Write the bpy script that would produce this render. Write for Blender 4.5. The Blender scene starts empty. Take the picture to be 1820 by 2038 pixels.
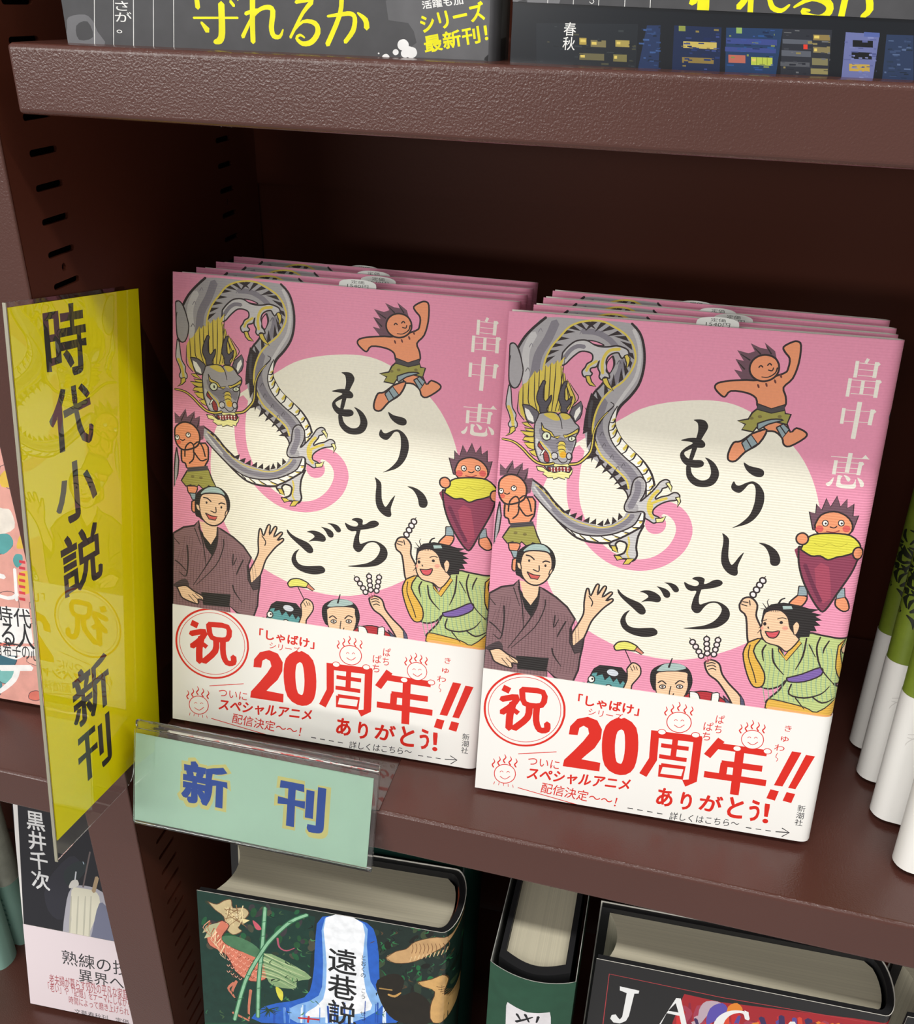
import bpy, bmesh, math, random
from math import sin, cos, pi, sqrt
from mathutils import Vector, Matrix, geometry

S = bpy.context.scene
COL = S.collection

# ------------------------------------------------------------------ camera
FPX, PX, PY = 1853.356, 2.43, -12.41          # focal length and principal point, 1820 x 2038 frame
cam_data = bpy.data.cameras.new('camera')
cam = bpy.data.objects.new('camera', cam_data)
COL.objects.link(cam)
def rot(rx, ry, rz):
    return Matrix.Rotation(rz, 3, 'Z') @ Matrix.Rotation(rx, 3, 'X') @ Matrix.Rotation(ry, 3, 'Y')
Rm = rot(-0.50038, -0.03018, 0.23221)
right, fwd, upv = Rm.col[0], Rm.col[1], Rm.col[2]
M = Matrix((right, upv, -fwd)).transposed().to_4x4()
M.translation = Vector((0.05521, -0.25207, 0.28455))
cam.matrix_world = M
cam_data.sensor_fit = 'VERTICAL'
cam_data.sensor_height = 36.0
cam_data.lens = FPX * 36.0 / 2038.0
cam_data.shift_x = -PX / 2038.0
cam_data.shift_y = PY / 2038.0
cam_data.clip_start = 0.01
S.camera = cam

# ------------------------------------------------------------------ light
world = bpy.data.worlds.new('shop_interior_light')
S.world = world
world.use_nodes = True
bg = world.node_tree.nodes['Background']
bg.inputs[0].default_value = (1.0, 0.97, 0.93, 1)
bg.inputs[1].default_value = 0.43
def ceiling_or_sheen_light(x, y, z, sx, sy, power, name='ceiling_or_sheen_light', tilt=(0, 0, 0)):
    l = bpy.data.lights.new(name, 'AREA')
    l.shape = 'RECTANGLE'; l.size = sx; l.size_y = sy; l.energy = power
    l.color = (1.0, 0.985, 0.95)
    o = bpy.data.objects.new(name, l); COL.objects.link(o)
    o.location = (x, y, z); o.rotation_euler = tilt
    return o
ceiling_or_sheen_light(0.7, -0.98, 2.15, 4.2, 0.15, 51)         # tube row above the aisle
ceiling_or_sheen_light(-0.8, -3.4, 2.5, 4.5, 0.3, 30, tilt=(0.5, 0, 0))    # next row farther down the shop
ceiling_or_sheen_light(-3.0, -6.0, 2.7, 5.0, 0.4, 60, tilt=(0.9, -0.2, 0))  # unseen row added far left so the upper lip catches a sheen
ceiling_or_sheen_light(-9.0, -17.0, 2.3, 12.0, 1.6, 1050, tilt=(1.25, 0, -0.5))       # unseen panel facing the shelf, added for the sheen on the upper lip
S.view_settings.view_transform = 'Standard'
S.view_settings.look = 'None'
S.view_settings.gamma = 1.0
S.view_settings.use_curve_mapping = False
S.view_settings.exposure = 0.0

# ------------------------------------------------------------------ materials
def lin(h):
    v = [int(h[i:i+2], 16) / 255 for i in (0, 2, 4)]
    return tuple((c / 12.92 if c <= .04045 else ((c + .055) / 1.055) ** 2.4) for c in v) + (1.0,)
def mat(name, color='808080', rough=.5, bump=None, spec=.5, coat=0, coat_rough=.1, attr=False, mottle=None, wave=None, metal=0, layers=None):
    m = bpy.data.materials.new(name); m.use_nodes = True
    nt = m.node_tree; N = nt.nodes; L = nt.links; b = N['Principled BSDF']
    b.inputs['Roughness'].default_value = rough
    b.inputs['Specular IOR Level'].default_value = spec
    b.inputs['Coat Weight'].default_value = coat
    b.inputs['Coat Roughness'].default_value = coat_rough
    b.inputs['Metallic'].default_value = metal
    tc = N.new('ShaderNodeTexCoord')
    if attr:
        a = N.new('ShaderNodeAttribute'); a.attribute_name = 'Col'; out = a.outputs['Color']
    else:
        a = N.new('ShaderNodeRGB'); a.outputs[0].default_value = lin(color); out = a.outputs[0]
    if mottle:
        sc, amt = mottle
        n = N.new('ShaderNodeTexNoise'); n.inputs['Scale'].default_value = sc; n.inputs['Detail'].default_value = 5
        L.new(tc.outputs['Object'], n.inputs['Vector'])
        r = N.new('ShaderNodeMapRange'); r.inputs[1].default_value = .3; r.inputs[2].default_value = .7
        r.inputs[3].default_value = 1 - amt; r.inputs[4].default_value = 1 + amt
        L.new(n.outputs[0], r.inputs[0])
        x = N.new('ShaderNodeMix'); x.data_type = 'RGBA'; x.blend_type = 'MULTIPLY'; x.inputs[0].default_value = 1
        L.new(out, x.inputs[6]); L.new(r.outputs[0], x.inputs[7]); out = x.outputs[2]
    if layers:                                    # page edges: fine streaks along one axis
        axis, sc, amt = layers
        mp = N.new('ShaderNodeMapping'); mp.inputs['Scale'].default_value = tuple(sc if i == axis else 3 for i in range(3))
        n = N.new('ShaderNodeTexNoise'); n.inputs['Scale'].default_value = 1; n.inputs['Detail'].default_value = 3
        L.new(tc.outputs['Object'], mp.inputs[0]); L.new(mp.outputs[0], n.inputs['Vector'])
        r = N.new('ShaderNodeMapRange'); r.inputs[1].default_value = .3; r.inputs[2].default_value = .7
        r.inputs[3].default_value = 1 - amt; r.inputs[4].default_value = 1 + amt * .4
        L.new(n.outputs[0], r.inputs[0])
        x = N.new('ShaderNodeMix'); x.data_type = 'RGBA'; x.blend_type = 'MULTIPLY'; x.inputs[0].default_value = 1
        L.new(out, x.inputs[6]); L.new(r.outputs[0], x.inputs[7]); out = x.outputs[2]
    L.new(out, b.inputs['Base Color'])
    h = None
    if bump:
        sc, st, dist = bump
        n = N.new('ShaderNodeTexNoise'); n.inputs['Scale'].default_value = sc; n.inputs['Detail'].default_value = 2
        L.new(tc.outputs['Object'], n.inputs['Vector'])
        bp = N.new('ShaderNodeBump'); bp.inputs['Strength'].default_value = st; bp.inputs['Distance'].default_value = dist
        L.new(n.outputs[0], bp.inputs['Height']); L.new(bp.outputs[0], b.inputs['Normal']); h = bp
    if wave:                                      # embossed ribs running across the cover paper
        sc, st, dist = wave
        mp = N.new('ShaderNodeMapping'); mp.inputs['Scale'].default_value = (0.12, 0.12, 1)
        n = N.new('ShaderNodeTexWave'); n.wave_type = 'BANDS'; n.bands_direction = 'Z'
        n.inputs['Scale'].default_value = sc; n.inputs['Distortion'].default_value = 2.2
        n.inputs['Detail'].default_value = 2; n.inputs['Detail Scale'].default_value = .35
        L.new(tc.outputs['Object'], mp.inputs[0]); L.new(mp.outputs[0], n.inputs['Vector'])
        bp = N.new('ShaderNodeBump'); bp.inputs['Strength'].default_value = st; bp.inputs['Distance'].default_value = dist
        L.new(n.outputs[0], bp.inputs['Height'])
        if h: L.new(h.outputs[0], bp.inputs['Normal'])
        L.new(bp.outputs[0], b.inputs['Normal'])
    return m
def clear(name, tint='ffffff', rough=.03):
    m = bpy.data.materials.new(name); m.use_nodes = True
    b = m.node_tree.nodes['Principled BSDF']
    b.inputs['Base Color'].default_value = lin(tint); b.inputs['Transmission Weight'].default_value = 1
    b.inputs['Roughness'].default_value = rough; b.inputs['IOR'].default_value = 1.47
    return m
M_brown = mat('brown_powder_coat', '53312a', .23, bump=(1500, .24, .0004), spec=.6, mottle=(14, .05))
M_brown_in = mat('brown_painted_panel', '4b2418', .48, bump=(700, .10, .0004), spec=.15)
M_dark = mat('hollow_post_shade', '0c0807', .8)  # near-black colour in place of shade behind the slots
M_cover = mat('ribbed_printed_jacket', rough=.55, attr=True, spec=.35, wave=(330, 1, .00009), mottle=(900, .03))
M_band = mat('coated_band_paper', rough=.42, attr=True, spec=.4)
M_print = mat('glossy_printed_jacket', rough=.22, attr=True, spec=.5)
M_matte = mat('matte_printed_jacket', rough=.5, attr=True, spec=.35, mottle=(160, .10))
M_paint = mat('painterly_printed_jacket', rough=.2, attr=True, spec=.5, mottle=(220, .14))
M_board = mat('white_inner_board', 'd9d4c6', .6)
M_pboard = mat('pink_board', 'c9778f', .55)
M_kboard = mat('black_board', '222224', .5)
M_pages = mat('cream_page_edges', 'd9d1b8', .7, layers=(1, 2600, .12))
M_pages_x = mat('cream_page_edges_upright', 'dcd4ba', .7, layers=(0, 2200, .10))
M_slip = mat('white_sales_slip', rough=.5, attr=True)
M_clear = clear('clear_acrylic')
M_yellow = mat('laminated_yellow_card', rough=.5, attr=True, spec=.2, coat=1, coat_rough=.01)
M_yellow.node_tree.nodes['Principled BSDF'].inputs['Coat IOR'].default_value = 1.75
M_green = mat('laminated_green_card', rough=.5, attr=True, spec=.3, mottle=(40, .03))
M_steel = mat('zinc_plated_clip', 'b9b8ae', .3, metal=1)
M_orange = mat('orange_headband', 'b0553a', .7)

# ------------------------------------------------------------------ object helpers
def tag(o, label=None, cat=None, group=None, kind=None):
    if label: o['label'] = label
    if cat: o['category'] = cat
    if group: o['group'] = group
    if kind: o['kind'] = kind
    return o
def empty(name, loc=(0, 0, 0), **k):
    o = bpy.data.objects.new(name, None); COL.objects.link(o); o.location = loc
    o.empty_display_size = .02
    return tag(o, **k)
def link(name, me, mats, parent=None, smooth=False):
    o = bpy.data.objects.new(name, me); COL.objects.link(o)
    for m in (mats if isinstance(mats, (list, tuple)) else [mats]): me.materials.append(m)
    if parent: o.parent = parent
    if smooth:
        for p in me.polygons: p.use_smooth = True
    return o
def from_bm(name, bm, m, parent=None, smooth=False):
    me = bpy.data.meshes.new(name); bm.to_mesh(me); bm.free()
    return link(name, me, m, parent, smooth)
def box_bm(bm, x0, x1, y0, y1, z0, z1, bev=0, seg=2):
    r = bmesh.ops.create_cube(bm, size=1)
    for v in r['verts']:
        v.co = Vector((x0 + (v.co.x + .5) * (x1 - x0), y0 + (v.co.y + .5) * (y1 - y0), z0 + (v.co.z + .5) * (z1 - z0)))
    if bev:
        es = list({e for v in r['verts'] for e in v.link_edges})
        bmesh.ops.bevel(bm, geom=es, offset=bev, segments=seg, affect='EDGES', profile=.5)
def box(name, x0, x1, y0, y1, z0, z1, m, parent=None, bev=0, seg=2):
    bm = bmesh.new(); box_bm(bm, x0, x1, y0, y1, z0, z1, bev, seg)
    return from_bm(name, bm, m, parent, smooth=False)
def prism(name, pts, z0, z1, m, parent=None, cols=None, smooth=False):
    """closed outline in x,y extruded from z0 to z1"""
    n = len(pts)
    vs = [(x, y, z0) for x, y in pts] + [(x, y, z1) for x, y in pts]
    fs = [(i, (i + 1) % n, n + (i + 1) % n, n + i) for i in range(n)]
    tri = geometry.tessellate_polygon([[Vector((x, y, 0)) for x, y in pts]])
    fs += [tuple(t) for t in tri] + [tuple(n + i for i in reversed(t)) for t in tri]
    me = bpy.data.meshes.new(name); me.from_pydata(vs, [], fs); me.validate()
    bm = bmesh.new(); bm.from_mesh(me); bmesh.ops.recalc_face_normals(bm, faces=bm.faces); bm.to_mesh(me); bm.free()
    return link(name, me, m, parent, smooth)
def children(o): return [c for c in bpy.data.objects if c.parent == o]
def copy_tree(o, parent=None):
    c = o.copy(); COL.objects.link(c); c.parent = parent
    for ch in children(o): copy_tree(ch, c)
    return c

# ------------------------------------------------------------------ printed sheets: flat print as coloured areas of one mesh
# every entry is drawn in sheet coordinates (unit 0.05 mm, origin bottom left, points stored as steps):
# P/C polygon (straight / curved outline), L/S brush line (straight / curved) with widths,
# B text in a box, V vertical text, A text on a slant
ART = {}
ART['cover'] = ('f1ecdb e996b2 aaa6a9 c9c6c6 858089 5b565c 33292b 4a4549 dcc556 f6f3ea ece59a 57525a 6b666e dfe6c8 e0a82e 9b3d3f 8a3436 70505c ee9a70 93a5ab a09a4e 4d474a 7d7340 6b3a35 d9605a 8c3f57 a5495f 6e3149 dfd84a b8b03a df6a55 f0c9a4 88676b 5f4449 79585d 2b2727 4a3d40 a9bfbb d3605a 5d9a9c cfd4dc 557a6a e4df6f d98a70 b5323a 6b5040 54546e c06a70 f2e3e3 f6ecec bccb85 8fae8e e2b24c 7d62a8 f0b070 d95a62 eda68f 2e2827 f3eee2 4f6cae', '''C0 818 3130 160 109 176 63 221 38 183 0 160 -48 189 -105 173 -152 117 -173 77 -191 55 -215 -1 -245 -64 -200 -152 -257 -196 -186 -243 -132 -263 -69 -325 28 -316 124 -166 137 -118 128 -103 229 -61 271 11 236 35 146 90 191 167 147
S1 90,90,90,90,90,90,90,90,88,92,102,115,118,111,103,96,107,64 575 2903 -17 -151 1 -118 17 -118 34 -95 65 -125 117 -119 133 -75 138 -19 122 24 96 60 75 93 32 113 -27 94 -68 62 -78 13 -55 -45 -23 -67
C1 1254 2422 -3 -33 -18 -29 -28 -18 -33 -5 -32 11 -23 24 -12 32 4 33 18 29 28 18 33 4 31 -11 24 -23
C2 263 3822 303 6 289 -3 60 -58 34 -76 19 -97 -1 -99 -21 -92 -50 -85 -57 -71 -27 -70 -3 -51 18 -50 54 -78 89 -75 78 -65 59 -78 31 -81 -10 -60 -48 -65 -21 -89 -102 -1 7 77 -12 58 -51 53 -64 68 -78 66 -71 45 -48 69 -22 72 -15 61 2 94 11 94 30 84 46 61 48 89 26 63 -16 53 -68 61 -102 34 -88 -14 -57 -32 -35 -63 -4 -61 -56 -55 -125 -93 -71 -213 -25 60 12 105 -13 162 -34 114 40 79 60 72
S3 51 188 3700 -43 -104 0 -121 22 -152
S3 24 874 3783 45 -94 18 -117 -16 -121 -58 -106 -58 -107
S4 61 331 3790 -40 -112 -61 -125 -18 -144 -31 -126
S4 39 525 3746 99 -2 93 -42 76 -73
S4 46 820 3562 -11 -81 -41 -84
S4 58 721 3271 -19 -104 5 -103 57 -110 90 -85 90 -75 59 -78 13 -117
S3 31 1022 2546 -28 -25
S5 35 632 3263 0 -103 0 -104
P6 578 3818 -37 -72 81 71
P6 644 3816 -37 -71 80 70
P6 706 3797 -63 -50 102 32
P6 765 3768 -69 -42 105 19
P6 824 3737 -80 -9 105 -27
P6 867 3685 -80 16 92 -58
P6 886 3622 -80 16 93 -58
P6 888 3558 -61 55 51 -97
P6 869 3496 -45 70 23 -107
P6 839 3437 -22 79 -10 -109
P6 790 3392 -22 81 -10 -110
P6 744 3345 -34 76 7 -110
P6 703 3293 -52 66 33 -107
P6 675 3231 -52 66 33 -107
P6 656 3166 -67 51 60 -96
P6 570 3817 46 -52 -90 42
P6 511 3804 46 -52 -90 41
P6 456 3782 60 -36 -99 13
P6 407 3748 69 -10 -95 -27
P6 372 3699 69 -9 -96 -28
P6 337 3650 69 -9 -96 -29
P6 307 3597 70 7 -88 -50
P6 286 3540 66 24 -72 -70
P6 626 3324 -17 -84 -5 -104 -10 -115 31 19 8 -120 27 55 16 -157 23 77 10 54 -42 111 0 103 25 105
S7 20 637 3263 -6 -93 7 -93
P6 689 2906 -51 -68 81 34
P6 734 2856 -28 -81 67 58
P6 792 2824 -34 -78 71 51
P6 847 2785 -34 -79 71 52
P6 899 2743 -47 -70 79 37
P6 940 2690 -70 -46 87 2
S8 13 273 3465 14 82 33 78 50 69 54 69 65 39 87 21 89 -1 92 -38 73 -44 51 -64 27 -87 -18 -81 -50 -84 -68 -62 -58 -71 -36 -85 -16 -95 5 -83 32 -80 48 -74 72 -56 67 -51 51 -48 24 -62
S6 19 263 3822 -79 -75 -60 -72 -42 -79
S6 16,21,21 855 3825 60 -58 34 -76 19 -97 -1 -99 -21 -92 -50 -85 -57 -71 -27 -70 -3 -51 18 -50 54 -78 89 -75 78 -65 59 -78 31 -81
S6 15 750 3591 16 -53 -26 -63 -48 -89 -46 -61 -30 -84 -11 -94 -4 -94
S6 12 716 2876 43 -70 78 -66 64 -68 51 -53 12 -58 -11 -45
S4 5,6,3 217 3715 16 29 12 -25
S4 5,6,3 315 3747 15 29 13 -25
S4 5,6,3 160 3605 16 30 12 -25
S4 5,6,3 223 3520 16 29 12 -25
S5 5,6,3 148 3432 16 30 13 -25
S4 5,6,3 645 3734 14 28 13 -24
S4 5,6,3 507 3723 15 29 12 -25
S5 5,6,3 783 3537 15 29 13 -24
S5 5,6,3 688 3101 15 31 13 -26
S5 5,6,3 717 3021 15 30 13 -25
S5 5,6,3 740 2939 15 31 13 -26
S5 5,6,3 804 2862 15 31 13 -26
S5 5,6,3 853 2782 15 32 13 -27
S5 5,6,3 891 2808 15 31 13 -26
S5 5,6,3 989 2659 15 31 13 -26
C9 818 3245 -31 -70 -15 -84 22 -81 53 -73 78 -66 77 -55 57 -73 26 -82 3 -69 30 46 12 60 -29 82 -58 80 -74 69 -87 74 -50 73 -19 50 1 51 4 68
S6 8,11 818 3245 -31 -70 -15 -84 22 -81 53 -73 78 -66 77 -55 57 -73 26 -82 3 -69
P8 795 3150 21 13 -3 -16 -21 -14
S6 5,10,13 778 3125 25 1 10 21
P8 791 3099 24 27 4 -16 -24 -27
S6 5,10,13 779 3065 27 13 13 32
P8 801 3048 23 40 10 -15 -23 -40
S6 5,10,13 796 3007 26 23 12 43
P8 838 2995 22 40 10 -14 -21 -40
S6 5,10,13 834 2954 25 24 11 43
P8 885 2943 24 37 15 -13 -24 -37
S6 5,10,13 884 2905 27 22 13 40
P8 942 2893 27 33 15 -11 -26 -33
S6 5,10,13 940 2860 29 18 15 37
P8 997 2850 25 26 15 -11 -25 -26
S6 5,10,13 996 2821 28 12 13 32
P8 1044 2800 25 23 11 -14 -25 -24
S6 5,10,13 1038 2770 28 9 14 30
P8 1080 2745 26 22 5 -17 -25 -22
S6 5,10,13 1068 2714 29 8 14 28
P8 1102 2684 27 23 0 -14 -26 -22
S6 5,10,13 1085 2655 30 9 14 29
P8 1100 2637 20 27 1 -14 -20 -27
S6 5,10,13 1087 2605 24 13 10 32
S6 5,13,11 767 3270 27 -23 -53 -66 -34 -66 -20 -53 -3 -105
C2 1093 2500 -2 -98 -55 -78 -77 -54 -99 -42 -125 -8 -108 20 -90 59 -92 80 -92 83 -70 69 -32 68 12 50 90 -60 81 -88 80 -69 89 -47 97 -22 95 -10 90 33 62 51 21 43 61 4
S4 36 300 2583 94 -99 92 -89 111 -64 129 -23 124 15 107 63 54 72
S3 13 279 2591 70 -80 69 -69
P6 506 2429 56 28 -12 -48
P6 555 2407 56 27 -12 -47
P6 604 2385 49 38 -2 -49
P6 656 2373 49 39 -2 -49
P6 708 2362 45 44 3 -49
P6 761 2357 45 43 3 -49
P6 813 2360 23 59 22 -43
P6 867 2370 2 64 35 -32
P6 908 2406 2 63 34 -31
P6 313 2601 20 12 14 -44
P6 355 2560 19 12 15 -44
P6 397 2520 19 11 15 -44
P6 439 2479 19 12 15 -45
P6 483 2440 17 15 22 -41
S8 6,9 287 2614 80 -62 81 -84 79 -62 88 -40 97 -19 84 -7 91 28 76 62 22 36
C9 1068 2482 -34 -87 -72 -55 -89 -44 -102 -24 -105 -2 -86 21 -67 39 -68 47 7 -2 89 -71 90 -58 103 -20 125 8 100 42 76 56 50 67 5 68
S6 10,12,7 1068 2482 -34 -87 -72 -55 -89 -44 -102 -24 -105 -2 -86 21 -67 39 -68 47
P8 1067 2428 20 -1 -8 -22 -20 2
S6 5,10 1047 2430 19 -6 21 3
P8 1035 2373 30 -1 -17 -13 -31 0
S6 5,10 1005 2373 27 -3 33 2
P8 982 2326 38 -5 -22 -11 -38 5
S6 5,10 944 2331 34 -7 42 -3
P8 916 2286 43 -10 -26 -6 -42 10
S6 5,10 873 2296 38 -11 48 -9
P8 835 2260 44 -17 -25 -6 -44 17
S6 5,10 792 2277 38 -18 49 -16
P8 746 2250 38 -20 -26 -1 -38 21
S6 5,10 709 2271 32 -21 43 -20
P8 662 2256 31 -22 -22 5 -30 23
S6 5,10 632 2279 26 -22 35 -23
P8 590 2278 23 -20 -17 9 -23 21
S6 5,10 567 2299 19 -19 27 -22
P8 527 2317 14 -13 -17 10 -14 12
S6 5,10 513 2330 11 -11 17 -15
S6 17,17,10 1095 2490 -4 -88 -55 -75 -77 -57 -99 -42 -125 -8 -108 20 -90 59 -92 80 -92 83 -70 69
S6 14 258 2649 95 -60 81 -88 80 -69
C3 1099 2392 -30 -80 -6 -90 13 -65 -27 -46 -53 11 -57 -5 -15 18 57 32 11 69 -52 18 -28 -29 17 -44 -43 13 -16 37 68 42 77 54
S6 15 1099 2392 -30 -80 -6 -90 13 -65 -27 -46 -53 11 -57 -5 -15 18 57 32 11 69 -52 18 -28 -29 17 -44 -43 13 -16 37 68 42 77 54 84 65
S8 13 998 2292 12 -54 -9 -68 21 -42
P8 877 2210 37 2 24 -50 -41 11
L6 9 877 2210 37 2 24 -50 -41 11 -20 37
P8 908 2141 44 0 26 -21 -42 -17
L6 9 908 2141 44 0 26 -21 -42 -17 -28 38
P8 1006 2126 52 4 -32 -46 -44 -8
L6 9 1006 2126 52 4 -32 -46 -44 -8 24 50
C3 978 2617 -29 -71 -1 -48 33 -18 87 16 27 -12 4 -31 30 -17 37 -18 22 17 12 30 -41 16 -9 31 21 33 40 31 46 21 43 10 25 29 -17 24 -30 1 -35 -24 -47 -16 -36 -21 0 19 31 43 7 21 32 17 13 37 -29 15 -36 -20 -21 -33 -28 -44 -39 -46 -40 -41 27 65 1 78 -44 41 -45 -36
S6 11 978 2617 -29 -71 -1 -48 33 -18 87 16 27 -12 4 -31 30 -17 37 -18 22 17 12 30 -41 16 -9 31 21 33 40 31 46 21 43 10 25 29 -17 24 -30 1 -35 -24 -47 -16 -36 -21 0 19 31 43 7 21 32 17 13 37 -29 15 -36 -20 -21 -33 -28 -44 -39 -46 -40 -41 27 65 1 78 -44 41 -45 -36 -11 -99
C2 983 2617 -27 -71 3 -46 31 -12 54 9 -5 43 -17 17 46 75 -2 77 -30 33 -42 -25
S4 46 1020 2709 7 -61 -17 -69 -23 -60
S8 23 1171 2665 -34 -40 -23 -60 8 -62 35 -48
S8 20 1130 2561 45 27 61 27
S8 25 1136 2552 -4 -53
P10 1215 2723 23 13 25 -33 -3 -38 -19 31
L6 8 1215 2723 23 13 25 -33 -3 -38 -19 31 -26 27
P10 1295 2627 28 9 13 -35 -21 -45 3 40
L6 8 1295 2627 28 9 13 -35 -21 -45 3 40 -23 31
P10 1174 2457 36 4 36 19 -16 -45 -45 -11
L6 8 1174 2457 36 4 36 19 -16 -45 -45 -11 -11 33
C3 400 3587 33 44 46 41 48 14 42 -3 51 -25 50 -8 49 4 48 11 49 -8 33 -17 8 -30 -26 -13 -17 -16 -17 20 -13 17 -36 -8 -30 -26 -10 -38 10 -32 -2 -29 19 -19 7 -29 -34 5 -18 -22 -20 19 2 30 -18 36 6 50 -15 -45 -37 -14 -3 -21 15 -15 -14 -22 -33 -8 -18 12 -7 28 18 27 12 28 29 21 6 26 -11 25 -38 12 -41 -4 -35 -27 -34 -36 -27 -32 -28 -6
S6 11 400 3587 33 44 46 41 48 14 42 -3 51 -25 50 -8 49 4 48 11 49 -8 33 -17 8 -30 -26 -13 -17 -16 -17 20 -13 17 -36 -8 -30 -26 -10 -38 10 -32 -2 -29 19 -19 7 -29 -34 5 -18 -22 -20 19 2 30 -18 36 6 50 -15 -45 -37 -14 -3 -21 15 -15 -14 -22 -33 -8 -18 12 -7 28 18 27 12 28 29 21 6 26 -11 25 -38 12 -41 -4 -35 -27 -34 -36 -27 -32 -28 -6 1 83
S4 29 415 3551 37 57 46 32 50 0
C1 570 3687 35 -1 42 -9 37 -17 -47 -1 -38 8
S6 8 570 3687 35 -1 42 -9 37 -17 -47 -1 -38 8 -29 20
S8 21 793 3644 -67 -14 -33 -44 -10 -58 10 -62
S8 18 644 3549 -50 -37 -17 -39
P8 827 3600 21 12 21 -23 1 -25 -7 -33 -13 -16 -1 35
L6 8 827 3600 21 12 21 -23 1 -25 -7 -33 -13 -16 -1 35 -22 50
P8 693 3431 32 7 21 -42 34 -47 -48 21 -28 29
L6 8 693 3431 32 7 21 -42 34 -47 -48 21 -28 29 -11 32
P8 574 3439 30 5 17 -42 33 -32 -43 5 -23 24
L6 9 574 3439 30 5 17 -42 33 -32 -43 5 -23 24 -14 40
C1 746 3591 13 -36 1 -41 -18 -41 -23 21 -3 53
S6 8 746 3591 13 -36 1 -41 -18 -41 -23 21 -3 53 30 44
C3 36 3328 -11 -139 22 -58 18 -55 -12 -32 17 -27 44 5 4 33 -15 25 1 39 -24 37 -12 37 -15 111
S6 8 36 3328 -11 -139 22 -58 18 -55 -12 -32 17 -27 44 5 4 33 -15 25 1 39 -24 37 -12 37 -15 111 -17 24
S8 22 44 3174 30 -62 15 -78
C2 23 3614 25 13 27 -21 31 -69 12 -41 13 -58 -11 -77 -23 -45 -29 -7 -28 28 -11 93
S6 9 23 3614 25 13 27 -21 31 -69 12 -41 13 -58 -11 -77 -23 -45 -29 -7 -28 28 -11 93 -6 184
S6 8,10,3 23 3620 25 7 27 -21 25 -44 17 -66
S6 5,10,5 34 3540 -6 -68 6 -106 22 -45 25 -12 27 11
P8 68 3020 33 11 7 -29 -28 -29 -44 -21 31 28
L6 8 68 3020 33 11 7 -29 -28 -29 -44 -21 31 28 1 40
P8 114 3267 2 30 24 45 23 14 15 23 19 31 18 36 16 -20 21 33 10 -13 29 48 15 -19 25 39 14 -15 27 36 8 -21 41 52 -16 -54 -7 -34 13 14 -2 -42 19 -7 12 -58 10 18 25 -36 45 -80 8 -42 -56 -74 -198 -27 -50 -22 -39 -47 -47 47 -20 76
S6 6,8,7,3 167 3081 -51 59 -4 74 1 74
S6 6,8,7,3 200 3111 -46 67 -10 82 -6 82
S6 6,7,7,3 222 3148 -35 67 -6 82 -3 82
S6 6,7,7,3 256 3155 -27 85 -8 101 -6 101
S6 6,7,7,3 278 3153 -20 91 -6 107 -4 106
S6 6,7,7,3 307 3156 -11 99 -4 116 -4 115
S6 6,7,7,3 333 3158 -3 105 -3 122 -3 120
S6 6,7,7,3 358 3165 5 110 0 126 -3 124
S6 6,7,7,3 383 3167 19 122 11 139 6 138
S6 6,7,7,3 408 3174 13 99 -11 111 -14 111
S6 6,7,7,3 429 3172 16 95 -16 107 -19 105
S6 6,7,7,3 450 3174 20 84 -20 93 -22 92
S6 6,7,7,3 471 3176 23 65 -26 70 -28 70
S6 6,7,7,3 495 3199 24 65 -33 70 -36 69
S6 6,7,7,3 513 3231 29 49 -35 50 -38 50
C11 280 3380 18 -7 -9 -48 2 -64 18 -28 20 23 19 26 -1 -45 -23 -54 1 -30 -47 -4 -8 38 -26 57 8 65
S6 8 280 3380 18 -7 -9 -48 2 -64 18 -28 20 23 19 26 -1 -45 -23 -54 1 -30 -47 -4 -8 38 -26 57 8 65 28 71
C11 427 3380 25 9 -12 -58 2 -60 14 -21 16 11 24 25 -9 -53 -22 -36 7 -26 -46 -4 -4 43 -22 49 7 64
S6 8 427 3380 25 9 -12 -58 2 -60 14 -21 16 11 24 25 -9 -53 -22 -36 7 -26 -46 -4 -4 43 -22 49 7 64 20 57
P8 190 3071 -39 -8 24 -19 61 -16
L6 8 190 3071 -39 -8 24 -19 61 -16 -46 43
P8 245 3024 -73 2 19 -20 56 -8
L6 8 245 3024 -73 2 19 -20 56 -8 -2 26
P8 247 3003 -104 0 37 -29 62 -16
L6 8 247 3003 -104 0 37 -29 62 -16 5 45
P8 250 2968 -69 -7 -15 -26 44 -6 45 -18
L6 8 250 2968 -69 -7 -15 -26 44 -6 45 -18 -5 57
P8 253 2924 -77 -3 33 -37 49 -17
L6 8 253 2924 -77 -3 33 -37 49 -17 -5 57
P8 275 2878 -55 -19 23 -24 54 -21
L6 8 275 2878 -55 -19 23 -24 54 -21 -22 64
C2 255 3112 19 28 63 17 55 -1 14 -12 16 15 51 0 37 -31 24 -32 28 -23 3 -38 -17 -37 4 -39 -11 -49 -10 -40 4 -35 -17 -46 22 -33 -35 -40 -104 -2 -55 38 -47 44 -27 55 -18 65 -5 65 -5 61
S6 9 255 3112 19 28 63 17 55 -1 14 -12 16 15 51 0 37 -31 24 -32 28 -23 3 -38 -17 -37 4 -39 -11 -49 -10 -40 4 -35 -17 -46 22 -33 -35 -40 -104 -2 -55 38 -47 44 -27 55 -18 65 -5 65 -5 61 11 70
C3 263 2961 52 -52 63 -73 16 -43 -69 6 -39 45
C4 279 3028 52 -4 49 -65 57 28 58 -25 41 22 -13 -98 -63 38 -54 -68 -38 41 -60 46
C8 304 3141 67 14 55 -43 -41 -11 -53 19
C8 422 3154 51 0 24 -23 -45 -19
C12 145 3195 52 -2 45 -26 26 -27 -26 -72 -53 10 -21 52
S6 8 145 3195 52 -2 45 -26 26 -27 -26 -72 -53 10 -21 52 -23 65
P9 164 3173 32 -14 34 -49 8 -38 -45 17 -21 41
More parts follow.
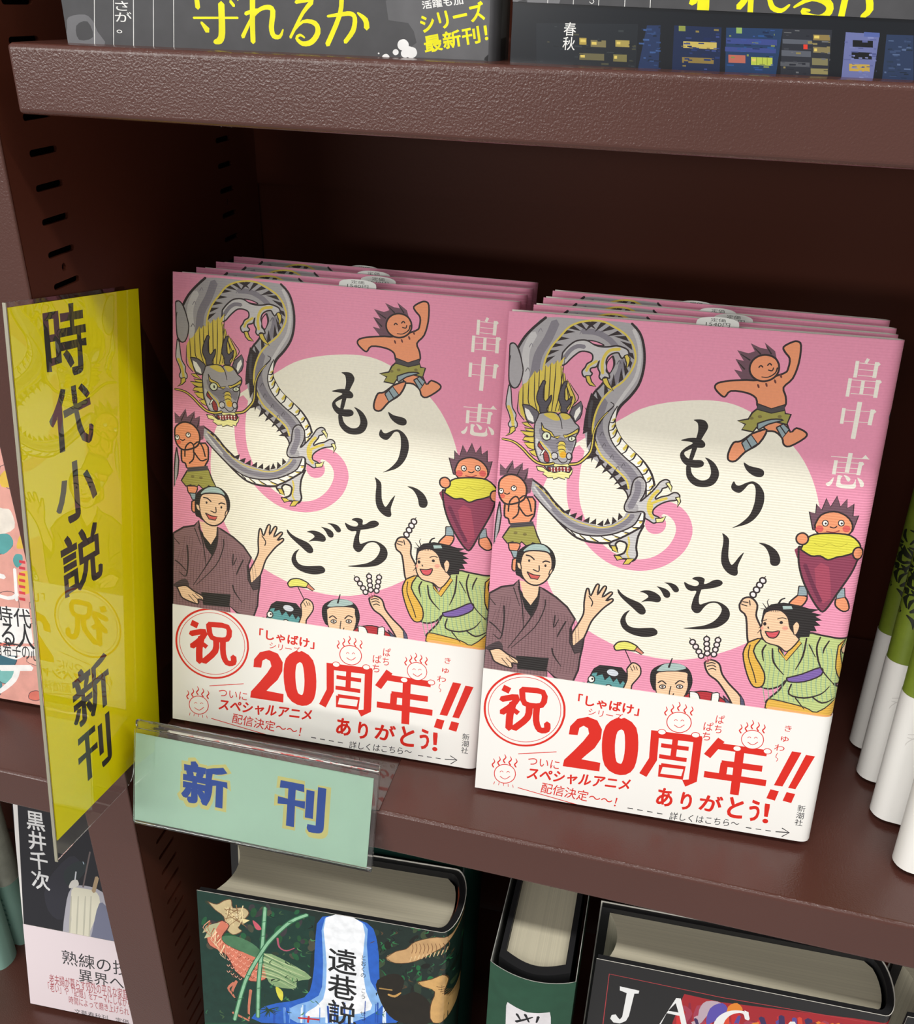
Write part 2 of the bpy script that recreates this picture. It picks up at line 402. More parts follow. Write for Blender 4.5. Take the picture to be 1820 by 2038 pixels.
P12 487 3161 15 44 59 53 15 -38 -2 -51 -10 -35 -29 -31 -17 26
L6 8 487 3161 15 44 59 53 15 -38 -2 -51 -10 -35 -29 -31 -17 26 -31 32
P9 521 3142 8 44 27 33 9 -34 -12 -27 -21 -42
S6 8,5 406 3149 25 -45 14 -60
P8 292 3077 21 -37 58 -25 24 -32 42 10 -19 -23 -44 13 -73 38
L6 7 292 3077 21 -37 58 -25 24 -32 42 10 -19 -23 -44 13 -73 38 -9 56
P8 560 3060 -41 -34 -36 -21 -26 -3 13 -23 51 27 40 24
L6 7 560 3060 -41 -34 -36 -21 -26 -3 13 -23 51 27 40 24 -1 30
C13 368 2975 -5 -13 -11 -8 -14 -4 -14 3 -11 9 -7 12 0 14 6 12 11 9 13 3 14 -3 12 -9 6 -12
S6 8 368 2975 -5 -13 -11 -8 -14 -4 -14 3 -11 9 -7 12 0 14 6 12 11 9 13 3 14 -3 12 -9 6 -12 0 -13
C6 348 2982 0 -5 -1 -5 -3 -3 -3 0 -3 2 -2 4 -1 6 0 6 1 4 3 3 3 0 3 -2 2 -4
C13 547 2987 -1 -9 -6 -7 -9 -7 -11 -3 -11 1 -9 5 -4 7 0 8 6 8 9 6 12 3 11 -1 8 -4
S6 8 547 2987 -1 -9 -6 -7 -9 -7 -11 -3 -11 1 -9 5 -4 7 0 8 6 8 9 6 12 3 11 -1 8 -4 5 -7
C6 524 2980 0 -4 -1 -4 -1 -3 -2 0 -2 2 -1 4 -1 5 0 5 0 4 2 2 2 0 2 -2 1 -4
C8 426 2920 14 32 26 3 14 -34 5 -39 4 -43 -38 -4 -17 42
C14 493 2859 -1 -11 -6 -9 -9 -5 -10 -2 -10 4 -7 8 -4 10 2 11 5 9 9 5 11 1 10 -3 7 -8
S6 3,7,3 412 2932 28 20 26 -1 17 -18
S6 3,7,3 415 2906 28 20 26 -1 16 -18
S6 3,7,3 417 2873 29 21 26 -1 16 -19
C3 431 2844 -1 -12 -6 -10 -9 -6 -11 -1 -9 4 -8 8 -3 12 1 11 6 10 9 6 10 1 10 -4 8 -8
S6 8 431 2844 -1 -12 -6 -10 -9 -6 -11 -1 -9 4 -8 8 -3 12 1 11 6 10 9 6 10 1 10 -4 8 -8 3 -11
C3 531 2852 -1 -11 -4 -9 -8 -5 -8 -1 -8 4 -6 8 -3 10 1 11 4 8 7 6 9 1 8 -4 6 -8
S6 8 531 2852 -1 -11 -4 -9 -8 -5 -8 -1 -8 4 -6 8 -3 10 1 11 4 8 7 6 9 1 8 -4 6 -8 3 -10
S6 5,8,5 409 2826 21 -2 33 -28 30 8 14 28
C15 287 2937 29 -41 43 -45 14 -56 -35 1 -19 69 -38 36
S6 7 287 2937 29 -41 43 -45 14 -56 -35 1 -19 69 -38 36 6 36
P9 300 2832 22 46 16 -2 -17 -33
L6 5 300 2832 22 46 16 -2 -17 -33 -21 -11
S8 11 296 2937 37 -35 38 -40 12 -39
P10 281 2752 48 -2 46 -30 85 14 65 -7 25 36 -7 -43 -11 -14 -5 -23 -28 6 -1 -16 -46 10 -38 -19 -5 15 -35 -6 -23 15 -18 9 12 15 -49 8
L6 7 281 2752 48 -2 46 -30 85 14 65 -7 25 36 -7 -43 -11 -14 -5 -23 -28 6 -1 -16 -46 10 -38 -19 -5 15 -35 -6 -23 15 -18 9 12 15 -49 8 -15 32
C16 363 2754 43 5 64 11 58 -2 -3 -38 -56 4 -51 -16 -40 11
S6 8 363 2754 43 5 64 11 58 -2 -3 -38 -56 4 -51 -16 -40 11 -15 25
P9 387 2752 13 2 -5 -19
P9 392 2722 10 1 -6 15
P9 409 2755 12 1 -5 -18
P9 413 2724 11 1 -7 15
P9 432 2757 13 2 -5 -19
P9 437 2727 10 1 -6 15
P9 456 2760 12 1 -4 -18
P9 460 2729 11 1 -7 15
P9 479 2762 13 2 -5 -19
P9 484 2732 10 1 -6 15
P9 505 2765 12 1 -4 -18
P9 510 2734 10 2 -7 14
C10 404 2785 60 -2 55 12 -6 -25 -43 2 -55 -12
S6 5 404 2785 60 -2 55 12 -6 -25 -43 2 -55 -12 -11 25
S6 19,27,27 18 2929 80 -12 68 -41 61 -56 56 -39 66 -11 57 16
S6 27,27,16,11 520 2789 62 15 47 45 34 52 8 79 3 65 22 67 29 46 30 37
S8 7,10,10 18 2929 80 -12 68 -41 61 -56 56 -39 66 -11 57 16
S8 10,10,6,4 520 2789 62 15 47 45 34 52 8 79 3 65 22 67 29 46 30 37
P17 1637 3498 -65 71 56 -9 -56 81 56 -8 -53 68 76 -15 39 17 -34 51 68 -26 43 -4 -22 42 76 -52 17 -48 15 -71 -127 -84
S6 5,10 1589 3624 52 -47
S6 5,10 1602 3677 65 -36
S6 5,10 1685 3725 45 -37
S6 5,10 1762 3742 37 -48
C18 1847 3168 -27 45 125 39 57 -76 35 32 67 -25 -2 -38 -89 -68 -42 10 -17 43 -51 38
S6 13 1847 3168 -27 45 125 39 57 -76 35 32 67 -25 -2 -38 -89 -68 -42 10 -17 43 -51 38 -56 0
C18 1754 3142 91 36 -36 -101 -82 -68 -57 -72 -47 1 -9 48 25 79 47 16
S6 14 1754 3142 91 36 -36 -101 -82 -68 -57 -72 -47 1 -9 48 25 79 47 16 68 61
P19 1905 3198 44 31 43 -36 -36 -65
L6 10 1905 3198 44 31 43 -36 -36 -65 -51 70
P19 1693 3069 55 64 52 -60 -73 -62
L6 10 1693 3069 55 64 52 -60 -73 -62 -34 58
S6 8 1926 3215 47 -54
S6 8 1720 3101 43 -59
C18 1666 3506 -109 -15 -78 -23 -16 -33 36 -39 38 -18 35 44 107 -4 65 -31 24 -61 87 -8 83 29 -3 68 -24 61 50 66 23 106 -4 117 -28 25 -38 -11 -44 -34 17 -34 34 -38 1 -62 -25 -41 -151 -57
S6 13 1666 3506 -109 -15 -78 -23 -16 -33 36 -39 38 -18 35 44 107 -4 65 -31 24 -61 87 -8 83 29 -3 68 -24 61 50 66 23 106 -4 117 -28 25 -38 -11 -44 -34 17 -34 34 -38 1 -62 -25 -41 -151 -57 -80 -7
C18 1858 3629 6 -39 -13 -39 -30 -29 -40 -15 -42 3 -37 20 -24 33 -5 40 13 38 30 29 40 14 42 -3 37 -19
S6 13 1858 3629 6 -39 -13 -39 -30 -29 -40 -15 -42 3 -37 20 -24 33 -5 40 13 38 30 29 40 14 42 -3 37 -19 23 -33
S6 9 1732 3597 11 14 14 -10
S6 9 1786 3615 13 15 13 -11
S6 8 1795 3585 26 -3 6 21
S6 6,10 1758 3535 44 2 41 31 9 37
P20 1760 3314 97 -12 84 29 9 -31 37 -2 -16 -72 -84 13 -97 -29 -33 -57 -77 9 20 39 -56 19 70 20 19 45
L6 12 1760 3314 97 -12 84 29 9 -31 37 -2 -16 -72 -84 13 -97 -29 -33 -57 -77 9 20 39 -56 19 70 20 19 45 27 29
P21 1761 3351 93 -26 83 36 4 -40 -82 -27 -99 18
L6 7 1761 3351 93 -26 83 36 4 -40 -82 -27 -99 18 1 39
C19 1779 3215 86 37 80 3 -95 -39 -60 -43
S6 10 1779 3215 86 37 80 3 -95 -39 -60 -43 -11 42
C22 1801 3265 0 -5 -4 -4 -5 -2 -6 -1 -6 1 -5 4 -2 4 1 5 3 4 6 2 6 1 6 -1 4 -4
C22 1930 3277 0 -4 -4 -4 -5 -3 -6 0 -6 1 -4 3 -2 5 0 4 4 4 5 3 6 1 6 -2 4 -3
C22 1748 3249 -1 -5 -3 -4 -6 -2 -6 -1 -6 2 -4 3 -2 4 0 5 4 4 5 3 6 0 6 -1 5 -4
C23 1753 3474 2 -6 1 -6 -2 -3 -3 -2 -3 2 -4 4 -3 6 -3 6 0 5 1 4 3 1 4 -2 4 -3
C23 1804 3487 2 -6 1 -6 -1 -3 -3 -1 -4 1 -4 4 -3 6 -2 6 -1 5 2 4 3 1 3 -2 4 -3
C23 1857 3515 2 -6 1 -6 -2 -4 -2 -1 -4 2 -4 4 -3 5 -2 6 -1 6 2 3 2 2 4 -2 4 -4
C23 1889 3554 2 -6 1 -6 -2 -3 -3 -1 -3 1 -4 4 -3 5 -2 6 -1 6 2 4 2 1 4 -2 4 -4
P17 2256 2502 -43 128 44 -9 -6 69 42 -39 18 87 36 -59 30 83 33 -75 36 61 9 -67 40 38 8 -88 36 9 -18 -116
L6 8 2256 2502 -43 128 44 -9 -6 69 42 -39 18 87 36 -59 30 83 33 -75 36 61 9 -67 40 38 8 -88 36 9 -18 -116 -265 -22
C18 2265 2537 29 77 80 35 84 -21 53 -61 -10 -68 -97 -29 -109 9
S6 12 2265 2537 29 77 80 35 84 -21 53 -61 -10 -68 -97 -29 -109 9 -30 58
C9 2350 2561 0 -9 -4 -8 -7 -5 -9 -1 -8 3 -6 7 -4 9 1 9 4 8 7 5 8 1 8 -3 7 -7
S6 7 2350 2561 0 -9 -4 -8 -7 -5 -9 -1 -8 3 -6 7 -4 9 1 9 4 8 7 5 8 1 8 -3 7 -7 3 -9
C6 2341 2558 0 -3 -1 -3 -3 -2 -3 -1 -3 2 -2 2 -1 3 0 4 1 3 3 1 3 1 3 -1 2 -3
C9 2454 2574 0 -9 -4 -8 -7 -5 -8 -1 -8 3 -7 7 -3 8 0 10 4 8 7 4 8 1 9 -3 6 -6
S6 7 2454 2574 0 -9 -4 -8 -7 -5 -8 -1 -8 3 -7 7 -3 8 0 10 4 8 7 4 8 1 9 -3 6 -6 3 -9
C6 2446 2571 0 -4 -2 -3 -2 -1 -3 -1 -3 1 -3 3 -1 3 0 3 2 3 2 2 3 1 3 -2 3 -2
C24 2326 2517 -1 -11 -6 -10 -10 -6 -11 -1 -11 3 -9 8 -4 10 1 11 5 10 10 6 12 1 11 -3 9 -8
C24 2502 2538 -1 -10 -6 -10 -9 -6 -12 -1 -11 3 -8 8 -5 10 1 11 6 9 9 6 12 1 11 -3 9 -7
S6 8 2367 2536 27 -5 17 15
S15 8 2348 2502 46 -3 38 16
C18 2233 2003 -46 -60 7 -41 80 24 25 74
S6 12 2233 2003 -46 -60 7 -41 80 24 25 74 -66 3
P19 2230 2073 54 7 14 -71 -65 -9
L6 9 2230 2073 54 7 14 -71 -65 -9 -3 73
C18 2491 2009 60 24 45 -85 -39 -25 -58 35
S6 12 2491 2009 60 24 45 -85 -39 -25 -58 35 -8 51
P19 2488 2073 49 28 14 -68 -55 -23
L6 9 2488 2073 49 28 14 -68 -55 -23 -8 63
C25 2184 2368 16 -113 44 -122 71 -119 76 -96 43 -5 60 138 66 157 26 98 -9 56
S6 14 2184 2368 16 -113 44 -122 71 -119 76 -96 43 -5 60 138 66 157 26 98 -9 56 -393 6
S26 98 2361 2230 33 -135 15 -91
S27 28 2246 2238 74 -141 72 -119
C28 2200 2347 20 72 51 49 119 23 122 -2 73 -58 -4 -46 -84 -47 -48 -16 -57 -28 -55 23 -61 -8
S6 12 2200 2347 20 72 51 49 119 23 122 -2 73 -58 -4 -46 -84 -47 -48 -16 -57 -28 -55 23 -61 -8 -76 38
S29 4 2282 2404 54 -16 46 28 65 -20 55 35
C18 2238 2432 -1 -19 -9 -16 -15 -10 -18 -2 -18 6 -13 13 -7 18 1 19 9 16 15 10 18 3 18 -7 13 -13
S6 12 2238 2432 -1 -19 -9 -16 -15 -10 -18 -2 -18 6 -13 13 -7 18 1 19 9 16 15 10 18 3 18 -7 13 -13 7 -18
C18 2620 2369 0 -19 -8 -17 -12 -10 -16 -3 -16 7 -13 14 -7 19 1 20 7 17 13 10 16 2 15 -7 13 -14
S6 12 2620 2369 0 -19 -8 -17 -12 -10 -16 -3 -16 7 -13 14 -7 19 1 20 7 17 13 10 16 2 15 -7 13 -14 7 -19
P2 32 2453 19 -110 -8 -114 -32 -118 2 160 8 113
L6 11 32 2453 19 -110 -8 -114 -32 -118 2 160 8 113 11 69
P17 18 2650 -4 92 43 -36 50 75 13 -68 62 54 4 -58 41 23 -4 -82 41 10 -8 -115 -36 -16 -50 94 -88 39
S6 10,5 70 2677 36 80
S6 10,5 145 2664 31 79
S6 10,5 206 2638 16 67
C18 73 2457 201 57 25 -119 -19 -53 -31 -45 -118 -14 -25 44 -31 19
S6 14 73 2457 201 57 25 -119 -19 -53 -31 -45 -118 -14 -25 44 -31 19 -2 111
C18 16 2561 7 58 58 46 75 -5 58 -54 12 -76 -34 -59 -104 -34 -58 49
S6 14 16 2561 7 58 58 46 75 -5 58 -54 12 -76 -34 -59 -104 -34 -58 49 -14 75
C9 54 2536 -1 -9 -4 -7 -6 -5 -8 -1 -7 3 -5 7 -3 8 1 9 5 7 6 5 8 1 7 -3 5 -7
S6 7 54 2536 -1 -9 -4 -7 -6 -5 -8 -1 -7 3 -5 7 -3 8 1 9 5 7 6 5 8 1 7 -3 5 -7 2 -8
C9 148 2568 -1 -9 -5 -8 -7 -4 -8 -1 -8 3 -6 6 -3 8 2 9 4 7 8 5 8 1 8 -3 6 -6
S6 7 148 2568 -1 -9 -5 -8 -7 -4 -8 -1 -8 3 -6 6 -3 8 2 9 4 7 8 5 8 1 8 -3 6 -6 2 -8
C6 43 2540 0 -3 -2 -2 -2 -2 -3 0 -3 1 -2 2 0 3 0 3 2 2 2 2 3 0 3 -1 1 -2
C6 137 2573 0 -3 -2 -2 -2 -2 -3 0 -3 1 -1 2 -1 2 0 3 2 3 2 1 3 1 3 -1 2 -2
C30 68 2499 -1 -8 -5 -7 -6 -4 -8 -1 -7 3 -5 5 -2 8 1 8 4 6 7 5 7 0 7 -2 6 -6
S6 9 62 2522 22 -8 18 13
S6 12 102 2383 5 78 40 44 29 -25 -2 -55
S6 12 180 2492 35 26 36 -40 22 -75
S6 12 174 2436 59 -71 52 17
S6 12 139 2331 34 38 7 56
P20 122 2267 178 33 33 -80 38 -69 -68 9 -31 -41 -53 39 -33 -50 -32 42 -42 -17 -40 43
L6 12 122 2267 178 33 33 -80 38 -69 -68 9 -31 -41 -53 39 -33 -50 -32 42 -42 -17 -40 43 50 91
P21 120 2293 175 35 6 -36 -173 -35
C22 183 2224 -1 -5 -4 -5 -5 -2 -7 -1 -6 1 -5 4 -2 4 2 5 3 5 6 3 7 0 6 -1 5 -3
C22 254 2221 -1 -5 -4 -4 -6 -3 -7 -1 -6 2 -4 3 -2 5 1 5 4 4 6 3 6 1 7 -2 4 -3
C18 121 2137 86 5 -17 -65 -54 2
S6 11 121 2137 86 5 -17 -65 -54 2 -15 58
P19 141 2080 54 3 1 -53 -29 -4
L6 9 141 2080 54 3 1 -53 -29 -4 -26 54
C18 163 2010 37 11 -7 -96 -29 8
S6 11 163 2010 37 11 -7 -96 -29 8 -1 77
C31 677 1361 -18 99 40 97 33 90 -4 93 7 100 17 10 20 -54 32 92 23 1 -6 -77 39 72 22 -7 -24 -79 54 48 17 -11 -41 -62 43 23 6 -21 -53 -54 -40 -53 -47 -77 -31 -105 -33 -86
S6 13 677 1361 -18 99 40 97 33 90 -4 93 7 100 17 10 20 -54 32 92 23 1 -6 -77 39 72 22 -7 -24 -79 54 48 17 -11 -41 -62 43 23 6 -21 -53 -54 -40 -53 -47 -77 -31 -105 -33 -86 -56 -39
P32 4 1714 90 65 92 25 35 49 14 -82 94 -117 49 166 41 -19 97 -51 89 -67 68 -90 -25 -74 23 -149 62 30 22 54 -5 -92 -10 -83 -4 -104 -30 -100 -53 -19 -88 27 -69 54 8 -88 -310 14 -195 6 0 116 -1 187 6 205
L6 15 4 1714 90 65 92 25 35 49 14 -82 94 -117 49 166 41 -19 97 -51 89 -67 68 -90 -25 -74 23 -149 62 30 22 54 -5 -92 -10 -83 -4 -104 -30 -100 -53 -19 -88 27 -69 54 8 -88 -310 14 -195 6 0 116 -1 187 6 205 0 137
S33 3 65 1586 -38 -210 10 -319
S33 3 88 1589 -35 -209 10 -322
S33 3 103 1702 -25 -318 12 -326
S33 3 125 1705 -21 -318 12 -328
S33 3 148 1709 -19 -318 13 -332
S33 3 171 1712 -16 -317 13 -335
S33 3 202 1606 -22 -207 14 -339
S33 3 224 1609 -18 -206 14 -343
S33 3 247 1612 -16 -206 15 -345
S33 3 270 1615 -13 -205 15 -349
S33 3 292 1618 -10 -204 16 -352
S33 3 315 1622 -8 -204 17 -356
S33 3 337 1625 -5 -204 18 -358
S33 3 360 1628 -3 -203 18 -362
S33 3 382 1631 1 -202 18 -365
S33 3 404 1635 4 -202 19 -369
S33 3 418 1746 15 -310 20 -372
S33 3 440 1749 18 -309 20 -375
S33 3 462 1752 21 -308 21 -379
S34 2 6 1679 235 21 222 13
S34 2 9 1639 235 21 223 13
S34 2 12 1599 235 21 223 14
S34 2 15 1559 235 21 224 14
S34 2 17 1518 236 22 224 14
S34 2 20 1478 236 22 224 15
S34 2 23 1437 236 23 225 15
S34 2 26 1396 236 23 225 15
S34 2 28 1356 238 23 225 15
S34 2 31 1315 238 23 225 16
S34 2 34 1273 238 24 226 16
S34 2 37 1232 238 24 226 17
S34 2 40 1191 238 24 227 17
S34 2 43 1149 238 25 227 17
S34 2 45 1108 240 25 227 17
S33 3 488 1646 40 -246 -3 -290
S33 3 512 1640 40 -237 -3 -289
S33 3 537 1633 39 -226 -3 -289
S33 3 562 1626 38 -215 -2 -289
S33 3 587 1619 37 -205 -2 -288
S33 3 611 1612 37 -194 -2 -288
S33 3 636 1605 35 -184 -1 -288
S33 3 660 1598 35 -173 -1 -288
S33 3 685 1592 34 -164 -1 -287
P35 223 1809 44 -84 61 -69 47 134 16 -77 -55 -149 -52 63
P31 229 1849 150 -19 -6 -90 -45 -81 -61 66
S6 11,11,5 222 1799 41 -144 24 -189
S6 9,9,5 187 1784 58 -142
S6 14,14,5 383 1811 -4 -140 -58 -149 -143 -247
S6 9,9,5 435 1719 -2 -80 -62 -161 -165 -194
S6 13,13,5 124 1625 9 -131 -18 -146 -59 32
S6 11,11,5 520 1601 -1 -101 31 75
S6 12,12,5 606 1563 -46 -108 -6 -31
S6 13,13,5 520 1327 19 -59 64 -83
S6 11,11,5 20 1478 50 -34 62 -63
S6 8,8,5 57 1625 -51 54
P36 643 1518 33 -152 75 88 -7 -123 -47 -23 -48 90
L6 9 643 1518 33 -152 75 88 -7 -123 -47 -23 -48 90 -6 120
P35 247 1223 257 19 -11 -118 -226 -13
C36 6 1259 101 67 34 -67 -95 -25
C31 36 1240 76 24 70 -39 79 -36 5 -34 -45 1 -2 -44 -128 32 -32 48
S6 13 36 1240 76 24 70 -39 79 -36 5 -34 -45 1 -2 -44 -128 32 -32 48 -23 48
S6 6 170 1195 67 -59
S6 6 193 1209 63 -47
S6 6 137 1185 62 -64
C35 227 1879 -35 25 -2 146 37 63 70 40 91 8 70 -47 29 -74 -8 -79 -34 -35 -32 -52 -138 -19
C37 238 2088 60 57 91 6 52 -54 -84 2 -73 -9
C31 223 1986 13 75 43 32 114 11 50 -23 20 -63 -5 -79 -34 -71 -63 -42 -66 10 -52 55
S6 12 223 1986 13 75 43 32 114 11 50 -23 20 -63 -5 -79 -34 -71 -63 -42 -66 10 -52 55 -20 95
C31 195 1992 28 -6 10 -47 -26 11
S6 8 195 1992 28 -6 10 -47 -26 11 -12 42
C31 451 1958 19 22 -6 -40 -19 -17
S6 8 451 1958 19 22 -6 -40 -19 -17 6 35
C6 296 2017 0 -4 -2 -4 -3 -3 -4 0 -3 1 -3 4 -1 4 0 5 2 4 4 2 3 1 4 -2 2 -3
C6 422 1993 -1 -5 -2 -4 -3 -2 -3 -1 -4 2 -2 3 -2 5 1 4 2 4 3 3 4 0 3 -1 3 -4
S6 11 261 2057 35 -5 30 -23
S6 11 391 2016 22 13 31 -6
S6 9 366 1987 1 -48 -44 11
P38 279 1925 52 -18 49 0 -16 -32 -54 3
L6 9 279 1925 52 -18 49 0 -16 -32 -54 3 -31 47
S6 9 759 1794 32 -45 -6 -35
C39 806 1030 30 120 46 48 149 -7 82 -59 -13 -106 -237 -7
S6 11 806 1030 30 120 46 48 149 -7 82 -59 -13 -106 -237 -7 -57 11
P35 835 1165 18 44 43 35 83 4 83 1 53 -55 -6 -83 -26 27 -19 -35 -29 48 -24 -35 -32 46 -33 -41 -23 48 -45 -23 6 32
C40 1042 1189 -6 -11 -13 -8 -18 -3 -19 2 -17 8 -11 10 -3 12 6 11 13 8 18 3 19 -2 17 -8 11 -10
C9 869 1119 -1 -13 -6 -11 -10 -6 -11 -2 -10 3 -8 9 -4 12 2 12 6 11 9 7 11 1 11 -3 7 -9
S6 9 869 1119 -1 -13 -6 -11 -10 -6 -11 -2 -10 3 -8 9 -4 12 2 12 6 11 9 7 11 1 11 -3 7 -9 4 -11
C9 1005 1067 -1 -12 -6 -10 -10 -7 -11 -2 -11 3 -8 8 -4 12 2 12 6 10 9 7 12 2 11 -4 8 -8
S6 9 1005 1067 -1 -12 -6 -10 -10 -7 -11 -2 -11 3 -8 8 -4 12 2 12 6 10 9 7 12 2 11 -4 8 -8 3 -11
C6 860 1120 -1 -4 -2 -4 -3 -2 -4 0 -3 1 -3 3 -1 3 0 5 2 3 4 2 3 1 4 -1 2 -3
C6 983 1063 -1 -4 -2 -3 -3 -3 -4 0 -3 1 -3 3 -1 4 1 4 1 3 4 3 3 0 4 -1 2 -3
C8 805 1040 52 42 60 -23 11 -40 -84 7
C41 718 1068 38 -4 36 16 22 -38 -66 0
S6 8 718 1068 38 -4 36 16 22 -38 -66 0 -30 26
C31 1101 1243 38 57 55 -22 14 -59 -25 -55 -31 -56 -1 -73 -66 -1 26 118
S6 11 1101 1243 38 57 55 -22 14 -59 -25 -55 -31 -56 -1 -73 -66 -1 26 118 -10 91
S6 6 1124 1267 22 -37
S6 6 1145 1279 18 -36
S6 6 1167 1274 14 -28
S6 8 1064 1410 64 -117
C42 985 1413 29 40 70 14 78 -32 -16 -35 -80 -2 -62 -15
S6 11 985 1413 29 40 70 14 78 -32 -16 -35 -80 -2 -62 -15 -19 30
P43 1158 1436 54 -44 -17 -14 -54 26
L6 8 1158 1436 54 -44 -17 -14 -54 26 17 32
C44 1273 1053 59 22 68 -62 171 98 131 39 112 -33 46 -87 -580 -37
S6 10 1273 1053 59 22 68 -62 171 98 131 39 112 -33 46 -87 -580 -37 -7 60
C9 1584 1130 61 -7 26 -82 -68 -2
S6 8 1584 1130 61 -7 26 -82 -68 -2 -19 91
C9 1748 1140 51 9 -1 -104 -45 2
S6 8 1748 1140 51 9 -1 -104 -45 2 -5 93
C35 1281 1184 6 79 62 55 80 27 84 -8 58 -46 25 -90 -22 -89 -30 -23 -199 2 -41 28
C37 1331 1278 47 50 104 16 52 -30 -97 -36 -104 -17
S35 16,8 1408 1304 16 77
C31 1323 1191 15 63 196 31 22 -56 12 -67 -22 -90 -52 -78 -91 -6 -65 102
S6 8 1323 1191 15 63 196 31 22 -56 12 -67 -22 -90 -52 -78 -91 -6 -65 102 -15 101
C9 1403 1140 -1 -6 -6 -7 -8 -4 -10 -2 -10 2 -6 4 -3 6 1 7 6 6 8 5 10 1 10 -1 6 -4
S6 8 1403 1140 -1 -6 -6 -7 -8 -4 -10 -2 -10 2 -6 4 -3 6 1 7 6 6 8 5 10 1 10 -1 6 -4 3 -7
C45 1390 1138 0 -4 -2 -4 -4 -3 -4 0 -4 1 -3 3 -1 4 0 5 2 4 4 2 4 1 4 -1 3 -3
C9 1529 1161 -2 -7 -5 -6 -9 -5 -10 -1 -9 1 -7 4 -3 7 1 7 6 6 8 4 10 2 10 -2 7 -4
S6 8 1529 1161 -2 -7 -5 -6 -9 -5 -10 -1 -9 1 -7 4 -3 7 1 7 6 6 8 4 10 2 10 -2 7 -4 3 -6
C45 1515 1159 0 -5 -2 -4 -4 -2 -3 -1 -4 1 -3 4 -2 4 1 4 2 4 3 3 4 0 4 -1 3 -3
S6 10 1344 1164 28 21 33 -22
S6 10 1472 1174 27 32 38 -8
S6 8 1442 1150 -4 -69 24 -5 8 18
C31 1661 1382 43 30 63 -24 31 -78 63 -74 96 -90 28 -102 -60 0 -58 87 -90 112 -66 42 -34 47
S6 14 1661 1382 43 30 63 -24 31 -78 63 -74 96 -90 28 -102 -60 0 -58 87 -90 112 -66 42 -34 47 -16 50
P46 1829 1135 63 -53 69 -31 45 -25 -125 0
L6 8 1829 1135 63 -53 69 -31 45 -25 -125 0 -52 109
P46 1949 1166 35 -48 23 -81 -35 -1
L6 6 1949 1166 35 -48 23 -81 -35 -1 -23 130
S6 8 1676 1374 35 16 29 -6
S6 8 1684 1354 35 16 29 -11
S6 8 1696 1330 30 15 25 -11
S47 6 1630 1433 54 -47
S6 6 1554 1534 -25 32
C48 1574 1537 -1 -9 -5 -8 -7 -5 -9 -1 -8 3 -7 6 -3 8 1 9 5 8 7 5 9 2 8 -3 7 -6
S6 11 1574 1537 -1 -9 -5 -8 -7 -5 -9 -1 -8 3 -7 6 -3 8 1 9 5 8 7 5 9 2 8 -3 7 -6 3 -9
C48 1601 1503 0 -9 -5 -8 -8 -5 -8 -1 -9 2 -6 7 -3 8 0 9 5 8 7 5 9 2 9 -3 6 -6
S6 11 1601 1503 0 -9 -5 -8 -8 -5 -8 -1 -9 2 -6 7 -3 8 0 9 5 8 7 5 9 2 9 -3 6 -6 3 -9
C48 1629 1468 -1 -9 -4 -8 -8 -5 -9 -2 -8 3 -7 6 -3 9 1 9 5 8 7 5 9 1 8 -2 7 -6
S6 11 1629 1468 -1 -9 -4 -8 -8 -5 -9 -2 -8 3 -7 6 -3 9 1 9 5 8 7 5 9 1 8 -2 7 -6 3 -9
C48 1650 1436 -1 -9 -5 -8 -7 -5 -9 -2 -8 3 -7 6 -3 9 1 9 4 8 8 5 9 1 8 -2 7 -7
S6 11 1650 1436 -1 -9 -5 -8 -7 -5 -9 -2 -8 3 -7 6 -3 9 1 9 4 8 8 5 9 1 8 -2 7 -7 3 -8
S47 6 1671 1459 13 -73
S6 6 1652 1573 -4 34
C48 1672 1576 -1 -9 -4 -8 -8 -5 -9 -2 -8 3 -7 6 -3 9 1 9 5 8 7 5 9 1 8 -3 7 -6
S6 11 1672 1576 -1 -9 -4 -8 -8 -5 -9 -2 -8 3 -7 6 -3 9 1 9 5 8 7 5 9 1 8 -3 7 -6 3 -8
C48 1677 1537 -1 -9 -4 -8 -8 -5 -9 -1 -8 3 -7 6 -3 8 1 9 5 8 7 5 9 2 9 -3 6 -6
S6 11 1677 1537 -1 -9 -4 -8 -8 -5 -9 -1 -8 3 -7 6 -3 8 1 9 5 8 7 5 9 2 9 -3 6 -6 3 -9
C48 1684 1500 -1 -9 -5 -8 -7 -5 -9 -1 -8 2 -7 7 -3 8 1 9 4 8 8 5 9 2 8 -3 7 -6
S6 11 1684 1500 -1 -9 -5 -8 -7 -5 -9 -1 -8 2 -7 7 -3 8 1 9 4 8 8 5 9 2 8 -3 7 -6 3 -9
C48 1691 1462 -1 -9 -5 -8 -7 -5 -9 -2 -8 3 -7 6 -3 9 1 9 4 8 8 5 9 1 8 -2 7 -7
S6 11 1691 1462 -1 -9 -5 -8 -7 -5 -9 -2 -8 3 -7 6 -3 9 1 9 4 8 8 5 9 1 8 -2 7 -7 3 -8
S47 6 1719 1459 -35 -73
S6 6 1733 1577 4 35
C48 1753 1580 -1 -9 -4 -8 -8 -5 -9 -2 -8 3 -6 6 -4 9 1 9 5 8 7 5 9 1 8 -3 7 -6
S6 11 1753 1580 -1 -9 -4 -8 -8 -5 -9 -2 -8 3 -6 6 -4 9 1 9 5 8 7 5 9 1 8 -3 7 -6 3 -8
C48 1749 1541 -1 -9 -4 -8 -8 -5 -9 -1 -8 2 -6 7 -4 8 1 9 5 8 7 5 9 1 8 -2 7 -6
S6 11 1749 1541 -1 -9 -4 -8 -8 -5 -9 -1 -8 2 -6 7 -4 8 1 9 5 8 7 5 9 1 8 -2 7 -6 3 -9
C48 1744 1501 -1 -9 -4 -8 -7 -5 -9 -1 -9 2 -6 7 -3 8 0 9 5 8 7 5 9 2 9 -3 6 -6
